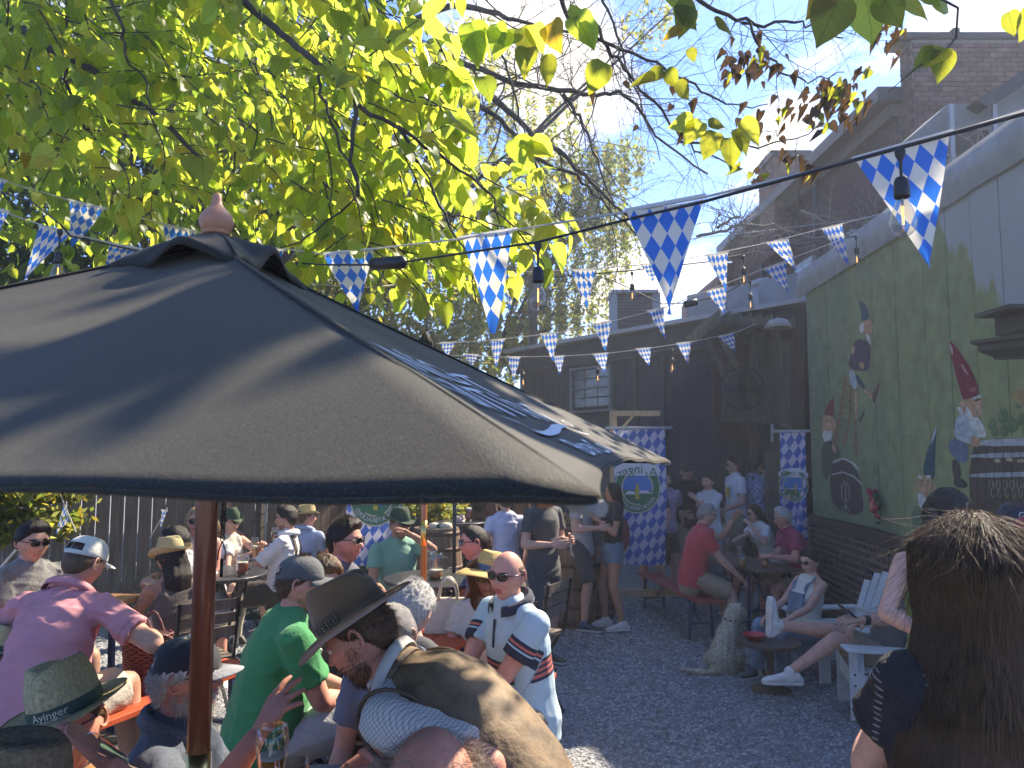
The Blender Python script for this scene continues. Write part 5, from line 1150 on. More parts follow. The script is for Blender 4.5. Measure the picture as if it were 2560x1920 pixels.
 def torso(extra_=0.0, t0=-.10, t1_=1.0, neck_r=.075, flat=(False, False), hemw=0.0, shoulder=1.0, belly=1.0):
  tab = [(-.22, .150, .105), (-.10, .165, .115), (.0, .166, .118), (.22, .148, .105), (.45, .152, .108), (.68, .168, .118), (.85, .165, .105), (.95, .120, .080), (1.02, .070, .066)]
  if fem: tab = [(-.22, .160, .110), (-.10, .176, .120), (.0, .170, .115), (.25, .130, .092), (.45, .130, .094), (.66, .148, .110), (.82, .145, .096), (.94, .105, .070), (1.02, .058, .056)]
  rings = []; ts = [t for t in np.linspace(t0, t1_, 15)]
  for t in ts:
   ra = np.interp(t, [q[0] for q in tab], [q[1] for q in tab]); rb = np.interp(t, [q[0] for q in tab], [q[2] for q in tab])
   ft_ = fat * math.exp(-((t - .22) / .36) ** 2) * belly; ra, rb = ra + ft_ * .6, rb + ft_ * .7
   if shoulder < 1 and t > .7: ra *= lerp(1, shoulder, min(1, (t - .7) / .25))
   he = extra_ + hemw * max(0, (.15 - t)) ; c, r, f, u = frame(t) if t >= 0 else (sp[0] + spu[0] * t * L, *frame(0)[1:])
   if t >= 0 and t <= 1: pass
   if t > 1: c = sp[4] + spu[4] * (t - 1) * L
   c = c + f * (ft_ * .55 + (.008 if fem and .6 < t < .8 else 0)); rings.append((c, r * (ra * s + he), f * (rb * s + he)))
  return loft(rings, 22, flat, pw=2.3)
 body = []
 body.append(torso())
 if fem:
  for sg in (-1, 1): c, r, f, u = frame(.66); body.append(ellip(c + r * sg * .07 * s + f * .075 * s, (.058 * s,) * 3))
 body.append(limb([nb_ - up_end * .06, nb_ + nk * .02, neck_top, hc + Hm @ Vector((0, -.022, -.055)) * hs], [(.075 if not fem else .062) * s, (.060 if not fem else .050) * s, (.056 if not fem else .047) * s, .052 * s], 16))
 body.append(limb([shL + Rs * .05, nb_ + up_end * .01 - Rs * .05, nb_ + up_end * .01 + Rs * .05, shR - Rs * .05], [.048 * s, .05 * s, .05 * s, .048 * s], 12))
 am = (.86 if fem else 1.0) * (1 + fat * 1.5) * s
 for sh, e, h in ((shL, elL, haL), (shR, elR, haR)):
  body.append(limb([sh, sh.lerp(e, .3), sh.lerp(e, .7), e], [.056 * am, .053 * am, .045 * am, .040 * am])); body.append(limb([e, e.lerp(h, .3), e.lerp(h, .75), h], [.041 * am, .043 * am, .033 * am, .026 * am]))
 lm = (1.0 if not fem else .97) * (1 + fat * .8) * s
 for hp_, k, a in legs:
  body.append(limb([hp_, hp_.lerp(k, .3), hp_.lerp(k, .75), k], [.088 * lm, .086 * lm, .066 * lm, .057 * lm])); bk = (-F * .012); body.append(limb([k, k.lerp(a, .3) + bk, k.lerp(a, .65) + bk * .5, a], [.056 * lm, .060 * lm, .045 * lm, .036 * lm]))
  body.append(limb([a, a + F * .02 - U * .05], [.037 * s, .035 * s]))
 bv, bf = ncat(body)
 # head: sculpted grid, ears, eyes, lips and brows as differently coloured faces of the same skin
 hv, hfc, hn = head_grid(hres, fem); fcen = hv[np.array([q[0] for q in hfc])]; fm = np.zeros(len(hfc), int); cx, cy_, cz = fcen.T
 fm[(np.abs(cx) < .023) & (cz < -.046) & (cz > -.070) & (cy_ > .06)] = 1
 fm[(np.abs(np.abs(cx) - .031) < .017) & (cz > .029) & (cz < .037) & (cy_ > .05)] = 2
 bset = 0
 if beard:
  bm_ = (cz < -.030 + .25 * (cy_ < .02) * 0) & (cy_ > -.005) & ~((np.abs(cx) < .022) & (cz > -.068) & (cz < -.044)) & ((np.abs(cx) > .03) | (cz < -.070) | ((cz > -.046) & (cz < -.036)))
  bm_ &= (cz < -.045) | (np.abs(cx) < .034)
  fm[bm_] = 2
  if beard[1] > 0:
   vm = np.zeros(len(hv), bool)
   for q, k in zip(hfc, bm_):
    if k: vm[list(q)] = True
   rr_ = np.random.RandomState(pid); hv = hv + hn * (vm * beard[1] * (.7 + .6 * rr_.rand(len(hv))))[:, None]
 A = np.array(Hm) * hs; O = np.array(hc - off)
 tf = lambda v: np.asarray(v) @ A.T + O
 ex = [(tf(hv), hfc, fm)]
 for sg in (-1, 1):
  e = ear_mesh(sg); ex.append((tf(e[0]), e[1], 0))
  ey = ellip((sg * .031, .0735, .011), (.0125, .0125, .0125), None, 12, 8); ex.append((tf(ey[0]), ey[1], 3)); ir = ellip((sg * .031, .0845, .011), (.0058, .0035, .0058), None, 10, 6); ex.append((tf(ir[0]), ir[1], 4))
  if near or not glasses: ld_ = ellip((sg * .031, .0755, .0165), (.0150, .0120, .0080), None, 12, 6); ex.append((tf(ld_[0]), ld_[1], 0))
 # hands
 for i, (e, h) in enumerate(((elL, haL), (elR, haR))):
  fd = (h - e).normalized(); sg = -1 if i == 0 else 1
  pn = palm[i]
  pn = (Rg * pn[0] + F * pn[1] + U * pn[2]) if pn else (Vector((0, 0, -1)) - Rg * sg * .5 if sit else -Rg * sg)
  hd = fd
  z = -(pn - hd * pn.dot(hd)).normalized(); x = hd.cross(z)                # fingers along hd, palm side -z
  mir = 1 if i == 0 else -1                                                 # thumb towards +x for a left hand
  M3 = np.array(Matrix((x * mir, hd, z)).transposed()) * s * (.92 if fem else 1.02); hm = HANDS[hand[i]]
  fcs = hm[1] if mir == 1 else [q[::-1] for q in hm[1]]
  ex.append((np.asarray(hm[0]) @ M3.T + np.array(h + hd * .012 - off), fcs, 0))
 hc_col = (beard[0] if beard else (hair[1] if hair else 'brown'))
 mats = [skin(tone), mat('lip ' + tone, tuple(c * k for c, k in zip((.45, .17, .14), (1, 1, 1))) if not fem else (.42, .09, .09), .4), (mat('beard skin ' + hc_col, (.37, .20, .15) if hc_col == 'stubble' else (.24, .135, .095), .7) if beard and beard[0] != 'white' else hairm(hc_col)), mat('eye white', (.6, .58, .55), .15), mat('iris', (.03, .02, .015), .1)]
 bo = link('body', build_mesh('body', bv, bf, mats, off=off), root); OFF[bo.name] = off
 queue(bo, vox, lambda v, f, nr: (v, ex, None, None))
 info = dict(root=root, off=off, hc=hc, Hm=Hm, hs=hs, shL=shL, shR=shR, elL=elL, elR=elR, haL=haL, haR=haR, legs=legs, frame=frame, s=s, sp=sp, F=F, Rg=Rg, U=U, nb=nb_, spu=spu, pid=pid, L=L, gz=gz, Rs=Rs, Fs=Fs, up=up_end, pelv=pelv, nk=nk, fem=fem)
 # ---------------- clothes
 def cloth(name, parts, m, v_=vox, amp=.006, fr_=34, post2=None, sm=3, dirv=(.3, .2, 1)):
  v, f = ncat(parts); o = link(name, build_mesh(name, v, f, m, off=off), root); OFF[o.name] = off
  def post(vv, ff, nr):
   vv2 = folds(vv, nr, amp, pid * 7 + len(name), fr_, dirv) if amp else vv
   return vv2, None, None, (post2(vv) if post2 else None)
  queue(o, v_, post, sm); return o
 if top:
  th = top.get('th', .016); kind = top['kind']; m = top['mat']; parts = []
  if kind in ('tee', 'polo', 'shirt', 'blouse'):
   parts.append(torso(th, top.get('hem', -.2), 1.0, flat=(True, False), hemw=top.get('flare', .05)))
   if fem:
    for sg in (-1, 1): c, r, f, u = frame(.66); parts.append(ellip(c + r * sg * .066 * s + f * .078 * s, ((.058 + th) * s,) * 3))
   sl = top.get('sleeve', .62)
   parts.append(limb([shL + Rs * .05, nb_ + up_end * .004 - Rs * .06, nb_ + up_end * .004 + Rs * .06, shR - Rs * .05], [(.050 + th) * s, (.045 + th) * s, (.045 + th) * s, (.050 + th) * s], 14))
   for sh, e, h in ((shL, elL, haL), (shR, elR, haR)):
    if sl <= 1:
     q = sh.lerp(e, sl); parts.append(limb([sh, sh.lerp(e, sl * .5), q], [(.054 * am + th), (.054 * am + th * 1.0), (.051 * am + th * 1.35)], 14, (False, True)))
    else:
     k = sl - 1; q = e.lerp(h, k); parts.append(limb([sh, sh.lerp(e, .5), e], [(.058 * am + th), (.054 * am + th * 1.1), (.046 * am + th * 1.2)], 14)); parts.append(limb([e, e.lerp(h, k * .5), q], [(.046 * am + th), (.043 * am + th), (.034 * am + th)], 14, (False, True)))
  elif kind in ('tank', 'vest'):
   parts.append(torso(th, top.get('hem', -.15), top.get('upto', .93), flat=(True, False), shoulder=top.get('shoulder', .72)))
   if fem:
    for sg in (-1, 1): c, r, f, u = frame(.64); parts.append(ellip(c + r * sg * .062 * s + f * .074 * s, ((.06 + th) * s,) * 3))
   for sg in (-1, 1):
    w_ = top.get('strap', .11) * s; c7, r7, f7, u7 = frame(.80); c9, r9, f9, u9 = frame(1.0); fb = (.085 if fem else .1) * s + th
    parts.append(limb([c7 + r7 * sg * w_ + f7 * fb, c9 + r9 * sg * w_ * .8 + f9 * .05 * s + u9 * .012, c9 + r9 * sg * w_ * .8 - f9 * .02 + u9 * .016, c7 + r7 * sg * w_ - f7 * fb * .95], [top.get('sr', .022)] * 4, 8))
  sdir = np.array((sp[4] - sp[0]).normalized()); p0_ = np.array(sp[0] - off); Ls = (sp[4] - sp[0]).length
  ua = [(np.array(sh - off), np.array((e - sh).normalized()), (e - sh).length) for sh, e in ((shL, elL), (shR, elR))]
  ct = np.array(frame(.6)[0] - off); rs_ = np.array(Rs)
  def at(vv):
   spn = (vv - p0_) @ sdir / Ls; lat_ = (vv - ct) @ rs_; slv = np.zeros(len(vv))
   for a_, b_, l_ in ua: tt = (vv - a_) @ b_ / l_; dist = np.linalg.norm((vv - a_) - ((vv - a_) @ b_)[:, None] * b_, axis=1); slv = np.maximum(slv, np.where((dist < .12) & (np.abs(lat_) > .12), tt, 0))
   return {'spine': spn, 'sleeve': slv, 'lat': lat_, 'front': (vv - ct) @ np.array(Fs)}
  cloth(top.get('name', 'shirt'), parts, m, top.get('vox', vox), top.get('amp', .0075), top.get('fr', 40), at, dirv=tuple(Rs * .2 + up_end * .9))
  if kind in ('polo', 'shirt') or top.get('collar'):
   cm = top.get('collar', m); k = MB(); n_ = 20
   base_c = nb_ + nk * (.012 + th * .6); r0 = (.080 if not fem else .064) * s + th
   rim = []
   for j, (dr, dz) in enumerate(((.012, -.012), (.006, .022), (.012, .030), (.024, .020), (.034, -.010))):
    for i in range(n_):
     a = math.radians(-245 + 310 * i / (n_ - 1)) ; dr2 = dr
     v = base_c + (Rs * math.cos(a) + (Fs * .85 + up_end * -.18) * math.sin(a)) * (r0 + dr2) + nk * dz; rim.append(v)
   fs = [(j * n_ + i, j * n_ + i + 1, (j + 1) * n_ + i + 1, (j + 1) * n_ + i) for j in range(4) for i in range(n_ - 1)]
   c_ = k.add(rim, fs).build('collar', cm, root, smooth=True); so = c_.modifiers.new('thick', 'SOLIDIFY'); so.thickness = .003
 if bottom:
  kind = bottom['kind']; parts = []; m = bottom['mat']; th = bottom.get('th', .016)
  if kind in ('shorts', 'pants'):
   parts.append(torso(th * .9, -.26, bottom.get('waist', .12), flat=(False, True), belly=.7))
   k_ = bottom.get('len', .85)
   for hp_, k, a in legs:
    if kind == 'shorts': q = hp_.lerp(k, k_); parts.append(limb([hp_, hp_.lerp(k, k_ * .5), q], [.092 * lm + th, .088 * lm + th, .078 * lm + th * bottom.get('flare', 1.6)], 16, (False, True)))
    else: parts.append(limb([hp_, hp_.lerp(k, .5), k], [.092 * lm + th, .084 * lm + th, .066 * lm + th], 16)); parts.append(limb([k, k.lerp(a, .5), k.lerp(a, 1.0)], [.064 * lm + th, .058 * lm + th, .046 * lm + th * 1.3], 16, (False, True)))
  else:
   n_ = []; c0 = sp[0] + spu[0] * .06; dn = -U if not sit else (F * .8 - U * .5); ln_ = bottom.get('length', .5); fl_ = bottom.get('flare', .12)
   for i in range(6): t = i / 5; n_.append((c0 + dn * ln_ * t, Rg * (lerp(.15, .2 + fl_, t) * s), F * (lerp(.11, .16 + fl_, t) * s)))
   parts.append(loft(n_, 22, (True, True)))
  cloth(bottom.get('name', kind), parts, m, bottom.get('vox', vox), bottom.get('amp', .005), 28)
 if shoes:
  for i, (hp_, k, a) in enumerate(legs):
   fd = F.copy()
   sh_ = (a - k).normalized(); dn = sh_ if sh_.z > -.5 and feet else Vector((0, 0, -1))
   fd = F * .5 + U if sh_.z > -.5 and feet else fd; fd = (fd - dn * fd.dot(dn)).normalized(); rt = fd.cross(-dn).normalized()
   hgt = .085 * s; b0 = a + dn * hgt
   prof = [(-.075, .030, .030, .062), (-.055, .036, .045, .05), (0, .037, .050, .045), (.06, .040, .034, .034), (.11, .046, .026, .026), (.16, .044, .020, .02), (.185, .034, .015, .016)]
   rg = [(b0 + fd * y_ * s - dn * (h_ + .008), rt * w_ * s, -dn * h_ * s) for y_, w_, h_, _ in prof]
   v, f = loft(rg, 16, pw=2.4); k_ = MB(); k_.add(v, f, 0)
   v, f = loft([(b0 + fd * y_ * s - dn * .006, rt * (w_ + .004) * s, -dn * .014) for y_, w_, h_, _ in prof], 14, pw=3.5); k_.add(v, f, 1)
   v, f = limb([a + dn * .045 - fd * .005, a - dn * .005], [.046 * s, .042 * s], 14); k_.add(v, f, 2 if shoes.get('sock') else 0)
   for j in range(4): c = b0 + fd * (.035 + .022 * j) * s - dn * (.078 - .011 * j) * s; k_.tube([c - rt * .02, c - dn * .004, c + rt * .02], .003, 5, mi=3)
   k_.build('shoe', [shoes['mat'], shoes.get('sole', mat('shoe sole', (.5, .5, .48), .7)), shoes.get('sock', shoes['mat']), shoes.get('lace', shoes['mat'])], root, smooth=True)
 if hair: make_hair(info, hair, hv, hfc, hn)
 if hat: hat(info)
 if glasses: make_glasses(info, glasses)
 if beard and beard[0] != 'white' and len(hv) > 2300:
  rs = np.random.RandomState(pid); ok = np.where((hv[:, 1] > -.005) & (((hv[:, 2] < -.04) & ((np.abs(hv[:, 0]) > .025) | (hv[:, 2] < -.072))) | ((np.abs(hv[:, 0]) < .026) & (np.abs(hv[:, 2] + .041) < .006)) | ((np.abs(hv[:, 0]) > .056) & (hv[:, 2] < .0) & (hv[:, 1] < .03))))[0]; idx = rs.choice(ok, 1800 if beard[1] else 900)
  strands(info, [(hv[i] @ A.T + np.array(hc), (hn[i] * .7 + np.array([0, .1, -.9])) @ np.array(Hm).T + rs.normal(size=3) * .25, rs.uniform(.5, 1.4) * (.006 + beard[1] * 1.6)) for i in idx], hairm(beard[0]), root, name='beard', r=.0005, seg=3, jit=.06, grav=.1)
 return info
def hl(info, p): return info['hc'] + info['Hm'] @ (Vector(p) * info['hs'])
def strands(info, roots, m, parent, name='hair_strands', r=.0007, seg=8, L=.2, flow=None, grav=.6, jit=.02, seed=0):
 """thin three sided hairs: roots are (point, direction, length)"""
 n = len(roots); rs = np.random.RandomState(seed); Pp = np.array([np.array(a[0]) for a in roots]); D = np.array([np.array(a[1]) for a in roots]); Ln = np.array([a[2] for a in roots])
 D /= np.linalg.norm(D, axis=1)[:, None]; pts = [Pp]; d = D.copy(); bend = rs.normal(size=(n, 3)) * jit
 for k in range(seg):
  d = d + bend + rs.normal(size=(n, 3)) * jit * .6 + np.array([0, 0, -grav / seg])
  if flow is not None: d = flow(pts[-1], d, k / seg)
  d /= np.linalg.norm(d, axis=1)[:, None]; pts.append(pts[-1] + d * (Ln / seg)[:, None])
 Q = np.stack(pts, 1); t = np.gradient(Q, axis=1); ref = np.array([.21, .35, .9]); a = np.cross(t, ref); a /= np.linalg.norm(a, axis=2)[..., None] + 1e-9; b = np.cross(t, a); b /= np.linalg.norm(b, axis=2)[..., None] + 1e-9
 rad = (r * (1 - .8 * np.linspace(0, 1, seg + 1) ** 2))[None, :, None]; V = np.stack([Q + a * rad, Q + (-a * .5 + b * .87) * rad, Q + (-a * .5 - b * .87) * rad], 2).reshape(-1, 3)
 base = (np.arange(n) * (seg + 1) * 3)[:, None, None] + (np.arange(seg) * 3)[None, :, None]
 F_ = np.stack([np.stack([base[..., 0] + k, base[..., 0] + (k + 1) % 3, base[..., 0] + 3 + (k + 1) % 3, base[..., 0] + 3 + k], -1) for k in range(3)], 2).reshape(-1, 4)
 o = link(name, build_mesh(name, V, F_.astype(int), m, smooth=True, off=info['off']), parent); tag(o, kind='stuff'); OFF[o.name] = info['off']; return o
def make_hair(info, hair, hv, hfc, hn):
 style, col = hair[0], hair[1]; th = (hair[2] if len(hair) > 2 else .012) * .8; m = hairm(col); root, off, hs = info['root'], info['off'], info['hs']
 x, y, z = hn.T; az = np.degrees(np.arctan2(x, y)); aa = np.abs(az)      # 0 front, 180 back
 line = np.interp(aa, [0, 35, 62, 80, 100, 130, 180], [.62, .60, .35, .12, .02, -.45, -.60])
 if style == 'receding': line = np.interp(aa, [0, 25, 50, 75, 100, 130, 180], [.95, .90, .80, .25, .02, -.4, -.55])
 if style == 'fringe': line = np.interp(aa, [0, 60, 80, 100, 130, 180], [1.5, 1.5, .25, .02, -.4, -.55])
 if style in ('long', 'bob'): line = np.interp(aa, [0, 35, 60, 80, 100, 180], [.66, .62, .25, -.3, -.8, -.9])
 k = np.clip((z - line) / .16, 0, 1); k = k * k * (3 - 2 * k)
 if style == 'fringe': k *= np.clip((.45 - z) / .2, 0, 1)
 rs = np.random.RandomState(info['pid']); tex = 1 + .22 * np.sin(az * .45 + z * 9) * np.sin(z * 31 + az * .07) + .16 * rs.rand(len(z))
 if style == 'curly': tex = 1 + .5 * rs.rand(len(z))
 lift = np.where((aa < 60), 1.35, 1.0) * (1 + .3 * (z > .5)) if style == 'short' else 1.0
 v = hv + hn * (k * th * tex * lift)[:, None] - hn * ((1 - np.sign(k)) * .004)[:, None]
 keep = [q for q in hfc if k[list(q)].max() > 0]
 A = np.array(info['Hm']) * hs; O = np.array(info['hc']); wv = v @ A.T + O
 o = link('hair', build_mesh('hair', wv, keep, m, smooth=True, off=off), root); OFF[o.name] = off
 Fh = info['Hm'] @ Vector((0, 1, 0)); Rh = info['Hm'] @ Vector((1, 0, 0))
 if style in ('long', 'bob', 'ponytail', 'bun'):
  if style in ('long', 'bob'):
   Lh = hair[3] if len(hair) > 3 else .38; wid = hair[4] if len(hair) > 4 else .085; rg = []
   c0 = hl(info, (0, -.02, .03)); bk = hl(info, (0, -.045, -.06)); end = info['nb'] - info['Fs'] * .07 - info['up'] * (Lh - .15)
   P3 = [c0, bk, info['nb'] - info['Fs'] * .075 + info['up'] * .02, end] if Lh > .2 else [c0, bk, hl(info, (0, -.055, -.15))]
   R3 = [(.085, .085), (.092, .07), (wid * 1.15, .045), (wid, .02)] if Lh > .2 else [(.085, .085), (.095, .075), (.08, .05)]
   for p_, (a_, b_) in zip(P3, R3): rg.append((p_, info['Rs'] * a_ * hs, info['Fs'] * b_ * hs))
   fine = []
   for i in range(len(rg) - 1):
    for t in (0, .25, .5, .75): fine.append(tuple(q.lerp(w, t) for q, w in zip(rg[i], rg[i + 1])))
   fine.append(rg[-1]); v, f = loft(fine, 40, (False, True)); vv = np.array(v); a_ = np.arange(len(vv)) % 40
   cen = vv.reshape(-1, 40, 3).mean(1).repeat(40, 0); vv = cen + (vv - cen) * (1 + .06 * np.sin(a_ * 1.9) + .05 * rs.rand(len(vv)))[:, None]
   if Lh > .16: o2 = link('hair_length', build_mesh('hair_length', vv, f, m, smooth=True, off=off), root); OFF[o2.name] = off
  else:
   q0 = hl(info, (0, -.095, .045)); q1 = hl(info, (0, -.135, .03)); q2 = info['nb'] - info['Fs'] * .10 + info['up'] * .02; q3 = q2 - Vector((0, 0, .16)) - info['Fs'] * .01
   if style == 'ponytail': MB().add(*limb([q0, q1, q2.lerp(q1, .5), q2, q3], [.02, .028, .034, .03, .008], 16)).build('ponytail', m, root, smooth=True)
   else: MB().add(*ellip(hl(info, (0, -.105, .05)), (.035, .035, .035))).build('hair_bun', m, root, smooth=True)
 if len(hair) > 5: hair[5](info, hv, hn, k, m)
 elif style == 'short' and len(hv) > 2300:
  idx = rs.choice(np.where(k > .3)[0], 2600); M3 = np.array(info['Hm'])
  strands(info, [((hv[i] + hn[i] * th * .6) @ A.T + O, (hn[i] * .75 + np.array([.25, .1 - .5 * (z[i] < .4), .35 if z[i] > .35 else -.7])) @ M3.T + rs.normal(size=3) * .28, rs.uniform(.6, 1.5) * (.012 + th)) for i in idx], m, root, r=.0006, seg=4, jit=.08, grav=.2)
def make_glasses(info, g):
 kind, lensc = g if isinstance(g, tuple) else (g, (.012, .012, .014)); fm_ = mat('glasses frame', (.015, .013, .012), .3, spec=.6); root = info['root']
 lm_ = mat('lens %.2f %.2f' % (lensc[0], lensc[2]), lensc, .12, .02, spec=.5) if kind != 'clear' else glass('clear lens')
 k = MB(); rx, rz = (.0235, .017) if kind != 'big' else (.029, .025); fo = None
 for sg in (-1, 1):
  pts = []
  for i in range(17):
   a = 6.283 * i / 16; ca, sa = math.cos(a), math.sin(a); xx = sg * .0305 + math.copysign(abs(ca) ** .75, ca) * rx; zz_ = .012 + math.copysign(abs(sa) ** .75, sa) * rz; pts.append(hl(info, (xx, .100 - abs(xx) ** 2 * 4.5, zz_)))
  k.tube(pts, .0022 * info['hs'], 6, cap=False)
  k.tube([hl(info, (sg * .053, .090, .018)), hl(info, (sg * .079, .060, .020)), hl(info, (sg * .083, .0, .015)), hl(info, (sg * .082, -.018, .002))], .0026, 6)
 k.tube([hl(info, (-.009, .101, .016)), hl(info, (0, .104, .018)), hl(info, (.009, .101, .016))], .0022, 6); fo = k.build('glasses', fm_, root, smooth=True)
 for sg in (-1, 1):
  pts = [hl(info, (sg * .0305, .1015, .012))]
  for i in range(16):
   a = 6.283 * i / 16; ca, sa = math.cos(a), math.sin(a); xx = sg * .0305 + math.copysign(abs(ca) ** .75, ca) * rx; zz_ = .012 + math.copysign(abs(sa) ** .75, sa) * rz; pts.append(hl(info, (xx, .0995 - abs(xx) ** 2 * 4.5, zz_)))
  MB().add(pts, [(0, i + 1, (i + 1) % 16 + 1) for i in range(16)]).build('lens', lm_, fo, smooth=True)
# hats
def hat_frame(info, up=.052, tilt=0.0, roll=0.0, back=-.004):
 M = info['Hm'] @ Matrix.Rotation(-math.radians(tilt), 3, 'X') @ Matrix.Rotation(math.radians(roll), 3, 'Y'); o = hl(info, (0, back, up)); hs = info['hs']
 return lambda p: o + M @ (Vector(p) * hs)
def brim_hat(m, band, brim=.06, crown=.11, curl=.02, pinch=.5, tilt=0, roll=0, dip=.0, up=.05, bandh=.028, name='hat', taper=.86, extra=None, wide=1.0, text=False, sidecurl=1.0, weave=0.0, lining=None):
 def f(info):
  W = hat_frame(info, up, tilt, roll); a0, b0 = .083 * wide, .103 * wide; seg = 56
  def pt(ang, r, z): return (a0 * r * math.sin(ang), b0 * r * math.cos(ang), z)     # ang 0 = front
  rings = []; nb = 7
  for i in range(nb, -1, -1):          # brim underside edge inwards
   t = i / nb; rings.append(('b', t))
  vs, fs = [], []; mb = MB()
  prof = [(1.0, .0), (1.0, .018), (.985, .035), (.955, crown * .55), (lerp(1, taper, .8), crown * .82), (taper, crown * .94), (taper * .9, crown * 1.0), (taper * .62, crown * 1.0), (taper * .3, crown * .985), (0.02, crown * .98)]
  for kk in range(nb, 0, -1):
   t = kk / nb
   for s_ in range(seg):
    an = 2 * math.pi * s_ / seg; side_ = abs(math.sin(an)) ** 2; w = brim * (1 + .12 * math.cos(an) ** 2)
    z = curl * side_ * sidecurl * t ** 2 * 1.5 - dip * (math.cos(an) > 0) * math.cos(an) ** 2 * t ** 1.5 + curl * .15 * t * t; x, y, _ = pt(an, 1, 0)
    ln = math.hypot(x, y); vs.append((x * (1 + w * t / ln), y * (1 + w * t / ln), z + weave * (s_ % 2) * .4))
  for r, z in prof:
   for s_ in range(seg):
    an = 2 * math.pi * s_ / seg; c, sn = math.cos(an), math.sin(an); h = z / crown
    zz_ = z - pinch * .030 * max(0, h - .5) * 2 * (math.exp(-(sn * r / .28) ** 2) * (1 if r < .95 else .2)) - pinch * .012 * (h > .5) * (-c) * (h - .5) * 2
    rr_ = r * (1 - pinch * .22 * max(0, h - .25) * (max(0, c) ** 2) * (abs(sn) ** .8) * 1.6)
    x, y, _ = pt(an, rr_, 0); vs.append((x, y, zz_ + weave * ((s_ + int(z * 900)) % 2) * .3))
  n = nb + len(prof); fs = [(i * seg + k, i * seg + (k + 1) % seg, (i + 1) * seg + (k + 1) % seg, (i + 1) * seg + k) for i in range(n - 1) for k in range(seg)]
  h = mb.add([W(p) for p in vs], [q[::-1] for q in fs]).build(name, m, info['root'], smooth=True); so = h.modifiers.new('thick', 'SOLIDIFY'); so.thickness = .003; so.offset = -1
  # edge piping and band
  ed = [W(vs[k % seg]) for k in range(seg + 1)]; MB().tube(ed, .0022, 6, cap=False).build('brim_edge', m if not lining else lining, h, smooth=True)
  if band:
   bv = []
   for zz_, ex_ in ((.002, 1.02), (bandh * .5, 1.02), (bandh, 1.005)):
    for s_ in range(seg): x, y, _ = pt(2 * math.pi * s_ / seg, ex_ if zz_ < .02 else ex_ * .995, 0); bv.append(W((x, y, zz_)))
   MB().add(bv, [(j * seg + k, (j + 1) * seg + k, (j + 1) * seg + (k + 1) % seg, j * seg + (k + 1) % seg) for j in range(2) for k in range(seg)]).build('hat_band', band, h, smooth=True)
  if text:
   tm = MB(); fw = text[1]
   for wd_, sz, zc_, al in (('Ayinger', .030, bandh * .58, 0), ('PRIVATBRAUEREI AYING', .0085, bandh * .14, 0)):
    def wp(x, y):
     an = math.radians(fw) - x / .094; q = pt(an, 1.035, 0); return W((q[0], q[1], zc_ + y))
    place_text(tm, wd_, 0, 0, 0, sz, warp=wp)
   tm.build('hat_lettering', mat('cream print', (.62, .6, .5), .7), h)
  if extra: extra(info, W, h, pt)
  return h
 return f
def cap_hat(m, billm=None, back=False, tilt=0, roll=0, logo=None, gap=False, up=.035, button=True, curve=.3):
 def f(info):
  W = hat_frame(info, up, tilt, roll); sg = -1 if back else 1; seg = 40; vs = []; R = 12
  for i in range(R + 1):
   t = i / R; r = math.cos(t * math.pi / 2 * .985) ** .72; z = .092 * math.sin(t * math.pi / 2) - .004
   for k in range(seg): a = 2 * math.pi * k / seg; vs.append(W((.0845 * r * math.sin(a), .104 * r * math.cos(a), z + (.0 if i else -.008 * abs(math.cos(a))))))
  fs = []
  for i in range(R):
   for k in range(seg):
    a = 2 * math.pi * (k + .5) / seg
    if gap and abs(math.atan2(math.sin(a - (0 if back else math.pi)), math.cos(a - (0 if back else math.pi)))) < .62 and 1 <= i < 4: continue
    fs.append((i * seg + k, (i + 1) * seg + k, (i + 1) * seg + (k + 1) % seg, i * seg + (k + 1) % seg))
  h = MB().add(vs, fs).build('cap', m, info['root'], smooth=True); so = h.modifiers.new('thick', 'SOLIDIFY'); so.thickness = .002; so.offset = 1
  bv = []; nb = 8
  for j in range(nb + 1):
   t = j / nb
   for k in range(17):
    a = math.radians(-62 + 124 * k / 16); x, y = .0845 * math.sin(a), .104 * math.cos(a); e = .072 * math.sin(math.pi * (k + .001) / 16.002) ** .55 * t
    bv.append(W((x * (1 + .25 * t), sg * (y + e), -.006 - .004 * t - curve * x * x * 9 * (.3 + t) + .012 * t * (1 - t))))
  bl = MB().add(bv, [(j * 17 + k, j * 17 + k + 1, (j + 1) * 17 + k + 1, (j + 1) * 17 + k) for j in range(nb) for k in range(16)]).build('bill', billm or m, h, smooth=True); so = bl.modifiers.new('thick', 'SOLIDIFY'); so.thickness = .004
  if button: MB().add(*ellip(W((0, 0, .088)), (.007, .007, .004))).build('button', m, h, smooth=True)
  for k in range(6):
   a0 = k * math.pi / 3; pts = [W((.0853 * math.cos(t) ** .72 * math.sin(a0), .105 * math.cos(t) ** .72 * math.cos(a0), .0935 * math.sin(t) - .004)) for t in np.linspace(0, 1.5, 9)]; MB().tube(pts, .0009, 4).build('seam', m, h)
  if logo:
   lt, lc, lsz, laz = logo; lm_ = MB()
   def wp(x, y): a = math.radians(laz) - x / .1; t = .42 + y / .1; r = math.cos(t) ** .72; return W((.0885 * r * math.sin(a), .108 * r * math.cos(a), .0965 * math.sin(t) - .004))
   place_text(lm_, lt, 0, 0, 0, lsz, warp=wp); lm_.build('logo', mat('logo ' + lt, lc, .6), h)
  return h
 return f
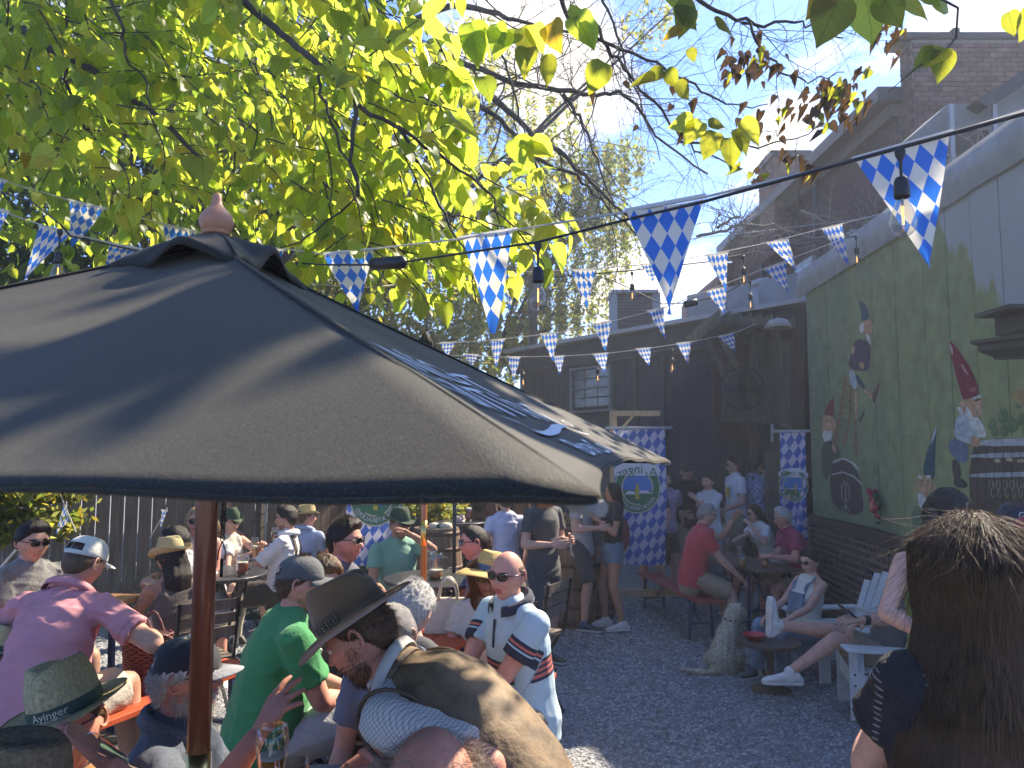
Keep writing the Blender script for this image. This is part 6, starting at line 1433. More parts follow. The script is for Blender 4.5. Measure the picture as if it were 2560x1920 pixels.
# fabrics
def cloth_m(name, c, rough=.85, **k): return mat(name, c, rough, k.pop('var', .10), k.pop('scale', 6), k.pop('bump', .35), k.pop('bscale', 90), sheen=.15, **k)
def attr_bands(name, base, bands, rough=.85):
 """cloth whose colour changes along spine, sleeve or lat: bands of (attribute, lo, hi, colour)"""
 m = bpy.data.materials.new(name); m.use_nodes = True; nt = m.node_tree; b = nt.nodes['Principled BSDF']; b.inputs['Roughness'].default_value = rough
 tcn = N(nt, 'ShaderNodeTexCoord'); nn = N(nt, 'ShaderNodeTexNoise', i_Scale=9.0, i_Detail=5.0); nt.links.new(tcn.outputs['Object'], nn.inputs['Vector'])
 cur = ramp(nt, nn.outputs[0], [(.3, tuple(c * .9 for c in base)), (.7, tuple(c * 1.08 for c in base))]); at = {}
 for (an, lo, hi, col) in bands:
  if an not in at: at[an] = N(nt, 'ShaderNodeAttribute', attribute_name=an).outputs['Fac']
  k = math_n(nt, 'MULTIPLY', math_n(nt, 'GREATER_THAN', at[an], lo), math_n(nt, 'LESS_THAN', at[an], hi))
  mxn = N(nt, 'ShaderNodeMix', data_type='RGBA'); nt.links.new(k, mxn.inputs[0]); nt.links.new(cur, mxn.inputs[6]); mxn.inputs[7].default_value = (*col, 1); cur = mxn.outputs[2]
 nt.links.new(cur, b.inputs['Base Color']); n2 = N(nt, 'ShaderNodeTexNoise', i_Scale=200.0); nt.links.new(tcn.outputs['Object'], n2.inputs['Vector']); bp_ = N(nt, 'ShaderNodeBump', i_Strength=.3, i_Distance=.004); nt.links.new(n2.outputs[0], bp_.inputs['Height']); nt.links.new(bp_.outputs[0], b.inputs['Normal'])
 return m
def check_cloth(name, a, bcol, sc=260):
 m = bpy.data.materials.new(name); m.use_nodes = True; nt = m.node_tree; b = nt.nodes['Principled BSDF']; b.inputs['Roughness'].default_value = .85
 la = N(nt, 'ShaderNodeAttribute', attribute_name='lat'); sa = N(nt, 'ShaderNodeAttribute', attribute_name='spine'); fa = N(nt, 'ShaderNodeAttribute', attribute_name='front')
 g1 = math_n(nt, 'LESS_THAN', math_n(nt, 'PINGPONG', math_n(nt, 'MULTIPLY', math_n(nt, 'ADD', la.outputs['Fac'], fa.outputs['Fac']), sc), .5), .17); g2 = math_n(nt, 'LESS_THAN', math_n(nt, 'PINGPONG', math_n(nt, 'MULTIPLY', sa.outputs['Fac'], sc * .5), .5), .17)
 mxn = N(nt, 'ShaderNodeMix', data_type='RGBA'); nt.links.new(math_n(nt, 'MULTIPLY', math_n(nt, 'ADD', g1, g2), .5), mxn.inputs[0]); mxn.inputs[6].default_value = (*a, 1); mxn.inputs[7].default_value = (*bcol, 1); nt.links.new(mxn.outputs[2], b.inputs['Base Color']); return m
# the guests
K_ = cloth_m
khaki = K_('khaki cotton', (.30, .235, .16)); denim = K_('washed denim', (.12, .19, .27), var=.3, scale=14); navyc = K_('navy cotton', (.025, .032, .055)); blackc = K_('black cotton', (.012, .012, .014))
greyc = K_('grey cotton', (.12, .12, .12)); whitec = K_('white cotton', (.62, .61, .60)); beigec = K_('beige cotton', (.45, .41, .35)); darkg = K_('charcoal cotton', (.05, .052, .058))
wshoe = dict(mat=K_('white sneaker', (.62, .61, .58), .6), sole=mat('white sole', (.6, .58, .54), .7)); dshoe = dict(mat=K_('dark shoe', (.05, .042, .035), .6), sock=whitec); bshoe = dict(mat=K_('navy shoe', (.03, .04, .06)), sock=K_('blue sock', (.04, .08, .2)))
straw = mat('pale straw', (.50, .40, .20), .8, .3, 60, .8, 160, stretch=(1, 1, 3)); straw2 = mat('aged straw', (.50, .42, .23), .85, .35, 90, .9, 200, stretch=(1, 2.4, .8)); straw3 = mat('golden straw', (.62, .40, .14), .8, .25, 70, .8, 170)
gband = mat('dark green ribbon', (.02, .06, .045), .6, .1); bband = mat('slate blue ribbon', (.06, .10, .18), .7)
felt = mat('olive felt', (.18, .12, .07), .95, .18, 12, .3, 300, sheen=.4); feltb = mat('tan felt ribbon', (.33, .27, .19), .8, .1); gfelt = mat('green felt', (.05, .075, .045), .95, .2, 12, .3, 200)
def stand(x, d, H): X = P(x, 1127, d).x; return to_px((X, d, ground_z(X, d) + H * .993))
# --- left tables
person('man in grey tee and dark sunglasses sitting at the far left, facing right', (85, 1308), 4.7, 112, True, lean=8, head=(10, 6, 0), hl=(-.15, .42, .28), hr=(.05, .40, .28), top=dict(kind='tee', mat=K_('heather grey tee', (.17, .17, .165))), bottom=dict(kind='shorts', mat=darkg), shoes=dshoe, hair=('short', 'black', .022), glasses='dark', tone='mid', vox=.010)
pinkm = attr_bands('pink polo', (.52, .225, .245), [('sleeve', .52, .545, (.40, .16, .18))])
person('broad man in pink polo and backward-strap white cap seen from behind at the left table', (212, 1348), 3.85, 8, True, H=1.84, lean=24, fat=.045, head=(8, 22, 4), hl=(-.28, .45, .30), hr=(.30, .42, .27), el=(-1, 0, -.6), er=(1, 0, -.6), top=dict(kind='polo', mat=pinkm, sleeve=.66, amp=.011, fr=24, hem=-.24, vox=.009), bottom=dict(kind='shorts', mat=beigec), shoes=dshoe, hair=('short', 'brown', .006), hat=cap_hat(K_('white cap cloth', (.55, .55, .50)), gap=True, up=.038), tone='mid', vox=.010)
person('woman in brown tank top and straw fedora with her back turned at the left table', (428, 1356), 5.2, 318, True, H=1.66, lean=12, fem=True, head=(-28, 8, 0), hl=(-.12, .40, .30), hr=(.0, .38, .34), top=dict(kind='tank', mat=K_('taupe knit', (.11, .085, .07)), strap=.10, hem=-.1, amp=.006), bottom=dict(kind='shorts', mat=whitec), shoes=wshoe, hair=('long', 'dark', .018, .26, .08), hat=brim_hat(straw, gband, .048, .115, .03, .7, 4, 0, .02, .045, taper=.80), glasses='dark', tone='tan')
person('dark-haired man in pale grey tee bending over the left table behind the fedora woman', (442, 1318), 6.3, 262, True, lean=30, head=(0, 20, 0), hl=(-.2, .4, .25), hr=(.1, .4, .25), top=dict(kind='tee', mat=K_('pale grey tee', (.34, .35, .36))), bottom=dict(kind='shorts', mat=navyc), shoes=dshoe, hair=('short', 'black', .02), tone='mid', vox=.015)
person('person in red top cut off by the left edge of the picture', (-62, 1440), 4.1, 60, True, lean=18, hr=('px', 30, 1560, 3.9), hl=(-.1, .4, .3), top=dict(kind='tee', mat=K_('bright red tee', (.5, .03, .035))), bottom=dict(kind='shorts', mat=navyc), shoes=dshoe, hair=('short', 'brown'), tone='light', vox=.013)
# --- round table in the left middle
person('blonde woman in pale top and sunglasses half hidden by the near umbrella pole', (493, 1270), 6.5, 152, True, H=1.66, fem=True, head=(8, 4, 0), hl=('px', 500, 1412, 6.35), top=dict(kind='tank', mat=K_('pale rose top', (.55, .45, .44)), strap=.09, upto=.96), bottom=dict(kind='shorts', mat=denim), shoes=wshoe, hair=('long', 'blonde', .02, .3, .1), glasses='big', tone='pink', vox=.013)
person('woman in cream sleeveless top and green alpine hat holding a beer glass', (578, 1280), 8.2, 128, True, H=1.68, fem=True, head=(-12, 2, 0), hr=('px', 622, 1385, 8.1), hl=('px', 655, 1362, 8.0), top=dict(kind='tank', mat=K_('cream top', (.6, .54, .44)), strap=.1), bottom=dict(kind='shorts', mat=darkg), shoes=dshoe, hair=('bun', 'dark'), hat=brim_hat(gfelt, gband, .035, .12, .025, .6, 6, 0, .03, .05, taper=.62), glasses='dark', tone='light', vox=.014)
person('woman in pink and white dress seated behind the black chain', (524, 1290), 7.3, 165, True, H=1.65, fem=True, head=(25, 4, 0), top=dict(kind='blouse', mat=K_('white linen', (.64, .6, .56)), sleeve=.4), bottom=dict(kind='skirt', mat=K_('pale blue skirt', (.3, .42, .55)), length=.45), shoes=wshoe, hair=('long', 'brown', .02, .25), tone='light', vox=.015)
def lederhosen(i):
 fr_ = i['frame']; s = i['s']; b = K_('brown leather strap', (.06, .035, .02), .6)
 for sg in (-1, 1):
  pts = []
  for t, o in ((.15, .125), (.45, .13), (.75, .142), (.95, .105), (1.02, .03), (.98, -.06), (.8, -.12), (.5, -.125), (.15, -.12)):
   c, r, f, u = fr_(min(t, 1)); pts.append(c + r * sg * .085 * s + f * o * s * 1.06 + (u * .035 if t > .94 else Vector()))
  k = MB()
  for a, b_ in zip(pts[:-1], pts[1:]): k.bar(a, b_, .03, .006, up=(a - i['sp'][2]).normalized())
  k.build('suspender', b, i['root'])
 c, r, f, u = fr_(.6); k = MB(); k.box(c + f * .148 * s, (.17, .008, .05), Matrix((r, f, u)).transposed()); k.build('chest_strap', b, i['root'])
 for hp_, kn, an in i['legs']:
  k = MB(); q = kn.lerp(an, .12); k.add(*limb([q, kn.lerp(an, .35) - i['F'] * .01, kn.lerp(an, .7), an], [.060 * s, .067 * s, .050 * s, .043 * s])); k.build('knee_sock', K_('oat wool sock', (.42, .38, .31)), i['root'], smooth=True)
lederhosen(person('man in white shirt and brown lederhosen with suspenders sitting sideways', (715, 1266), 7.4, 268, True, lean=-8, head=(0, 4, 0), hr=(.10, .40, .12), hl=(-.12, .42, .12), palm=((0, 0, -1), (0, 0, -1)), hand=('thigh', 'thigh'), top=dict(kind='shirt', mat=K_('white shirt', (.66, .63, .65)), sleeve=.95, hem=-.02, amp=.010), bottom=dict(kind='shorts', mat=K_('brown leather', (.035, .024, .018), .55), name='lederhosen'), shoes=dshoe, hair=('short', 'dark', .022), glasses='dark', beard=('dark', .004), tone='mid', vox=.011))
person('man in light blue shirt and straw hat facing away behind the lederhosen man', (768, 1268), 8.9, 18, True, lean=6, head=(40, 0, 0), top=dict(kind='shirt', mat=K_('light blue shirt', (.30, .36, .52)), sleeve=.6), bottom=dict(kind='shorts', mat=khaki), shoes=dshoe, hair=('short', 'brown'), hat=brim_hat(straw, gband, .04, .1, .02, .5, 0, 0, .01, .05), tone='pink', vox=.015)
# --- middle
person('man with dark hair and sunglasses in profile behind the green tee man', (866, 1302), 4.4, 98, True, lean=10, head=(6, 2, 0), hl=(-.3, .35, .3), hr=(.1, .42, .28), top=dict(kind='tee', mat=K_('slate striped tee', (.09, .10, .125)), collar=None), bottom=dict(kind='shorts', mat=navyc), shoes=dshoe, hair=('short', 'dark', .02), glasses='dark', tone='ruddy', beard=('stubble', 0), vox=.010, hres=(56, 44))
person('person with brown hair and dark glasses looking down between green cap man and hat man', (812, 1392), 4.05, 150, True, lean=12, head=(0, 22, 0), top=dict(kind='tee', mat=darkg), bottom=dict(kind='shorts', mat=navyc), shoes=dshoe, hair=('short', 'brown', .02), glasses='dark', tone='mid', vox=.013)
gtee = K_('kelly green tee', (.03, .24, .075), var=.06)
i_ = person('heavy man in kelly green tee, white shorts and grey cap with his back half turned', (752, 1395), 3.55, 62, True, H=1.78, lean=15, fat=.07, head=(14, 4, 0), hr=(.02, .40, .12), hl=(-.02, .46, .12), er=(.8, -.2, -.9), top=dict(kind='tee', mat=gtee, sleeve=.68, hem=-.22, amp=.008, fr=18, vox=.009, th=.02), bottom=dict(kind='shorts', mat=K_('white canvas shorts', (.58, .57, .56)), len=.92), shoes=dshoe, hair=('short', 'brown', .008), hat=cap_hat(K_('faded grey cap', (.085, .09, .095)), gap=True, up=.036), tone='pink', beard=('stubble', 0), vox=.010, hres=(56, 44))
k = MB(); c, r, f, u = i_['frame'](.72); q = c + f * .175 + r * .03; Rm = Matrix((r, f, u)).transposed(); k.box(q, (.05, .006, .09), Rm, 0); k.box(q + u * .05, (.056, .007, .022), Rm, 1); k.build('shirt_print', [mat('yellow print', (.6, .42, .03), .7), mat('white print', (.7, .7, .7), .7)], i_['root'])
person('man in slate blue shirt seated behind the felt hat man, mostly hidden', (980, 1512), 2.95, 205, True, lean=10, head=(0, 20, 0), hl=(-.12, .34, .10), hr=(.12, .34, .10), top=dict(kind='polo', mat=K_('slate blue shirt', (.12, .145, .20)), hem=-.3), bottom=dict(kind='pants', mat=K_('slate trousers', (.10, .12, .16))), shoes=dshoe, hair=('short', 'grey'), tone='light')
curl_m = None
def curly(info, hv, hn, k, m):
 rs = np.random.RandomState(3); idx = rs.choice(np.where(k > .4)[0], 5200); A = np.array(info['Hm']) * info['hs']; roots = []
 for i in idx:
  p = (hv[i] + hn[i] * .018) @ A.T + np.array(info['hc']); dd = hn[i] @ np.array(info['Hm']).T + rs.normal(size=3) * .9; roots.append((p + rs.normal(size=3) * .004, dd, rs.uniform(.012, .03)))
 strands(info, roots, m, info['root'], r=.0008, seg=6, jit=.55, grav=0)
person('person with curly silver hair seen from behind beside the leather vest', (1032, 1462), 3.35, 15, True, H=1.68, lean=8, head=(5, 8, 0), top=dict(kind='tee', mat=darkg), bottom=dict(kind='shorts', mat=navyc), shoes=dshoe, hair=('curly', 'silver', .028, 0, 0, curly), tone='light', hres=(72, 54))
person('man in teal tee and alpine hat with one hand at his mouth', (1000, 1280), 7.0, 150, True, H=1.8, lean=4, head=(-12, 4, 0), hl=('px', 1030, 1338, 6.75), el=(-1, .4, -.6), hr=(.2, .36, .1), top=dict(kind='tee', mat=K_('sage teal tee', (.16, .33, .25)), sleeve=.6), bottom=dict(kind='shorts', mat=navyc), shoes=dshoe, hair=('short', 'brown', .01), hat=brim_hat(gfelt, gband, .045, .11, .02, .5, 2, 0, .02, .05, taper=.75), glasses='dark', beard=('brown', .004), tone='tan', vox=.012)
person('man with blue mirrored sunglasses and cropped hair in profile, facing left', (1185, 1314), 5.3, 268, True, lean=10, head=(-6, 6, 0), hr=(.05, .45, .25), hl=(-.2, .4, .25), top=dict(kind='tee', mat=K_('dusk blue tee', (.10, .12, .18))), bottom=dict(kind='shorts', mat=navyc), shoes=dshoe, hair=('short', 'dark', .006), glasses=('dark', (.06, .22, .42)), tone='pink', vox=.011)
def longstr(col, n, L, seed=5, fly=.03, r=.0007, flowf=.5, wide=.12, back=.085):
 def f(info, hv, hn, k, m):
  rs = np.random.RandomState(seed); idx = rs.choice(np.where(k > .3)[0], n); A = np.array(info['Hm']) * info['hs']; roots = []
  Fh = np.array(info['Hm'] @ Vector((0, 1, 0))); Rh = np.array(info['Hm'] @ Vector((1, 0, 0))); hc = np.array(info['hc'])
  for i in idx:
   p = (hv[i] + hn[i] * (.013 + .010 * rs.rand())) @ A.T + hc; n_ = hn[i] @ np.array(info['Hm']).T; side_ = n_ @ Rh
   dd = np.array([0, 0, -1.0]) * (.25 + max(0, 1 - n_[2])) + Rh * side_ * (.5 + 1.0 * (n_[2] > .6)) - Fh * (.25 + .5 * (n_[2] > .5)) + n_ * .04 + rs.normal(size=3) * .03; roots.append((p + rs.normal(size=3) * .003, dd, L * rs.uniform(.55, 1.1)))
  Rs_ = np.array(info['Rs']); Fs_ = np.array(info['Fs'])
  def flow(p, d, t):
   rel = p - hc; be = np.clip((-.05 - rel[:, 2]) / .24, 0, 1); xx, yy = rel @ Rs_, rel @ Fs_ + back * be; al, bl = .090 + (wide - .090) * be, .110 - .012 * be
   e = np.sqrt((xx / al) ** 2 + (yy / bl) ** 2) + 1e-6; g = (Rs_ * (xx / al ** 2)[:, None] + Fs_ * (yy / bl ** 2)[:, None]); g /= np.linalg.norm(g, axis=1)[:, None] + 1e-6
   return d * .75 + np.array([0, 0, -flowf]) + g * np.clip((1.06 - e) * 6, -1, 1)[:, None] * .8 - Fs_ * (.2 * (yy > 0) * (rel[:, 2] < -.02))[:, None]
  strands(info, roots, m, info['root'], r=r, seg=14, jit=fly, grav=.1, flow=flow, seed=seed)
  fly_ = [(a, b + rs.normal(size=3) * .25, c * .4) for a, b, c in roots[:n // 16]]; strands(info, fly_, m, info['root'], name='loose_hair', r=r * .7, seg=9, jit=.09, grav=1.2, seed=seed + 1)
 return f
person('woman with long auburn hair, round glasses and wide golden straw hat with blue ribbon', (1222, 1392), 4.25, 192, True, H=1.66, lean=4, fem=True, head=(-8, 4, -4), hl=(-.05, .35, .2), hr=(.1, .35, .22), top=dict(kind='blouse', mat=K_('white lace blouse', (.6, .58, .55)), sleeve=.5), bottom=dict(kind='skirt', mat=whitec), shoes=wshoe, hair=('long', 'auburn', .018, .48, .13, longstr('auburn', 1600, .55, r=.0011)), hat=brim_hat(straw3, bband, .105, .11, -.03, .1, -8, -6, .02, .04, .034, taper=.7), glasses=('big', (.10, .05, .04)), tone='pink', vox=.009, hres=(64, 50))
lb, nv, co = (.42, .55, .60), (.02, .024, .045), (.58, .14, .11)
polo = attr_bands('powder blue polo', lb, [('spine', .37, .40, nv), ('spine', .40, .43, co), ('spine', .43, .452, nv), ('spine', .452, .482, co), ('spine', .482, .504, nv), ('spine', .504, .534, co), ('spine', .534, .56, nv), ('sleeve', 0.02, 1.2, lb), ('sleeve', .50, .66, nv), ('sleeve', .34, .40, nv), ('sleeve', .40, .44, co), ('sleeve', .44, .47, nv)])
i_ = person('bald man in powder blue polo with navy and coral stripes and black sunglasses', (1268, 1377), 3.75, 236, True, H=1.74, lean=10, fat=.03, head=(-24, 4, -4), hl=(.02, .36, .06), hr=(.0, .42, .06), el=(-.9, -.4, -.6), er=(.9, -.2, -.5), top=dict(kind='polo', mat=polo, collar=K_('navy collar', nv), sleeve=.64, hem=-.26, amp=.006, vox=.008, fr=22), bottom=dict(kind='shorts', mat=khaki), shoes=dshoe, hair=('fringe', 'stubble', .003), glasses='dark', tone='pink', vox=.009, near=True, hres=(80, 64))
k = MB(); c, r, f, u = i_['frame'](.9); c = i_['frame'](.95)[0]; k.bar(c + f * .105, i_['frame'](.70)[0] + f * .142, .012, .006, up=f); k.build('placket', K_('navy collar', nv), i_['root'])
def vest(info):
 s, off = info['s'], info['off']
 tabs = [(-.10, .185, .135), (.0, .19, .145), (.22, .175, .14), (.45, .178, .14), (.68, .192, .148), (.85, .188, .132), (.97, .135, .10), (1.04, .092, .086)]; rings = []
 for t, a, b in tabs:
  c, r, f, u = info['frame'](min(max(t, 0), 1)); c = c + u * (t - min(max(t, 0), 1)) * info['L']; rings.append((c, r * a * s * 1.04, f * b * s * 1.06))
 v, f_ = loft(rings, 30, (True, True), pw=2.4); m = mat('worn brown leather', (.135, .092, .050), .72, .4, 7, .5, 40, dirt=.5, hue=(1.5, 1.45, 1.4))
 o = link('leather_vest', build_mesh('leather_vest', v, f_, m, off=off), info['root']); OFF[o.name] = off; queue(o, .008, lambda vv, ff, nr: (folds(vv, nr, .006, 5, 15, (.5, .2, .6)), None, None, None), 5)
 k = MB()
 for sg in (-1, 1):
  c, r, f, u = info['frame'](.80); ring = [c + r * sg * (.196 * s) + (f * math.cos(a) * .085 + u * math.sin(a) * .115) * s + u * .01 for a in np.linspace(0, 6.283, 22)]; MB().tube(ring, .006, 6, cap=False).build('armhole_trim', mat('vest trim', (.09, .06, .035), .6), info['root'], smooth=True)
 c, r, f, u = info['frame'](.05)
 kk = MB(); q = c - r * .19 * s - f * .03; kk.box(q, (.012, .05, .035), Matrix((r, f, u)).transposed(), 0); kk.add(*ellip(q - r * .009, (.006, .008, .008)), mi=1); kk.build('side_tab', [mat('dark leather tab', (.02, .016, .014), .4), darkmetal], info['root'])
 rim = []
 for j, (dr, dz) in enumerate(((.0, -.03), (.012, .03), (.022, .045), (.03, .01))):
  for i in range(22):
   a = math.radians(-235 + 290 * i / 21); rim.append(info['nb'] + (info['Rs'] * math.cos(a) + info['Fs'] * math.sin(a) * .9) * (.082 + dr) * s + info['up'] * dz)
 c_ = MB().add(rim, [(j * 22 + i, j * 22 + i + 1, (j + 1) * 22 + i + 1, (j + 1) * 22 + i) for j in range(3) for i in range(21)]).build('vest_collar', m, info['root'], smooth=True); so = c_.modifiers.new('thick', 'SOLIDIFY'); so.thickness = .004
def feltx(info, W, h, pt):
 k = MB(); q = Vector(pt(math.radians(-62), 1.05, 0))
 for j in range(9): a = math.radians(-48 - 5 * j); x, y, _ = pt(a, 1.07, 0); k.tube([W((x, y, .012)), W((x * 1.03, y * 1.03, .03 + .003 * j)), W((x * 1.0, y * 1.0, .05 + .004 * (j % 3)))], [.0022, .003, .0006], 5)
 k.build('feather', mat('grey brown feather', (.20, .17, .13), .9, .5, 80), h)
 k = MB(); x, y, _ = pt(math.radians(-72), 1.08, 0)
 for j in range(9): k.add(*ellip(W((x * (1 + .01 * (j % 3)), y + .012 * (j // 3) - .012, .012 + .009 * (j % 3))), (.0028,) * 3, None, 8, 5))
 k.build('hat_pin', mat('silver pin', (.6, .6, .58), .25, metal=1), h)
 for z in (.030, .034): k = MB(); k.tube([W((pt(a, 1.035, 0)[0], pt(a, 1.035, 0)[1], z + .006 * math.sin(a))) for a in np.linspace(0, 6.283, 40)], .0009, 4, cap=False); k.build('cord', feltb, h)
chk = check_cloth('checked shirt', (.62, .61, .57), (.26, .28, .28), 105)
i_ = person('bearded man in brown leather vest, checked shirt and olive felt hat bending forward in front', (905, 1482), 2.25, 283, False, H=1.88, lean=49, fat=.02, head=(-8, 30, 0), hl=('px', 985, 1950, 2.0), hr=(.1, .75, -.1), el=(-.2, -.9, -.1), top=dict(kind='shirt', mat=chk, sleeve=.80, th=.014, amp=.011, vox=.008, fr=26, collar=K_('shirt collar', (.5, .49, .45))), bottom=dict(kind='pants', mat=beigec), shoes=dshoe, hair=('short', 'brown', .006), hat=brim_hat(felt, feltb, .066, .125, .010, .85, 4, 0, .02, .046, .024, taper=.84, extra=feltx), beard=('brown', .006), tone='ruddy', near=True, vox=.008, hres=(110, 84))
vest(i_)
# --- front row
person('man in Ayinger straw hat and dark sunglasses drinking at the lower left', (176, 1706), 2.2, 172, True, H=1.78, lean=6, head=(0, 2, 9), hl=('px', 262, 1905, 1.98), hr=(.2, .3, .05), el=(-.9, .3, -.8), hand=('grip', 'relax'), top=dict(kind='tee', mat=K_('brown tee', (.10, .075, .055))), bottom=dict(kind='shorts', mat=khaki), shoes=dshoe, hair=('short', 'brown', .008), hat=brim_hat(straw2, gband, .064, .135, .008, .55, 0, 7, .01, .046, .034, taper=.80, text=(True, -4), weave=.0012, wide=1.06), glasses=('big', (.03, .008, .006)), tone='ruddy', near=True, vox=.008, hres=(90, 70))
knitm = mat('black open knit', (.010, .011, .017), .9, .5, 30, .9, 120); nt = knitm.node_tree; la, sa = [N(nt, 'ShaderNodeAttribute', attribute_name=q).outputs['Fac'] for q in ('lat', 'spine')]
h1 = math_n(nt, 'LESS_THAN', math_n(nt, 'ADD', math_n(nt, 'POWER', math_n(nt, 'PINGPONG', math_n(nt, 'MULTIPLY', la, 28), .5), 2), math_n(nt, 'POWER', math_n(nt, 'PINGPONG', math_n(nt, 'MULTIPLY', sa, 36), .5), 2)), .022); bs_ = nt.nodes['Principled BSDF']; src_ = bs_.inputs['Base Color'].links[0].from_socket
mk = N(nt, 'ShaderNodeMix', data_type='RGBA'); nt.links.new(math_n(nt, 'MULTIPLY', h1, math_n(nt, 'GREATER_THAN', math_n(nt, 'PINGPONG', math_n(nt, 'MULTIPLY', la, 7), .5), .22)), mk.inputs[0]); nt.links.new(src_, mk.inputs[6]); mk.inputs[7].default_value = (.22, .22, .23, 1); nt.links.new(mk.outputs[2], bs_.inputs['Base Color'])  # pale dots painted for the light showing through the knit's holes
def beardstr(info, hv, hn, k, m):
 rs = np.random.RandomState(9); A = np.array(info['Hm']) * info['hs']; M3 = np.array(info['Hm']); ok = np.where((hv[:, 2] < -.02) & (hv[:, 1] > -.03) & ((np.abs(hv[:, 0]) > .026) | (hv[:, 2] < -.072)))[0]; idx = rs.choice(ok, 2600)
 strands(info, [((hv[i] * 1.01) @ A.T + np.array(info['hc']), (hn[i] * .6 + np.array([0, .2, -1.2])) @ M3.T + rs.normal(size=3) * .25, rs.uniform(.02, .045)) for i in idx], hairm('white'), info['root'], name='beard', r=.0006, seg=5, jit=.12, grav=.2)
 idx = rs.choice(np.where((k > .3) & (hv[:, 2] < .03))[0], 1500)
 strands(info, [((hv[i] + hn[i] * .01) @ A.T + np.array(info['hc']), (hn[i] * .5 + np.array([0, -.3, -1])) @ M3.T + rs.normal(size=3) * .2, rs.uniform(.015, .03)) for i in idx], hairm('white'), info['root'], name='hair_strands', r=.0006, seg=4, jit=.1, grav=.2)
cham = mat('slub chambray', (.085, .105, .14), .85, .35, 3, .4, 60, stretch=(60, 60, 14), sheen=.1)
person('white-bearded man in chambray shirt and navy cap with pale bill raising his hand', (470, 1600), 2.55, 78, True, H=1.8, lean=6, fat=.03, head=(4, 0, 0), hr=('px', 640, 1842, 2.18), er=(.6, -.2, -1), palm=(None, (-.3, .2, -.6)), hand=('relax', 'open'), top=dict(kind='shirt', mat=cham, sleeve=.85, amp=.010, vox=.008, fr=26, collar=cham), bottom=dict(kind='shorts', mat=khaki), shoes=dshoe, hair=('short', 'white', .012, 0, 0, beardstr), hat=cap_hat(K_('navy cap cloth', (.022, .026, .034)), K_('pale blue grey bill', (.28, .29, .33)), gap=True, up=.034), glasses=('dark', (.01, .01, .012)), beard=('white', .012), tone='ruddy', near=True, vox=.008, hres=(90, 70))
person('person under an aged straw hat at the very corner of the lower left', (28, 1892), 1.62, 50, True, lean=10, head=(0, 8, 0), hl=(-.15, .15, -.05), hr=(.15, .15, -.05), top=dict(kind='shirt', mat=K_('olive linen', (.10, .09, .06))), bottom=dict(kind='shorts', mat=khaki), shoes=dshoe, hair=('short', 'brown'), hat=brim_hat(mat('brown straw', (.19, .145, .09), .9, .3, 90, .9, 200), gband, .07, .11, .02, .5, 6, 6, .03, .045, .03, taper=.82), tone='light', vox=.011)
def baldstr(info, hv, hn, k, m):
 rs = np.random.RandomState(2); A = np.array(info['Hm']) * info['hs']; M3 = np.array(info['Hm']); O = np.array(info['hc'])
 w = np.clip(.9 - hn[:, 2], .0, 1) ** 1.5 * (hn[:, 2] > -.5) * (1 - .9 * (hn[:, 1] > .55) * (hn[:, 2] < .5)) + .008; idx = rs.choice(len(hv), 2600, p=w / w.sum())
 strands(info, [((hv[i] + hn[i] * .001) @ A.T + O, (hn[i] * .35 + np.array([.9 * np.sign(hv[i][0] + .001), -.5, -.25]) * (1 - .2 * hn[i][2])) @ M3.T + rs.normal(size=3) * .22, rs.uniform(.03, .07)) for i in idx], mat('thin grey brown hair', (.26, .20, .15), .35, .3, 30), info['root'], r=.0005, seg=8, jit=.10, grav=.15, flow=lambda p, d, t: d + (p - O) / np.linalg.norm(p - O, axis=1)[:, None] * np.clip((.112 - np.linalg.norm(p - O, axis=1)[:, None]) / .02, -.6, 1) * .5)
person('sunburnt bald man with thin grey fringe at the bottom of the picture', (1080, 1818), 1.5, 345, True, H=1.8, lean=12, head=(0, 2, 0), top=dict(kind='tee', mat=navyc), bottom=dict(kind='shorts', mat=khaki), shoes=dshoe, hair=('fringe', 'grey', .004, 0, 0, baldstr), tone='ruddy', near=True, vox=.010, hres=(110, 84), headscale=1.04)
# --- right side
person('woman with long brown hair and dark perforated top at front right', (2428, 1302), 1.42, 10, False, H=1.6, lean=-9, shw=.128, fem=True, head=(4, 6, 0), top=dict(kind='tee', name='knit_top', mat=knitm, sleeve=.42, th=.026, amp=.003, hem=-.35, vox=.008), bottom=dict(kind='shorts', mat=denim), shoes=wshoe, hair=('long', 'brown', .024, .15, .07, longstr('brown', 13000, .38, 8, .003, .0007, .6, .155, .10)), tone='light', near=True, vox=.009, hres=(64, 50), headscale=1.05, hl=(-.08, .32, .22), hr=(.08, .32, .22), el=(-.4, .2, -1), er=(.4, .2, -1))
person('dark-haired woman with ponytail and lime green strap top at the right', (2368, 1228), 3.1, 48, False, H=1.62, fem=True, lean=6, head=(14, 4, 0), hl=('px', 2345, 1600, 2.85), el=(-1, -.6, -.7), hr=(.2, .3, .1), top=dict(kind='tank', mat=K_('lime green knit', (.16, .28, .05)), strap=.1, upto=.80, sr=.014), bottom=dict(kind='shorts', mat=denim), shoes=wshoe, hair=('ponytail', 'black', .022), tone='light', vox=.010, hres=(56, 44))
person('person in navy ball cap lettered G near the right edge', (2538, 1258), 4.2, 196, True, H=1.78, head=(-8, 4, 0), top=dict(kind='tee', mat=greyc), bottom=dict(kind='shorts', mat=khaki), shoes=dshoe, hair=('short', 'brown'), hat=cap_hat(K_('navy wool cap', (.018, .024, .045)), logo=('G', (.6, .6, .58), .05, 12), up=.03), tone='light')
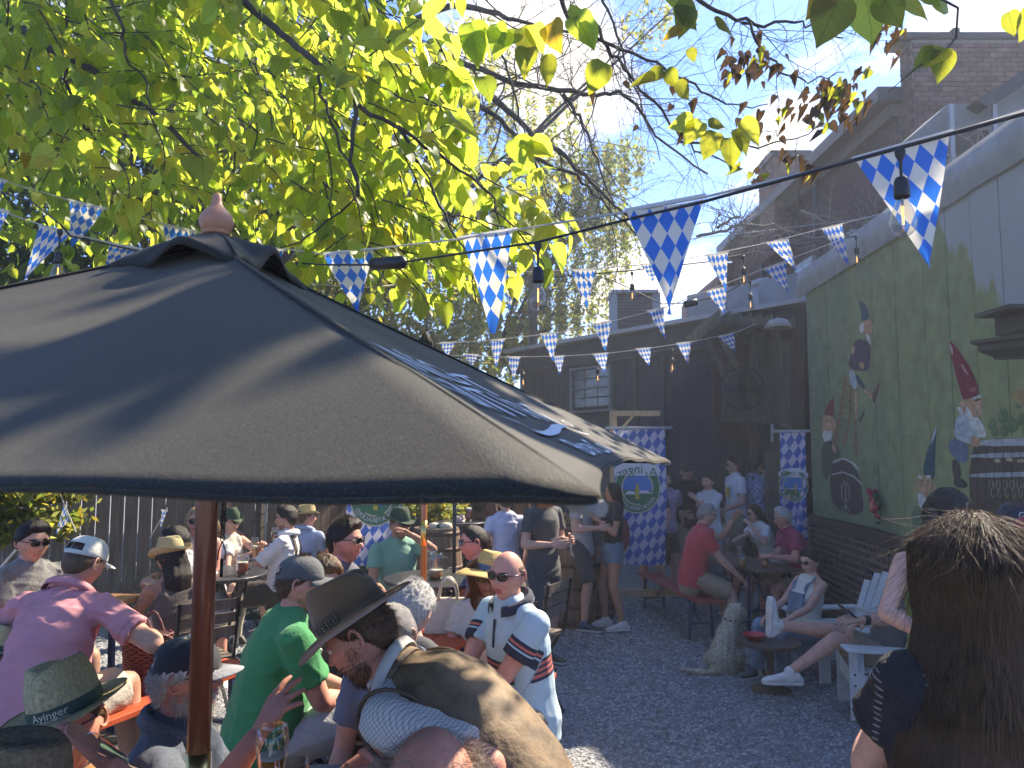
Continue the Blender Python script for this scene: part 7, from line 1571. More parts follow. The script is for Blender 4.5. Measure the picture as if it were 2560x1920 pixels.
person('person in crimson ball cap with white emblem at the right edge', (2580, 1292), 3.7, 200, True, H=1.7, head=(-10, 4, 0), top=dict(kind='tee', mat=darkg), bottom=dict(kind='shorts', mat=khaki), shoes=dshoe, hair=('short', 'brown'), hat=cap_hat(K_('crimson cap', (.32, .015, .035)), logo=('S', (.65, .63, .6), .045, 14), up=.03), tone='light')
i_ = person('man with crossed legs and white sneakers looking at his phone in the near chair', (2275, 1405), 6.1, 276, True, H=1.8, lean=-30, head=(0, 18, 0), hl=('px', 2118, 1556, 5.75), hr=('px', 2140, 1565, 6.0), el=(-.5, -.4, -1), top=dict(kind='tee', mat=greyc), bottom=dict(kind='shorts', mat=khaki, len=.8, vox=.010), feet=(('px', 1975, 1680, 6.0), ('px', 1905, 1550, 6.1)), knees=((-.1, .5, 1), (.0, .2, 1)), shoes=wshoe, hair=('short', 'brown'), tone='light', vox=.009)
tag(i_['root'], group=None)
h = i_['haL']; ph = thing('phone', 'dark phone held by the man with crossed legs', 'phone', h + Vector((-.07, 0, .05))); MB().box(h + Vector((-.075, .02, .055)), (.014, .07, .14), Matrix.Rotation(-.9, 3, 'Y')).build('handset', mat('phone black', (.01, .01, .012), .1, spec=.8), ph)
MB().tube([h + (i_['elL'] - h).normalized() * t for t in (.035, .075)], [.034, .035], 14).build('watch', blackc, i_['root'])
def overalls(i):
 fr_ = i['frame']; s = i['s']; k = MB(); c, r, f, u = fr_(.50); Rm = Matrix((r, f, u)).transposed(); k.box(c + f * .145 * s, (.19, .018, .17), Rm)
 for sg in (-1, 1):
  pts = [fr_(.62)[0] + r * sg * .075 + f * .14 * s, fr_(.85)[0] + r * sg * .085 + f * .118 * s, fr_(1)[0] + r * sg * .085 + f * .03 + u * .012, fr_(.9)[0] + r * sg * .07 - f * .10 * s]
  for a, b in zip(pts[:-1], pts[1:]): k.bar(a, b, .032, .008, up=f)
 k.build('overall_bib', denim, i['root'])
overalls(person('woman in white tank and denim overalls with sunglasses in a white garden chair', (2022, 1376), 7.3, 250, True, H=1.66, fem=True, lean=-10, head=(-12, 10, 0), hr=(.1, .34, .14), hl=(-.15, .34, .14), top=dict(kind='tank', mat=K_('cream tank', (.62, .6, .52)), strap=.09, upto=.97), bottom=dict(kind='pants', mat=denim), shoes=dshoe, hair=('bun', 'dark', .018), glasses='dark', tone='light', vox=.011))
person('grey-haired man in scarlet tee with a hand on his knee at the right table', (1766, 1262), 8.9, 88, True, H=1.8, lean=16, fat=.03, head=(6, 6, 0), hr=('px', 1852, 1448, 8.7), hl=('px', 1832, 1300, 8.95), hand=('open', 'thigh'), palm=(None, (0, 0, -1)), top=dict(kind='tee', mat=K_('scarlet tee', (.46, .035, .055)), hem=-.26, sleeve=.68), bottom=dict(kind='shorts', mat=khaki, len=.93), shoes=dshoe, hair=('short', 'grey', .018), glasses='dark', tone='light', vox=.011)
person('dark-haired woman in white tee and sunglasses leaning on the right table', (1885, 1262), 9.9, 258, True, H=1.68, fem=True, lean=18, head=(0, 10, 0), hr=('px', 1836, 1352, 9.6), hl=('px', 1880, 1318, 9.65), top=dict(kind='tee', mat=whitec, sleeve=.7), bottom=dict(kind='shorts', mat=darkg), shoes=wshoe, hair=('long', 'dark', .02, .28), glasses='dark', tone='light', vox=.012)
person('silver-haired man in crimson tee holding a beer across the right table', (1955, 1270), 9.2, 268, True, H=1.8, lean=22, head=(0, 8, 0), hr=('px', 1922, 1388, 9.1), hl=('px', 1930, 1392, 8.85), hand=('grip', 'grip'), top=dict(kind='tee', mat=K_('crimson tee', (.33, .03, .08)), hem=-.2, sleeve=.68), bottom=dict(kind='shorts', mat=khaki), shoes=dshoe, hair=('short', 'silver', .02), glasses='clear', tone='pink', fat=.03, vox=.011)
i_ = person('woman in cropped black tee and frayed denim shorts holding a beer, standing by the banner', stand(1530, 9.3, 1.72), 9.3, 258, False, H=1.72, fem=True, lean=-3, head=(22, -4, 0), hl=('px', 1496, 1300, 9.15), hr=('px', 1502, 1318, 9.35), hand=('grip', 'relax'), top=dict(kind='tee', mat=blackc, hem=.12, sleeve=.5), bottom=dict(kind='shorts', mat=denim, len=.32, flare=1.2, waist=.2), shoes=wshoe, hair=('long', 'black', .018, .42, .07), glasses='big', tone='tan', vox=.010)
k = MB(); c, r, f, u = i_['frame'](.35); k.add(*loft([(c - f * .13 + u * z, r * a, f * b) for z, a, b in ((-.16, .08, .05), (-.13, .12, .075), (.05, .12, .07), (.12, .09, .05), (.16, .05, .03))], 16)); k.build('backpack', K_('maroon leather', (.13, .02, .03), .5), i_['root'], smooth=True)
person('man in charcoal tee and navy shorts standing, head hidden behind the umbrella', stand(1362, 7.7, 1.82), 7.7, 132, False, H=1.82, hl=(-.1, .26, .22), hr=(.16, .24, .2), top=dict(kind='tee', mat=darkg, hem=-.28), bottom=dict(kind='shorts', mat=navyc, len=.95), shoes=dict(mat=K_('olive shoe', (.06, .06, .045))), hair=('short', 'brown'), tone='light')
person('man in pale grey tee, dark shorts and blue socks standing beside the tall barrel', stand(1458, 9.3, 1.82), 9.3, 110, False, H=1.82, hr=(.16, .24, .2), top=dict(kind='tee', mat=K_('ash tee', (.36, .36, .37)), hem=-.28), bottom=dict(kind='shorts', mat=darkg, len=.95), shoes=bshoe, hair=('short', 'brown'), tone='light', vox=.013)
person('woman in white dirndl blouse and brown skirt seen from behind', stand(1262, 7.9, 1.66), 7.9, 340, False, H=1.66, fem=True, hl=(-.2, .1, .0), top=dict(kind='blouse', mat=K_('lavender white blouse', (.48, .49, .62)), hem=.0, sleeve=.45), bottom=dict(kind='skirt', mat=K_('brown skirt', (.10, .065, .045)), length=.62), shoes=dshoe, hair=('bun', 'brown'), tone='light', vox=.013)
i_ = person('woman in white lace skirt with navy ribbon standing beside the brown skirt', stand(1306, 8.3, 1.62), 8.3, 10, False, H=1.62, fem=True, top=dict(kind='tank', mat=navyc), bottom=dict(kind='skirt', mat=K_('white lace', (.62, .6, .56), var=.25, scale=60), length=.42, flare=.2), shoes=wshoe, hair=('long', 'brown'), tone='pink', vox=.013)
c, r, f, u = i_['frame'](.05); k = MB(); k.bar(c - f * .16, c - f * .24 - Vector((0, 0, .38)), .05, .01, up=f); k.build('ribbon', K_('navy ribbon', (.02, .04, .14)), i_['root'])
person('man in black henley, dark cap and khaki shorts standing before the black wall', stand(1717, 11.4, 1.84), 11.4, 172, False, H=1.84, head=(-6, 4, 0), hr=(.14, .2, .1), hl=(-.22, .05, .05), top=dict(kind='shirt', mat=blackc, sleeve=1.8, hem=-.26), bottom=dict(kind='shorts', mat=khaki, len=.95), shoes=dshoe, hair=('short', 'brown'), hat=cap_hat(blackc, up=.034, logo=('S', (.45, .05, .06), .04, 0)), tone='light', vox=.014)
person('woman in white tee with folded arms and dark pulled-back hair beside the capped man', stand(1768, 10.9, 1.72), 10.9, 235, False, H=1.72, fem=True, fat=.03, head=(-10, 4, 0), hl=('px', 1742, 1250, 10.7), hr=('px', 1752, 1262, 10.6), top=dict(kind='tee', mat=K_('soft white tee', (.5, .51, .53)), sleeve=.8), bottom=dict(kind='pants', mat=denim), shoes=wshoe, hair=('bun', 'dark'), tone='light', vox=.014)
i_ = person('tall man in white graphic tee, sunglasses and khaki shorts standing by the black wall', stand(1832, 11.5, 1.93), 11.5, 262, False, H=1.9, head=(0, 2, 0), hl=('px', 1812, 1275, 11.3), top=dict(kind='tee', mat=K_('lilac white tee', (.56, .56, .62)), hem=-.28, sleeve=.66), bottom=dict(kind='shorts', mat=khaki, len=.95), shoes=dshoe, hair=('short', 'dark', .02), glasses='dark', tone='light', vox=.014)
c, r, f, u = i_['frame'](.6); k = MB(); Rm = Matrix((r, f, u)).transposed(); k.box(c + f * .152 - r * .05, (.10, .006, .14), Rm, 0); k.box(c + f * .152 - r * .05 + u * .09, (.10, .007, .03), Rm, 1); k.build('shirt_print', [MC['yellow print'], MC['white print']], i_['root'])
flo = mat('floral print', (.18, .22, .34), .8, .9, 34, detail=2)
person('man in blue floral shirt turned away beside the weathered boards', stand(1888, 11.4, 1.92), 11.4, 62, False, H=1.86, hr=('px', 1912, 1205, 11.3), top=dict(kind='shirt', mat=flo, sleeve=.6), bottom=dict(kind='pants', mat=blackc), shoes=dshoe, hair=('short', 'black', .02), tone='light', vox=.015)
person('person in lilac long sleeve partly hidden behind the tall banner', stand(1662, 11.2, 1.72), 11.2, 165, False, H=1.72, hl=(-.24, .06, .1), top=dict(kind='shirt', mat=K_('lilac knit', (.42, .32, .42)), sleeve=1.7), bottom=dict(kind='shorts', mat=darkg), shoes=dshoe, hair=('short', 'brown'), tone='light', vox=.015)
person('person behind the banner with neon yellow shoe showing below', stand(1628, 10.9, 1.74), 10.9, 240, False, H=1.74, top=dict(kind='tee', mat=darkg), bottom=dict(kind='shorts', mat=blackc), shoes=dict(mat=K_('neon shoe', (.45, .6, .03))), hair=('short', 'brown'), tone='light', vox=.015)
i_ = person('person in brown top standing by the high round table with a mint tote', stand(1212, 9.2, 1.68), 9.2, 40, False, H=1.68, fem=True, top=dict(kind='tee', mat=K_('chestnut top', (.13, .06, .04))), bottom=dict(kind='shorts', mat=beigec), shoes=wshoe, hair=('long', 'dark'), tone='mid', vox=.015)
c = i_['haR']; MB().prism([c + Vector(q) for q in ((-.1, 0, -.02), (.1, 0, -.02), (.12, 0, -.32), (-.12, 0, -.32))], (0, .06, 0)).build('tote_bag', K_('mint canvas', (.3, .55, .42)), i_['root'])
person('man in dark tee standing by the fence behind the green alpine hat', stand(612, 9.4, 1.78), 9.4, 100, False, H=1.78, top=dict(kind='tee', mat=darkg), bottom=dict(kind='shorts', mat=khaki), shoes=dshoe, hair=('short', 'dark'), tone='tan', vox=.015)
person('woman in rose top standing left of the peeled wooden post', stand(555, 9.9, 1.66), 9.9, 150, False, H=1.66, fem=True, top=dict(kind='tee', mat=K_('rose tee', (.4, .16, .16))), bottom=dict(kind='shorts', mat=denim), shoes=wshoe, hair=('long', 'brown'), tone='light', vox=.015)
flush()
# seats, tables, glasses and the rest of the yard
orange = mat('worn orange plank', (.52, .085, .03), .55, .2, 3, .2, 30, dirt=.25); bluel = mat('blue steel leg', (.03, .05, .12), .45, .1); planko = mat('orange pine board', (.46, .22, .09), .55, .25, 2, .3, 5, stretch=(2, 20, 20)); redp = mat('red bench board', (.32, .05, .045), .6, .2, 4, dirt=.3)
tabled = mat('dark table board', (.14, .085, .065), .45, .25, 2, .2, 4, stretch=(2, 14, 14)); wrought = mat('black wrought iron', (.014, .015, .017), .4, metal=.3)
beer = mat('amber beer', (.55, .19, .02), .1, .1); beerm = mat('hazy orange beer', (.72, .30, .03), .15, .08, transl=((.9, .45, .06), .45)); redbeer = mat('red ale', (.36, .07, .015), .1, .1, transl=((.7, .2, .03), .35)); foam = mat('beer foam', (.75, .70, .58), .9, .08, 60)
clear = glass('drinking glass', (.93, .95, .95), .0)
def plank_table(name, label, cat, a, b, w, z, m, leg, nb=3, over=0, group=None, legs=True):
 """trestle table or bench running from a to b (x, y) with separate boards and crossed steel legs"""
 a, b = Vector((*a, z)), Vector((*b, z)); d = (b - a).normalized(); n = Vector((d.y, -d.x, 0)); gz = ground_z((a.x + b.x) / 2, (a.y + b.y) / 2); t = thing(name, label, cat, ((a.x + b.x) / 2, (a.y + b.y) / 2, gz), group)
 bw = w / nb
 for i in range(nb): o = (i - (nb - 1) / 2) * bw; bevel(MB().bar(a + n * o - Vector((0, 0, .014)), b + n * o - Vector((0, 0, .014)), bw - .006, .028).build('board', m, t), .003)
 L = (b - a).length
 for k in (.14, .86):
  c = a.lerp(b, k)
  for sg in (-1, 1):
   g2 = ground_z(c.x, c.y); q = c + n * sg * w * .42; bt_ = Vector((q.x, q.y, g2)); MB().bar(q - Vector((0, 0, .03)), bt_ + n * sg * .02, .03, .03, up=d).build('leg', leg, t)
  MB().bar(c + n * w * .4 - Vector((0, 0, (z - gz) * .62)), c - n * w * .4 - Vector((0, 0, (z - gz) * .62)), .025, .025, up=d).build('crossbar', leg, t)
  MB().bar(c - Vector((0, 0, (z - gz) * .62)), a.lerp(b, .5 + (k - .5) * .35) - Vector((0, 0, .03)), .012, .022, up=n).build('brace', leg, t)
 return t
def round_table(label, c, r, z, m=wrought):
 gz = ground_z(c[0], c[1]); t = thing('round_table', label, 'table', (c[0], c[1], gz)); C = Vector((c[0], c[1], 0))
 k = MB().lathe([(0, z), (r * .97, z), (r, z - .006), (r, z - .022), (r * .96, z - .028), (0, z - .03)], C, 40).build('tabletop', mat('scuffed black tabletop', (.035, .035, .04), .3, .3, 6, dirt=.2), t, smooth=False); bevel(k, .003)
 for j in range(4):
  a = j * 1.571 + .5; e = Vector((math.cos(a), math.sin(a), 0)); pts = [C + e * r * .5 + Vector((0, 0, z - .03)), C + e * r * .35 + Vector((0, 0, z - .22)), C + e * r * .16 + Vector((0, 0, (z + gz) / 2)), C + e * r * .4 + Vector((0, 0, gz + .16)), C + e * r * .85 + Vector((0, 0, gz + .01))]
  MB().tube(curve_pts(pts, 3), .012, 8).build('leg', wrought, t, smooth=True)
 return t
def glass_beer(label, p, h=.19, r=.036, fill=.6, bm=None, mug=False, name='beer_glass', foamh=.012, group=None, shape='weizen'):
 t = thing(name, label, 'beer', p, group); p = Vector(p); s = h
 if mug: prof = [(r * .92, 0), (r * 1.02, .01), (r, h * .3), (r * 1.02, h * .75), (r * .98, h)]
 elif shape == 'weizen': prof = [(r * .70, 0), (r * .72, .008), (r * .62, h * .10), (r * .72, h * .35), (r * .98, h * .68), (r * 1.03, h * .82), (r * .92, h)]
 else: prof = [(r * .75, 0), (r * .8, h * .3), (r, h)]
 inner = [(max(.001, a - .0028), max(b, .010)) for a, b in prof]
 MB().lathe(prof + inner[::-1] + [(0, .010)], p, 32).build('glass', clear, t, smooth=True)
 zt = h * fill; lv_ = [(a - .0036, b) for a, b in prof if b < zt]; lv_ = [(max(.001, a), max(b, .0115)) for a, b in lv_]; rt = np.interp(zt, [b for a, b in prof], [a for a, b in prof]) - .0036
 MB().lathe([(0, .0115)] + lv_ + [(rt, zt), (0, zt)], p, 28).build('beer', bm or beer, t, smooth=True)
 if foamh: MB().lathe([(rt, zt + .0005), (rt, zt + foamh), (rt * .6, zt + foamh * 1.25), (0, zt + foamh)], p, 24).build('foam', foam, t, smooth=True)
 if mug: MB().tube([p + Vector((r, 0, h * .85)), p + Vector((r * 1.7, 0, h * .8)), p + Vector((r * 1.85, 0, h * .5)), p + Vector((r * 1.6, 0, h * .22)), p + Vector((r, 0, h * .18))], .006, 8).build('handle', clear, t, smooth=True)
 return t
def seat(label, p, face, z, back=True, m=None, name='folding_chair'):
 """slatted folding chair"""
 m = m or greywood; gz = ground_z(p[0], p[1]); F = Vector((math.sin(math.radians(face)), math.cos(math.radians(face)), 0)); R = Vector((F.y, -F.x, 0)); C = Vector((p[0], p[1], 0)); t = thing(name, label, 'chair', (p[0], p[1], gz))
 for i in range(5): q = C + F * (-.17 + .085 * i) + Vector((0, 0, z)); MB().bar(q - R * .2, q + R * .2, .07, .018).build('slat', m, t)
 for sg in (-1, 1):
  for s2 in (-1, 1): q = C + R * sg * .19; MB().bar(Vector((q.x, q.y, 0)) - F * .18 * s2 + Vector((0, 0, z - .01)), Vector((q.x, q.y, gz)) + F * .2 * s2, .022, .016, up=R).build('leg', wrought, t)
  if back: q = C + R * sg * .19 - F * .2; MB().bar(q + Vector((0, 0, z)), q - F * .07 + Vector((0, 0, z + .40)), .022, .016, up=R).build('back_post', wrought, t)
 if back:
  for i in range(3): q = C - F * (.225 + .012 * i) + Vector((0, 0, z + .18 + .09 * i)); MB().bar(q - R * .2, q + R * .2, .012, .065).build('back_slat', m, t)
# benches and trestle tables
plank_table('trestle_table', 'orange wooden trestle table at the far left with a straw hat on it', 'table', (-2.95, 3.3), (-2.72, 5.2), .62, 1.16, planko, bluel, 4)
plank_table('bench', 'orange bench under the man in the pink polo with worn white edge', 'bench', (-2.2, 3.25), (-1.62, 4.75), .28, .845, orange, bluel, 1)
plank_table('trestle_table', 'red orange trestle table behind the felt hat with a white handbag', 'table', (-.56, 3.95), (-.30, 5.3), .52, 1.10, orange, bluel, 3)
plank_table('bench', 'orange bench whose end shows beside the man in the powder blue polo', 'bench', (-.35, 2.9), (.14, 4.9), .28, .74, orange, bluel, 1)
plank_table('bench', 'orange bench under the man in the kelly green tee', 'bench', (-1.45, 3.0), (-1.0, 4.6), .28, .72, orange, bluel, 1)
rx0 = P(1640, 1415, 9.9)
plank_table('bench', 'faded red bench running under the man in the scarlet tee to the tall banner', 'bench', (1.82, 10.6), (2.16, 8.5), .28, .47, redp, bluel, 2)
plank_table('trestle_table', 'brown trestle table between the scarlet tee man and the crimson tee man', 'table', (2.55, 10.4), (3.0, 8.7), .62, .77, tabled, bluel, 3)
plank_table('bench', 'dark bench under the silver-haired man in the crimson tee', 'bench', (3.3, 10.3), (3.35, 8.6), .28, .47, tabled, bluel, 2)
near_t = plank_table('trestle_table', 'near trestle table mostly below the picture with the wheat beer glass', 'table', (-1.35, 1.98), (-.1, 2.0), .5, 1.165, planko, bluel, 3)
round_table('black round iron table with beer mugs behind the near umbrella pole', (P(535, 1430, 6.4).x, 6.4), .42, P(535, 1432, 6.4).z)
round_table('black round iron table with beer glasses behind the golden straw hat', (P(1095, 1440, 5.7).x, 5.7), .40, P(1095, 1443, 5.7).z)
round_table('small high round table with a beer and wrappers behind the black pole', (P(1150, 1300, 8.9).x, 8.9), .30, P(1150, 1303, 8.9).z)
glass_beer('large wheat beer glass half full of hazy orange beer in the foreground', P(682, 1815, 2.06) - Vector((0, 0, .205)), .205, .041, .62, beerm, foamh=.006)
glass_beer('empty-rimmed glass just below the wheat beer at the bottom edge', P(730, 1905, 1.93) - Vector((0, 0, .17)), .17, .042, .45, beerm, foamh=0, shape='cone')
g_m = P(606, 1418, 6.3); glass_beer('beer mug with red ale on the left round table', (g_m.x, 6.3, P(535, 1432, 6.4).z), .155, .048, .62, redbeer, mug=True, name='beer_mug', foamh=.004)
g_m = P(488, 1425, 6.35); glass_beer('tall glass of red ale in front of the blonde woman', (g_m.x, 6.3, P(535, 1432, 6.4).z), .19, .036, .4, redbeer, mug=True, name='beer_mug', foamh=0)
g_m = P(1092, 1420, 5.65); glass_beer('half empty beer mug on the middle round table', (g_m.x, 5.6, P(1095, 1443, 5.7).z), .19, .052, .3, beer, mug=True, name='beer_mug')
g_m = P(1078, 1410, 5.8); glass_beer('nearly empty glass behind the half empty mug', (g_m.x, 5.8, P(1095, 1443, 5.7).z), .18, .038, .12, beer, foamh=0)
g_m = P(1172, 1290, 8.9); glass_beer('full glass of red ale with white foam on the high round table', (g_m.x, 8.9, P(1150, 1303, 8.9).z), .15, .042, .84, redbeer, shape='cone', foamh=.02)
hb = thing('wrapper', 'crumpled red and white paper wrapper beside the red ale on the high table', 'wrapper', (P(1150, 1290, 8.85).x, 8.8, P(1150, 1303, 8.9).z)); k = MB().ell((P(1152, 1290, 8.8).x, 8.8, P(1150, 1303, 8.9).z + .035), (.06, .05, .04), 9, 6); k.v = [tuple(np.array(q) + RNG.uniform(-.012, .012, 3)) for q in k.v]; k.build('paper', mat('printed paper', (.5, .4, .38), .8, .6, 30), hb)
glass_beer('cup of pale beer with thick foam held by the woman in the cropped black tee', P(1489, 1318, 9.3) - Vector((0, 0, .06)), .17, .038, .78, redbeer, shape='cone', foamh=.03)
glass_beer('wheat beer raised by the woman in the green alpine hat', P(637, 1375, 8.0) - Vector((0, 0, .09)), .22, .038, .5, beerm, foamh=.02)
glass_beer('tall empty wheat glass held behind the lederhosen man', P(687, 1345, 8.05) - Vector((0, 0, .1)), .21, .038, .1, beerm, foamh=0)
zt = .77
glass_beer('glass of amber beer with empty glasses beside it at the end of the brown table', (P(1855, 1385, 8.95).x, 8.95, zt), .16, .045, .6, beer, mug=True, name='beer_mug')
glass_beer('foamy amber beer in front of the silver-haired man', (P(1910, 1385, 8.9).x, 8.88, zt), .13, .046, .8, beer, shape='cone', foamh=.015)
for x, dd, hh, lb_ in ((1818, 9.8, .24, 'tall empty boot glass near the scarlet tee man'), (1850, 9.3, .2, 'empty wheat glass behind the amber beer mug'), (1790, 10.0, .15, 'dark green bottle-like glass at the far end of the brown table')): glass_beer(lb_, (P(x, 1385, dd).x, dd, zt), hh, .042, .07, beer, foamh=0)
cup = thing('plastic_cup', 'clear plastic cup with milky drink held to the mouth of the Ayinger hat man', 'cup', P(245, 1870, 2.02)); Rc = Matrix.Rotation(math.radians(52), 3, 'X') @ Matrix.Rotation(math.radians(-18), 3, 'Y'); pc = P(262, 1900, 1.99)
MB().lathe([(0, -.05), (.030, -.05), (.042, .07), (.044, .071), (.0405, .07), (.0285, -.047)], pc, 32, R=Rc).build('cup_wall', clear, cup, smooth=True); MB().lathe([(0, -.046), (.028, -.046), (.0345, .015), (0, .016)], pc, 28, R=Rc).build('drink', mat('milky drink', (.55, .42, .33), .3, .05, transl=((.6, .45, .35), .3)), cup, smooth=True)
# loose hat on the left table
class Fake(dict): pass
ht = P(12, 1628, 3.75); ho = thing('straw_hat', 'pale straw trilby lying on the orange table at the far left', 'hat', (ht.x, 3.75, 1.165)); fi = dict(Hm=Matrix.Rotation(math.radians(60), 3, 'Z'), hs=1.0, hc=Vector((ht.x, 3.75, 1.125)), root=ho, off=Vector(OFF[ho.name])); brim_hat(straw, gband, .05, .12, .012, .6, 0, 0, 0, .045, taper=.8, weave=.001, name='hat_body')(fi)
# woven basket on the bench
bk = thing('basket', 'dark red woven basket bag standing on the orange bench', 'basket', (P(362, 1680, 4.15).x, 4.15, .85)); wv = mat('red brown weave', (.15, .035, .03), .38, .35, 90, .6, 120); c0 = Vector((P(364, 1680, 4.15).x, 4.15, .855))
for j in range(22):
 z = j * .0135; r = .085 + .038 * j / 21; MB().tube([c0 + Vector((r * 1.0 * math.cos(a) * 1.05, r * .72 * math.sin(a), z + .004 * math.sin(a * 14 + j * 3.14))) for a in np.linspace(0, 6.283, 57)], .0072, 5, cap=False).build('woven_row', wv, bk, smooth=True)
MB().lathe([(0, .0), (.08, 0), (.118, .285)], c0, 24, fn=lambda p, a, r, z: Vector((p.x, p.y * .7, p.z))).build('lining', mat('basket lining', (.05, .015, .012), .8), bk)
for y_ in (-.06, .06): MB().tube([c0 + Vector((x, y_, .29 + .10 * (1 - (x / .06) ** 2))) for x in np.linspace(-.06, .06, 9)], .006, 6).build('handle', wv, bk)
# white handbag
hz = 1.10; hbag = thing('handbag', 'cream leather handbag with round handles on the red orange table', 'handbag', (P(1118, 1550, 4.35).x, 4.35, hz)); cr = mat('cream leather', (.55, .49, .40), .4, .08, 20); c0 = Vector((P(1120, 1550, 4.35).x, 4.35, hz))
bevel(MB().prism([c0 + Vector(q) for q in ((-.12, -.05, 0), (.12, -.05, 0), (.12, .06, 0), (-.12, .06, 0))], (0, 0, .001)).build('base', cr, hbag), .001)
k = MB(); k.add([c0 + Vector(q) for q in ((-.13, -.06, .001), (.13, -.06, .001), (.13, .07, .001), (-.13, .07, .001), (-.105, -.012, .19), (.105, -.012, .19), (.105, .025, .19), (-.105, .025, .19))], [(0, 3, 2, 1), (4, 5, 6, 7), (0, 1, 5, 4), (1, 2, 6, 5), (2, 3, 7, 6), (3, 0, 4, 7)]); bevel(k.build('bag_body', cr, hbag, smooth=False), .012, 3)
for y_ in (-.02, .03): MB().tube([c0 + Vector((.052 * math.cos(a), y_, .18 + .115 * math.sin(a))) for a in np.linspace(0, 3.1416, 13)], .008, 8).build('handle', cr, hbag, smooth=True)
MB().tube([c0 + Vector((.12, 0, .17)), c0 + Vector((.17, -.02, .12)), c0 + Vector((.18, -.04, -.05)), c0 + Vector((.15, -.06, -.22))], .005, 6).build('shoulder_strap', cr, hbag, smooth=True)
# adirondack chairs
def adirondack(label, p, face, s=1.0):
 gz = ground_z(p[0], p[1]); F = Vector((math.sin(math.radians(face)), math.cos(math.radians(face)), 0)); R = Vector((F.y, -F.x, 0)); O = Vector((p[0], p[1], gz)); t = thing('garden_chair', label, 'chair', O, 'white slatted garden armchairs'); U = Vector((0, 0, 1))
 q = lambda r, f, u: O + (R * r + F * f + U * u) * s
 m = whitepaint; bx_ = lambda n, a, b, w, th, up=U: bevel(MB().bar(a, b, w * s, th * s, up=up).build(n, m, t), .004)
 for sg in (-1, 1):
  bx_('front_leg', q(sg * .29, .36, 0), q(sg * .29, .36, .54), .024, .105, F)
  k = MB(); pr = [(.38, .22), (.38, .36), (.30, .365), (.0, .27), (-.42, .10), (-.55, .02), (-.58, .02), (-.50, .13), (-.45, .15)]; pr = [(.39, .23), (.39, .37), (.2, .335), (-.02, .275), (-.25, .23), (-.52, .13), (-.62, .005), (-.50, .005), (-.30, .06), (0, .15)]
  k.prism([q(sg * .26 - .012, f, u) for f, u in pr], R * .024 * s); k.build('side_rail', m, t)
  k = MB(); ar = [(.215, .46), (.37, .44), (.395, .36), (.385, .1), (.36, -.35), (.25, -.37), (.235, 0)]
  k.prism([q(sg * r, f, .54) for r, f in ar], U * .024 * s); bevel(k.build('armrest', m, t), .005)
  bx_('back_leg', q(sg * .29, -.22, .12), q(sg * .29, -.30, .54), .022, .07, F); bx_('arm_bracket', q(sg * .315, .37, .40), q(sg * .34, .37, .54), .05, .03, F)
 for i in range(6): f = .36 - i * .088; u = np.interp(f, [-.25, -.02, .2, .39], [.245, .29, .35, .385]); u2 = np.interp(f - .07, [-.25, -.02, .2, .39], [.245, .29, .35, .385]); k = MB(); k.add([q(-.275, f, u), q(.275, f, u), q(.275, f - .078, u2), q(-.275, f - .078, u2), q(-.275, f, u + .02), q(.275, f, u + .02), q(.275, f - .078, u2 + .02), q(-.275, f - .078, u2 + .02)], [(0, 3, 2, 1), (4, 5, 6, 7), (0, 1, 5, 4), (1, 2, 6, 5), (2, 3, 7, 6), (3, 0, 4, 7)]); bevel(k.build('seat_slat', m, t), .004)
 for i in range(5): r = (i - 2) * .108; h = .93 - .035 * (i - 2) ** 2 * .8; bx_('back_slat', q(r * .88, -.17, .20), q(r * 1.1, -.17 - (h - .2) * .42, h), .098, .02, F)
 bx_('back_rail', q(-.28, -.31, .54), q(.28, -.31, .54), .03, .05); bx_('front_apron', q(-.27, .385, .31), q(.27, .385, .31), .02, .12)
 for sg in (-1, 1):
  for u in (.28, .36): MB().add(*ellip(q(sg * .304, .375, u), (.008, .008, .008))).build('bolt', darkmetal, t)
pn = P(2035, 1735, 6.1); adirondack('white garden chair nearest the camera, holding the man with crossed legs', (pn.x + .62, 6.0), 284, .98)
adirondack('white garden chair behind, holding the woman in denim overalls', (P(2110, 1500, 7.4).x + .02, 7.5), 262)
adirondack('white garden chair with high slanted back between the ponytail woman and the lattice', (P(2290, 1500, 6.9).x, 7.0), 262)
st_ = thing('side_table', 'small dark round side table with a red bowl beside the dog', 'table', (P(1925, 1640, 6.9).x, 6.9, ground_z(1, 6.9))); c0 = Vector((P(1925, 1640, 6.9).x, 6.9, ground_z(1, 6.9)))
MB().lathe([(0, .43), (.25, .43), (.26, .42), (.26, .40), (0, .39)], c0, 28).build('tabletop', darkwood, st_); MB().lathe([(.04, .39), (.03, .2), (.045, .05), (.17, .02), (.17, 0), (0, 0)][::-1], c0, 20).build('pedestal', darkwood, st_, smooth=True)
bo_ = thing('bowl', 'shallow red plastic bowl on the side table', 'bowl', c0 + Vector((-.12, .02, .432))); MB().lathe([(.06, 0), (.10, .05), (.105, .05), (.095, .045), (.055, .006), (0, .006)], c0 + Vector((-.12, .02, .432)), 24).build('bowl_wall', mat('red plastic', (.5, .01, .015), .35), bo_, smooth=True)
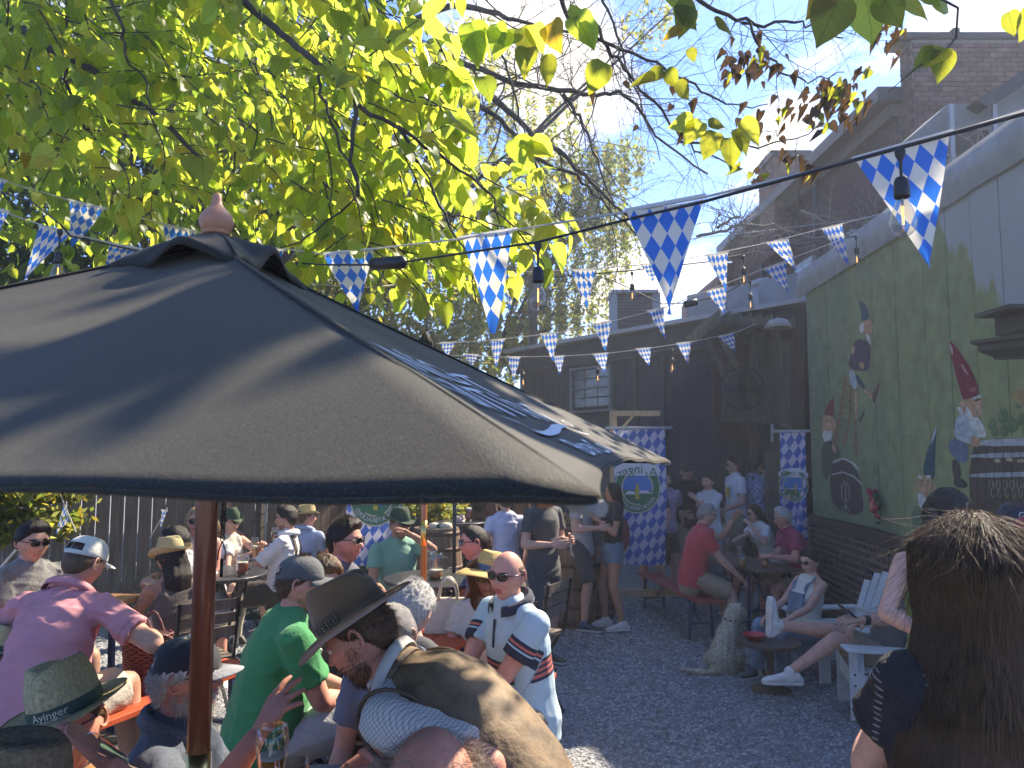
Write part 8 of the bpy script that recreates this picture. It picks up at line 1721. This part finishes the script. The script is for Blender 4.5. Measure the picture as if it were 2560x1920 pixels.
# stools under the guests who sit away from the benches
for lb_, x, y, fc, z in [('chair under the man in grey tee at the far left', -2.95, 4.55, 112, .78), ('chair under the woman in brown tank top', -2.12, 5.25, 318, .74), ('chair under the pale grey tee man', -2.45, 6.35, 262, .72), ('chair under the blonde woman', -2.62, 6.6, 152, .68), ('chair under the woman in the green alpine hat', -2.95, 8.3, 128, .62), ('chair under the lederhosen man', -2.02, 7.4, 268, .62), ('chair under the man in light blue shirt', -2.3, 8.8, 18, .6), ('chair under the dark-haired man in profile', -1.05, 4.35, 98, .74), ('chair under the man in teal tee', -1.0, 7.15, 150, .66), ('chair under the man with mirrored sunglasses', -.12, 5.3, 268, .72), ('chair behind the polo man with grey wooden slats', .12, 5.9, 300, .74), ('chair under the dark-haired woman in white tee', 3.35, 9.95, 258, .45), ('chair under the silver curly-haired person', -.42, 3.3, 15, .74)]:
 seat('slatted folding ' + lb_, (x, y), fc, z)
# dog
def dogm():
 O = P(1815, 1652, 7.6); O.z = ground_z(O.x, 7.6); t = thing('dog', 'cream curly-coated dog sitting on the gravel with its back to the camera', 'dog', O); fur = mat('cream curly fur', (.52, .45, .33), .95, .3, 40, .9, 70); r = Vector((1, .1, 0)).normalized(); f = Vector((.25, 1, 0)).normalized(); q = lambda a, b, c: O + r * a + f * b + Vector((0, 0, c))
 parts = [loft([(q(-.02, -.04, .05), r * .14, f * .13), (q(-.02, -.02, .15), r * .15, f * .15), (q(0, .03, .26), r * .12, f * .12), (q(.03, .08, .36), r * .105, f * .105), (q(.06, .12, .43), r * .08, f * .08)], 18), limb([q(.06, .12, .42), q(.10, .14, .50)], [.075, .07]), ellip(q(.11, .15, .53), (.075, .085, .068)), limb([q(.13, .19, .525), q(.16, .26, .50)], [.045, .032]),
             limb([q(-.12, -.03, .12), q(-.15, .08, .10), q(-.13, .02, .03), q(-.13, .14, .02)], [.075, .06, .035, .03]), limb([q(.10, -.03, .12), q(.14, .08, .10), q(.13, .02, .03), q(.13, .14, .02)], [.075, .06, .035, .03]), limb([q(.0, .14, .34), q(-.02, .18, .16), q(-.02, .19, .02), q(-.02, .23, .015)], [.055, .036, .028, .028]), limb([q(.12, .14, .34), q(.12, .18, .16), q(.12, .19, .02), q(.12, .23, .015)], [.055, .036, .028, .028]),
             limb([q(-.04, -.14, .05), q(-.18, -.16, .025), q(-.34, -.12, .035), q(-.44, -.08, .05)], [.03, .026, .022, .012]), limb([q(.045, .15, .56), q(.03, .15, .50), q(.04, .16, .46)], [.02, .028, .015]), limb([q(.175, .14, .56), q(.19, .14, .50), q(.18, .15, .46)], [.02, .028, .015])]
 v, fc = ncat(parts); o = link('body', build_mesh('body', v, fc, fur, off=O), t); OFF[o.name] = O; queue(o, .012, lambda vv, ff, nr: (vv + nr * (.010 * (np.sin(vv @ np.array([90, 20, 60])) * np.sin(vv @ np.array([-30, 85, 50])) + .6 * RNG.rand(len(vv))))[:, None], None, None, None), 3)
 MB().add(*ellip(q(.165, .285, .505), (.012, .012, .010))).build('nose', blackc, t); cpts = [q(.075 + .075 * math.cos(a), .125 + .075 * math.sin(a), .46 + .01 * math.sin(a)) for a in np.linspace(0, 6.283, 16)]; MB().tube(cpts, .009, 6, cap=False).build('collar', mat('brown collar', (.05, .03, .02), .6), t, smooth=True)
dogm(); flush(); dg_ = bpy.data.objects['dog']; bd = [c for c in dg_.children if c.name.startswith('body')][0]; co = np.array([v.co for v in bd.data.vertices]); no = np.array([v.normal for v in bd.data.vertices]); ix = RNG.choice(len(co), 5000)
strands(dict(off=Vector(OFF['dog'])), [(co[i] + np.array(OFF['dog']), no[i] * .5 + np.array([0, 0, -.6]) + RNG.normal(size=3) * .4, RNG.uniform(.02, .045)) for i in ix], MC['cream curly fur'], dg_, name='fur', r=.0016, seg=4, jit=.3, grav=.4)
# barrels
def barrel(label, x, yb, yt, d, r, topper):
 b0 = ground_z(P(x, yb, d).x, d); h = P(x, yt, d).z - b0; C = Vector((P(x, yb, d).x, d, b0)); t = thing('barrel', label, 'barrel', C); n = 20; m = mat('oak stave', (.19, .115, .07), .75, .3, 2, .4, 5, stretch=(14, 14, 1.5), dirt=.3)
 rad = lambda u: r * (.84 + .16 * math.sin(math.pi * u))
 for k in range(n):
  a0, a1 = 6.2832 * (k + .04) / n, 6.2832 * (k + .96) / n; vs = []
  for j in range(9):
   u = j / 8; R_ = rad(u)
   for a in (a0, (a0 + a1) / 2, a1): vs.append(C + Vector((R_ * math.cos(a), R_ * math.sin(a), h * u)))
  MB().add(vs, [(j * 3 + i, j * 3 + i + 1, j * 3 + i + 4, j * 3 + i + 3) for j in range(8) for i in range(2)]).build('stave', m, t, smooth=True)
 MB().lathe([(0, h - .03), (rad(1) * .98, h - .03)], C, 20).build('barrel_head', m, t); MB().lathe([(rad(j / 8) * .985, h * j / 8) for j in range(9)], C, 24).build('core', darkwood, t)
 for u in (.06, .22, .40, .62, .80, .95): MB().lathe([(rad(u - .02) + .003, h * (u - .02)), (rad(u + .02) + .003, h * (u + .02))], C, 28).build('hoop', mat('rusty hoop', (.10, .06, .045), .6, .3, metal=.4), t, smooth=True)
 return C + Vector((0, 0, h)), t
c, _ = barrel('oak barrel with white and green gourds on top behind the teal tee man', 1090, 1462, 1318, 8.5, .29, 0)
for k, (dx, dz, mm, sz) in enumerate(((-.13, .05, (.5, .2, .06), .05), (-.02, .06, (.55, .5, .38), .065), (.11, .06, (.5, .46, .34), .07), (.03, .05, (.03, .06, .035), .06), (.16, .03, (.5, .25, .1), .035))):
 g = thing('gourd', ('small orange gourd at the left of the barrel top', 'pale gourd left of the middle on the barrel', 'ribbed cream gourd at the right on the barrel', 'dark green gourd on the barrel', 'tiny tan gourd at the right rim of the barrel')[k], 'gourd', c + Vector((dx, -.08, 0))); MB().lathe([(0, 0), (sz * .7, .004), (sz, sz * .6), (sz * .8, sz * 1.1), (sz * .2, sz * 1.25), (0, sz * 1.2)], c + Vector((dx, -.08 + .05 * (k % 2), -.028)), 24, fn=lambda p, a, r, z: Vector((p.x * (1 + .06 * math.cos(a * 8)), p.y * (1 + .06 * math.cos(a * 8)), p.z))).build('shell', mat('gourd %d' % k, mm, .5), g, smooth=True)
c, _ = barrel('tall oak barrel with straw on top beside the man in dark shorts', 1432, 1480, 1312, 9.5, .30, 0)
hay = thing('straw_bundle', 'handful of golden straw on the tall oak barrel', 'straw', c); k = MB()
for _ in range(160): a = RNG.uniform(0, 6.28); r0 = RNG.uniform(0, .2); p = c + Vector((r0 * math.cos(a), r0 * math.sin(a), -.02)); k.tube([p, p + Vector((RNG.uniform(-.12, .12), RNG.uniform(-.12, .12), RNG.uniform(.02, .16)))], .003, 3, cap=False)
k.build('stalks', mat('golden hay', (.42, .29, .12), .8, .3), hay)['kind'] = 'stuff'
barrel('dark oak barrel half hidden behind the woman in denim shorts', 1487, 1490, 1400, 9.9, .28, 0)
# banners
def arc_text(mb, txt, c, ux, uy, R_, size, a_mid, inward=True, mi=0, spread=1.0):
 cu = TEXT[txt]
 def wp(x, y):
  a = a_mid + (x / R_) * (-1 if not inward else 1) * spread; rr = R_ - y if inward else R_ + y; return c + ux * (rr * math.cos(a)) + uy * (rr * math.sin(a))
 place_text(mb, txt, 0, 0, 0, size, mi, warp=wp)
bmat = lozenge('banner print', blue=(.035, .11, .42), white=(.50, .50, .62), transl=.2); bgreen = mat('emblem green', (.05, .17, .09), .7, .1); bcream = mat('emblem cream', (.52, .47, .34), .7, .08); bblue = mat('emblem sky blue', (.05, .20, .50), .7, .2, 3); byel = mat('emblem yellow', (.55, .42, .06), .7, .1); bwhite = mat('emblem white', (.62, .62, .66), .7, .06)
def banner(label, p0, p1, zt, zb, mirror, ec, er, frame_=True, droop=0.0):
 """cloth banner between two points with lozenge print and the round brewery emblem"""
 a, b = Vector(p0), Vector(p1); ux = (b - a); W = ux.length; ux.normalize(); n = Vector((ux.y, -ux.x, 0)); n = n if n.y < 0 or n.x < 0 else -n; t = thing('banner', label, 'banner', ((a.x + b.x) / 2, (a.y + b.y) / 2, zb), None)
 K, J = 16, 30; wav = lambda u, v: n * (.025 * math.sin(u * 7 + v * 3) * v * (1 + droop * 3)); vs, uv = [], []; Ht = zt - zb
 pt = lambda u, v, l=0.0: Vector((a.x, a.y, zt)) + ux * (W * u + .02 * math.sin(v * 5) * v) - Vector((0, 0, Ht * v)) + wav(u, v) + n * l
 for j in range(J + 1):
  for i in range(K + 1): u, v = i / K, j / J; vs.append(pt(u, v)); uv.append((W * u / .11 + Ht * v * 1.6, Ht * v / .085 * .5 + W * u * 1.5))
 me = build_mesh('cloth', vs, [(j * (K + 1) + i, j * (K + 1) + i + 1, (j + 1) * (K + 1) + i + 1, (j + 1) * (K + 1) + i) for j in range(J) for i in range(K)], bmat, smooth=True, uv=uv, off=OFF[t.name]); link('cloth', me, t)
 cu, cv = ec; mm = MB(); sx = -1 if mirror else 1; mats = [bcream, bgreen, bblue, byel, bwhite]
 E = lambda x, y, l: pt(cu + sx * x / W, cv - y / Ht, l)
 def disc(rx, ry, l, mi, y0=-2, y1=2, cy=0):
  pts = [E(rx * math.cos(k), cy + max(y0, min(y1, ry * math.sin(k))), l) for k in np.linspace(0, 6.283, 41)[:-1]]; mm.add([E(0, cy + (max(y0, -ry) + min(y1, ry)) / 2, l)] + pts, [(0, i + 1, (i + 1) % 40 + 1) for i in range(40)], mi)
 disc(er, er * 1.12, .004, 0); disc(er * .95, er * 1.06, .006, 1); disc(er * .70, er * .76, .008, 0); disc(er * .64, er * .70, .010, 2)
 disc(er * .64, er * .70, .012, 1, y1=-er * .1); disc(er * 1.02, er * .42, .013, 4, cy=er * .72, y0=-er * .2);
 for (x, y, w_, h_, mi) in ((0, -er * .28, er * .10, er * .42, 3), (0, .0, er * .09, er * .34, 3), (-er * .3, -er * .18, er * .3, er * .14, 4), (er * .3, -er * .22, er * .26, er * .14, 4), (0, er * .22, er * .08, er * .14, 2)): mm.add([E(x - w_, y - h_ / 2, .015), E(x + w_, y - h_ / 2, .015), E(x + w_ * .5, y + h_ / 2, .015), E(x - w_ * .5, y + h_ / 2, .015)], [(0, 1, 2, 3)], mi)
 place_text(mm, 'Ayinger', 0, 0, 0, er * .58, 1, warp=lambda x, y: E(x, er * .80 + y - x * x / er * .28, .018))
 def wp(x, y): a_ = -math.pi / 2 + x / (er * .86); rr = er * .83 - y; return E(rr * math.cos(a_), rr * 1.08 * math.sin(a_), .012)
 place_text(mm, 'PRIVATBRAUEREI', 0, 0, 0, er * .24, 4, warp=wp); mm.build('emblem', mats, t)
 up_ = Vector((0, 0, 1)); MB().tube([Vector((a.x, a.y, zt)) - ux * .1, Vector((b.x, b.y, zt)) + ux * .1], .02, 10).build('rod', palemetal, t, smooth=True)
 return t, a, b, ux, n
pl0, pr0 = P(1533, 1070, 10.15), P(1662, 1070, 10.15)
t, a, b, ux, n = banner('tall blue and white lozenge banner with mirrored brewery emblem hanging from a pine frame', (pl0.x, 10.15, 0), (pr0.x, 10.15, 0), pl0.z, P(1650, 1412, 10.15).z, True, (.44, .44), .30)
z1 = P(1530, 1033, 10.15).z; xl = P(1534, 1033, 10.2).x
MB().box((xl, 10.25, z1 / 2), (.09, .09, z1)).build('post', tanwood, t); MB().box(((xl + P(1640, 1033, 10.2).x) / 2, 10.2, z1), (P(1640, 1033, 10.2).x - xl + .1, .07, .07)).build('beam', tanwood, t); MB().bar((xl + .02, 10.2, z1 - .3), (xl + .26, 10.2, z1 - .03), .03, .03, up=Vector((0, 1, 0))).build('brace', tanwood, t); MB().bar((xl - .5, 10.25, .25), (xl + 1.3, 10.25, .25), .06, .09).build('foot', tanwood, t)
pl0, pr0 = P(868, 1150, 9.0), P(1005, 1150, 9.0); banner('lozenge banner behind the teal tee man, its emblem half hidden', (pl0.x, 9.0, 0), (pr0.x, 9.0, 0), P(870, 1120, 9.0).z, P(880, 1415, 9.0).z, True, (.52, .42), .30)
pl0 = Vector((WX(10.25) - .55, 10.62, 0)); banner('narrow crumpled brewery banner hanging at the far corner of the mural wall', (WX(10.2) - .28, 10.45, 0), (WX(10.2) - .02, 10.22, 0), P(1995, 1078, 10.3).z, P(2030, 1375, 10.3).z, False, (.5, .46), .20, droop=1.2)
# little lozenge flags on sticks along the fence
for lb_, (x0, y0, x1, y1, d), fl in (('small lozenge flag leaning on a stick before the fence at far left', (150, 1235, 190, 1330, 7.0), ((158, 1262), (176, 1300), (140, 1335))), ('small lozenge flag on a stick above the fedora woman', (418, 1270, 375, 1345, 7.4), ((405, 1277), (417, 1278), (400, 1325)))):
 t = thing('hand_flag', lb_, 'flag', P(x1, y1, d)); MB().tube([P(x0, y0, d), P(x1, y1, d)], .006, 6).build('stick', whiteline, t); a_, b_, c_ = fl; flag(t, a_, b_, c_, d)
t = thing('hand_flag', 'white stick with blue edge leaning at the very left', 'flag', P(0, 1420, 6)); MB().tube([P(-5, 1425, 6), P(75, 1335, 6)], .01, 6).build('stick', whiteline, t)
# other umbrella poles
orp = mat('orange varnished pole', (.42, .14, .03), .3, .15, 3, coat=.4)
def pole(label, x, d, m, r, ferr=None):
 gz_ = ground_z(P(x, 1300, d).x, d); C = P(x, 1300, d); t = thing('umbrella_pole', label, 'pole', (C.x, d, gz_)); MB().tube([(C.x, d, gz_), (C.x, d, 2.75)], r, 16).build('pole', m, t, smooth=True); MB().lathe([(.2, 0), (.2, .05), (.04, .09), (0, .3)], (C.x, d, gz_), 20).build('base', darkmetal, t)
 if ferr: MB().tube([(C.x, d, P(x, ferr[1], d).z), (C.x, d, P(x, ferr[0], d).z)], r * 1.08, 16).build('ferrule', brass, t, smooth=True)
 k = MB(); k.lathe([(.03, 2.3), (.09, 2.32), (.08, 2.5), (.05, 2.75), (.0, 2.82)], (C.x, d, 0), 16, fn=lambda p, a, r_, z: Vector((p.x * (1 + .25 * math.sin(a * 6)), p.y * (1 + .25 * math.sin(a * 6)), p.z))); k.build('folded_canopy', fab, t, smooth=True)
pole('slim orange umbrella pole with brass ferrule right of the teal tee man', 1060, 4.6, orp, .0185, (1302, 1364)); pole('thin black umbrella pole between the orange pole and the barrel', 1136, 5.9, darkmetal, .014); pole('black umbrella pole beside the peeled wooden post', 647, 8.9, darkmetal, .022); pole('grey steel umbrella pole just right of the peeled wooden post', 664, 9.1, greymetal, .012)
t = thing('wooden_post', 'peeled yellow wooden post with cord wound around it behind the lederhosen man', 'post', P(655, 1350, 9.2)); C = P(655, 1350, 9.2); MB().tube([(C.x, 9.2, .1), (C.x, 9.2, 2.6)], .045, 12).build('post', tanwood, t, smooth=True); MB().tube([(C.x + .05 * math.cos(a), 9.2 + .05 * math.sin(a), .6 + a * .025) for a in np.linspace(0, 60, 240)], .006, 4).build('cord', blackcord, t)
# planter foliage hanging behind the orange pole
t = thing('hanging_plant', 'bushy green and yellow potted plant behind the orange umbrella pole', 'plant', P(1090, 1270, 9.4)); crown(t, 'foliage', [(*P(1090, 1255, 9.4), .32), (*P(1065, 1270, 9.4), .25), (*P(1112, 1262, 9.3), .22)], 3800, .035, [FM[0], FM[1], FM[3]], .1); C = P(1090, 1300, 9.4); MB().lathe([(.12, -.35), (.2, 0), (.0, 0)], C, 16).build('pot', darkwood, t)
# fences and shrubs at the left and behind
def fence(label, a, b, h, m, bw=.14, name='wooden_fence'):
 a, b = Vector(a), Vector(b); d = (b - a); L = d.length; d.normalize(); t = thing(name, label, 'fence', a); n = int(L / bw); ng = math.atan2(d.y, d.x); R_ = Matrix.Rotation(ng, 3, 'Z'); shr = []
 for k in range(n):
  q = a + d * (k + .5) * bw; hh = h + RNG.uniform(-.03, .03); MB().box((q.x, q.y, a.z + hh / 2), (bw - .008, .022 + RNG.uniform(0, .006), hh), R_).build('board', m, t)
 for z in (.4, h - .3): MB().bar(a + Vector((0, 0, z)) + R_ @ Vector((0, .04, 0)), b + Vector((0, 0, z)) + R_ @ Vector((0, .04, 0)), .04, .09).build('rail', m, t)
 return t
fence('weathered grey board fence at the left behind the tables', (-7.4, 7.0, .2), (-2.5, 9.6, .2), 2.15, greywood)
fence('dark stained board fence behind the round tables', (-2.5, 9.65, .1), (.15, 13.6, .1), 2.2, darkwood, .16)
t = thing('shrub', 'sunlit bright green vine bush spilling over the fence at far left', 'shrub', (-5.8, 7.6, .2)); crown(t, 'foliage', [(*P(40, 1240, 7.0), .55), (*P(110, 1262, 7.2), .4), (*P(-60, 1262, 6.8), .5), (*P(60, 1200, 7.2), .6)], 6000, .06, [FM[0], FM[3], FM[1]], .1); MB().tube([(-5.8, 7.9, .2), (-5.7, 7.7, 1.4)], .03, 6).build('stem', bark, t)
far_tree('dark shrub mass over the fence behind the umbrella', (-3.6, 10.2, .2), 1.8, [(-3.6, 10.2, 2.6, .9), (-2.4, 10.6, 2.7, .9), (-4.8, 9.8, 2.8, .9), (-1.2, 12, 2.6, .9), (-.2, 13.8, 2.4, .9)], 9000, .09, [FM[2], FM[0]], name='shrub', r=.1)
# dark sheds and clutter behind the middle tables
t = thing('shed', 'dark low shed with corrugated roof behind the middle tables', 'shed', (-2.2, 11.2, .1)); MB().box((-1.9, 11.4, 1.0), (2.8, .8, 1.8)).build('wall', blackwall, t)
for k in range(18): MB().bar((-3.3 + k * .16, 10.8, 1.98), (-3.3 + k * .16, 11.9, 2.2), .15, .02).build('roof_sheet', greymetal if k % 3 else palemetal, t)
# timber balcony with fan between the black building and the mural
t = thing('timber_balcony', 'mossy timber balcony and lean-to roof on posts between black building and mural wall', 'balcony', (3.5, 11.2, .1)); g_ = greenwood
Q = lambda x, y, d=11.3: P(x, y, d)
def bar(n, p, q_, w, th, m=g_, up=Vector((0, 1, 0))): return MB().bar(p, q_, w, th, up=up).build(n, m, t)
bar('roof_beam', Q(1722, 853), Q(1795, 800), .10, .16); bar('roof_beam', Q(1790, 802, 11.2), Q(1990, 812, 10.9), .10, .16); bar('roof_beam', Q(1720, 848, 11.9), Q(1900, 790, 12.1), .10, .14)
for k in range(7): bar('roof_board', Q(1735 + k * 32, 842 - k * 5.5, 11.9), Q(1800 + k * 26, 794 + k * 2, 11.0), .03, .22, up=Vector((0, 0, 1)))
bar('post', Q(1938, 812), Q(1940, 1245), .13, .13); bar('post', Q(1995, 790, 10.9), Q(1994, 1300, 10.9), .14, .14, darkwood); bar('post', Q(1890, 830), Q(1878, 1050), .10, .08); bar('brace', Q(1770, 855), Q(1838, 1000), .07, .09); bar('brace', Q(1800, 850), Q(1862, 950), .07, .09)
bar('floor_beam', Q(1808, 1042), Q(1940, 1050), .12, .10); bar('floor_beam', Q(1935, 1050), Q(1995, 1080, 10.9), .12, .12); bar('brace', Q(1850, 1050), Q(1935, 1140), .09, .09, darkwood); bar('rail', Q(1806, 938), Q(1930, 930), .08, .05)
for k in range(9): x = 1811 + k * 14; bar('baluster', Q(x, 940 - k * .5), Q(x + 1, 1040), .08, .02)
for k in range(6): x = 1905 + k * 15; bar('board', Q(x, 830, 11.5), Q(x, 1045, 11.5), .085, .02)
for k in range(4): x = 1954 + k * 13; bar('board', Q(x, 850, 11.1), Q(x, 1080, 11.1), .07, .02)
MB().tube([Q(1930, 1060, 11.1), Q(1931, 1105, 11.1)], .02, 8).build('pipe', palemetal, t); MB().lathe([(.02, .0), (.12, -.03), (.2, -.12), (.21, -.12), (.12, -.0), (0, .03)], Q(1945, 800, 10.8), 20).build('lamp_shade', mat('pale enamel shade', (.35, .36, .33), .4), t, smooth=True)
MB().box(Q(1815, 1000, 11.9) + Vector((.6, 0, .3)), (1.6, .05, 1.9)).build('backing', darkwood, t)
# weathered boards below it
t = thing('board_screen', 'weathered vertical board screen below the balcony beside the narrow banner', 'screen', (P(1945, 1300, 11.1).x, 11.1, .1))
for k in range(7): x = 1915 + k * 11; bt0 = P(x, 1128, 11.1); MB().box((bt0.x, 11.1 + .004 * (k % 2), bt0.z / 2), (.058, .02, bt0.z)).build('board', greywood, t)
for x in (1886, 1995): bt0 = P(x, 1110, 11.3); MB().box((bt0.x, 11.35, bt0.z / 2 + .3), (.1, .1, bt0.z)).build('post', darkwood, t)
# fan
fc = Q(1856, 972, 10.85); t = thing('wall_fan', 'round black caged fan mounted on the timber balcony', 'fan', fc); ax = Vector((-.25, -1, -.15)).normalized(); e1 = ax.cross(Vector((0, 0, 1))).normalized(); e2 = ax.cross(e1); k = MB(); Rf = .30
for rr_ in (Rf, Rf * .72, Rf * .42): k.tube([fc + ax * (.10 * (1 - (rr_ / Rf) ** 2)) + (e1 * math.cos(a) + e2 * math.sin(a)) * rr_ for a in np.linspace(0, 6.283, 33)], .006, 5, cap=False)
k.tube([fc - ax * .09 + (e1 * math.cos(a) + e2 * math.sin(a)) * Rf for a in np.linspace(0, 6.283, 33)], .01, 5, cap=False)
for j in range(28): a = j * 6.283 / 28; e = e1 * math.cos(a) + e2 * math.sin(a); k.tube([fc + ax * .10 + e * .04, fc + ax * .07 + e * Rf * .6, fc + e * Rf, fc - ax * .09 + e * Rf], .003, 4)
k.build('cage', wrought, t, smooth=True)
for j in range(4): a = j * 1.571; e = e1 * math.cos(a) + e2 * math.sin(a); e_ = ax.cross(e); MB().add([fc + e * .05 - e_ * .03, fc + e * .26 - e_ * .09, fc + e * .27 + e_ * .08 + ax * .03, fc + e * .05 + e_ * .03 + ax * .02], [(0, 1, 2, 3)]).build('blade', mat('fan blade', (.03, .03, .033), .35), t)
MB().add(*ellip(fc - ax * .06, (.09, .09, .09))).build('motor', wrought, t, smooth=True); MB().tube([fc - ax * .1, fc - ax * .35 + Vector((0, 0, .15))], .02, 8).build('bracket', wrought, t)
# white vent pipe and rooftop bits by the brick wall
t = thing('vent_pipe', 'white capped vent pipe standing on the black roof before the brick wall', 'pipe', P(1890, 800, 12.4)); a_, b_ = P(1892, 800, 12.4), P(1895, 710, 12.4); MB().tube([a_, b_], .13, 16).tube([b_ + Vector((.02, 0, -.03)), b_ + Vector((.0, 0, .06))], .17, 16).build('pipe', palemetal, t, smooth=True)
t = thing('utility_pole', 'dark utility pole behind the feathery tree', 'pole', (P(1335, 800, 19).x, 19, .2)); MB().tube([(P(1335, 800, 19).x, 19, .2), (P(1332, 700, 19).x, 19, P(1335, 690, 19).z)], .12, 10).build('pole', darkwood, t)
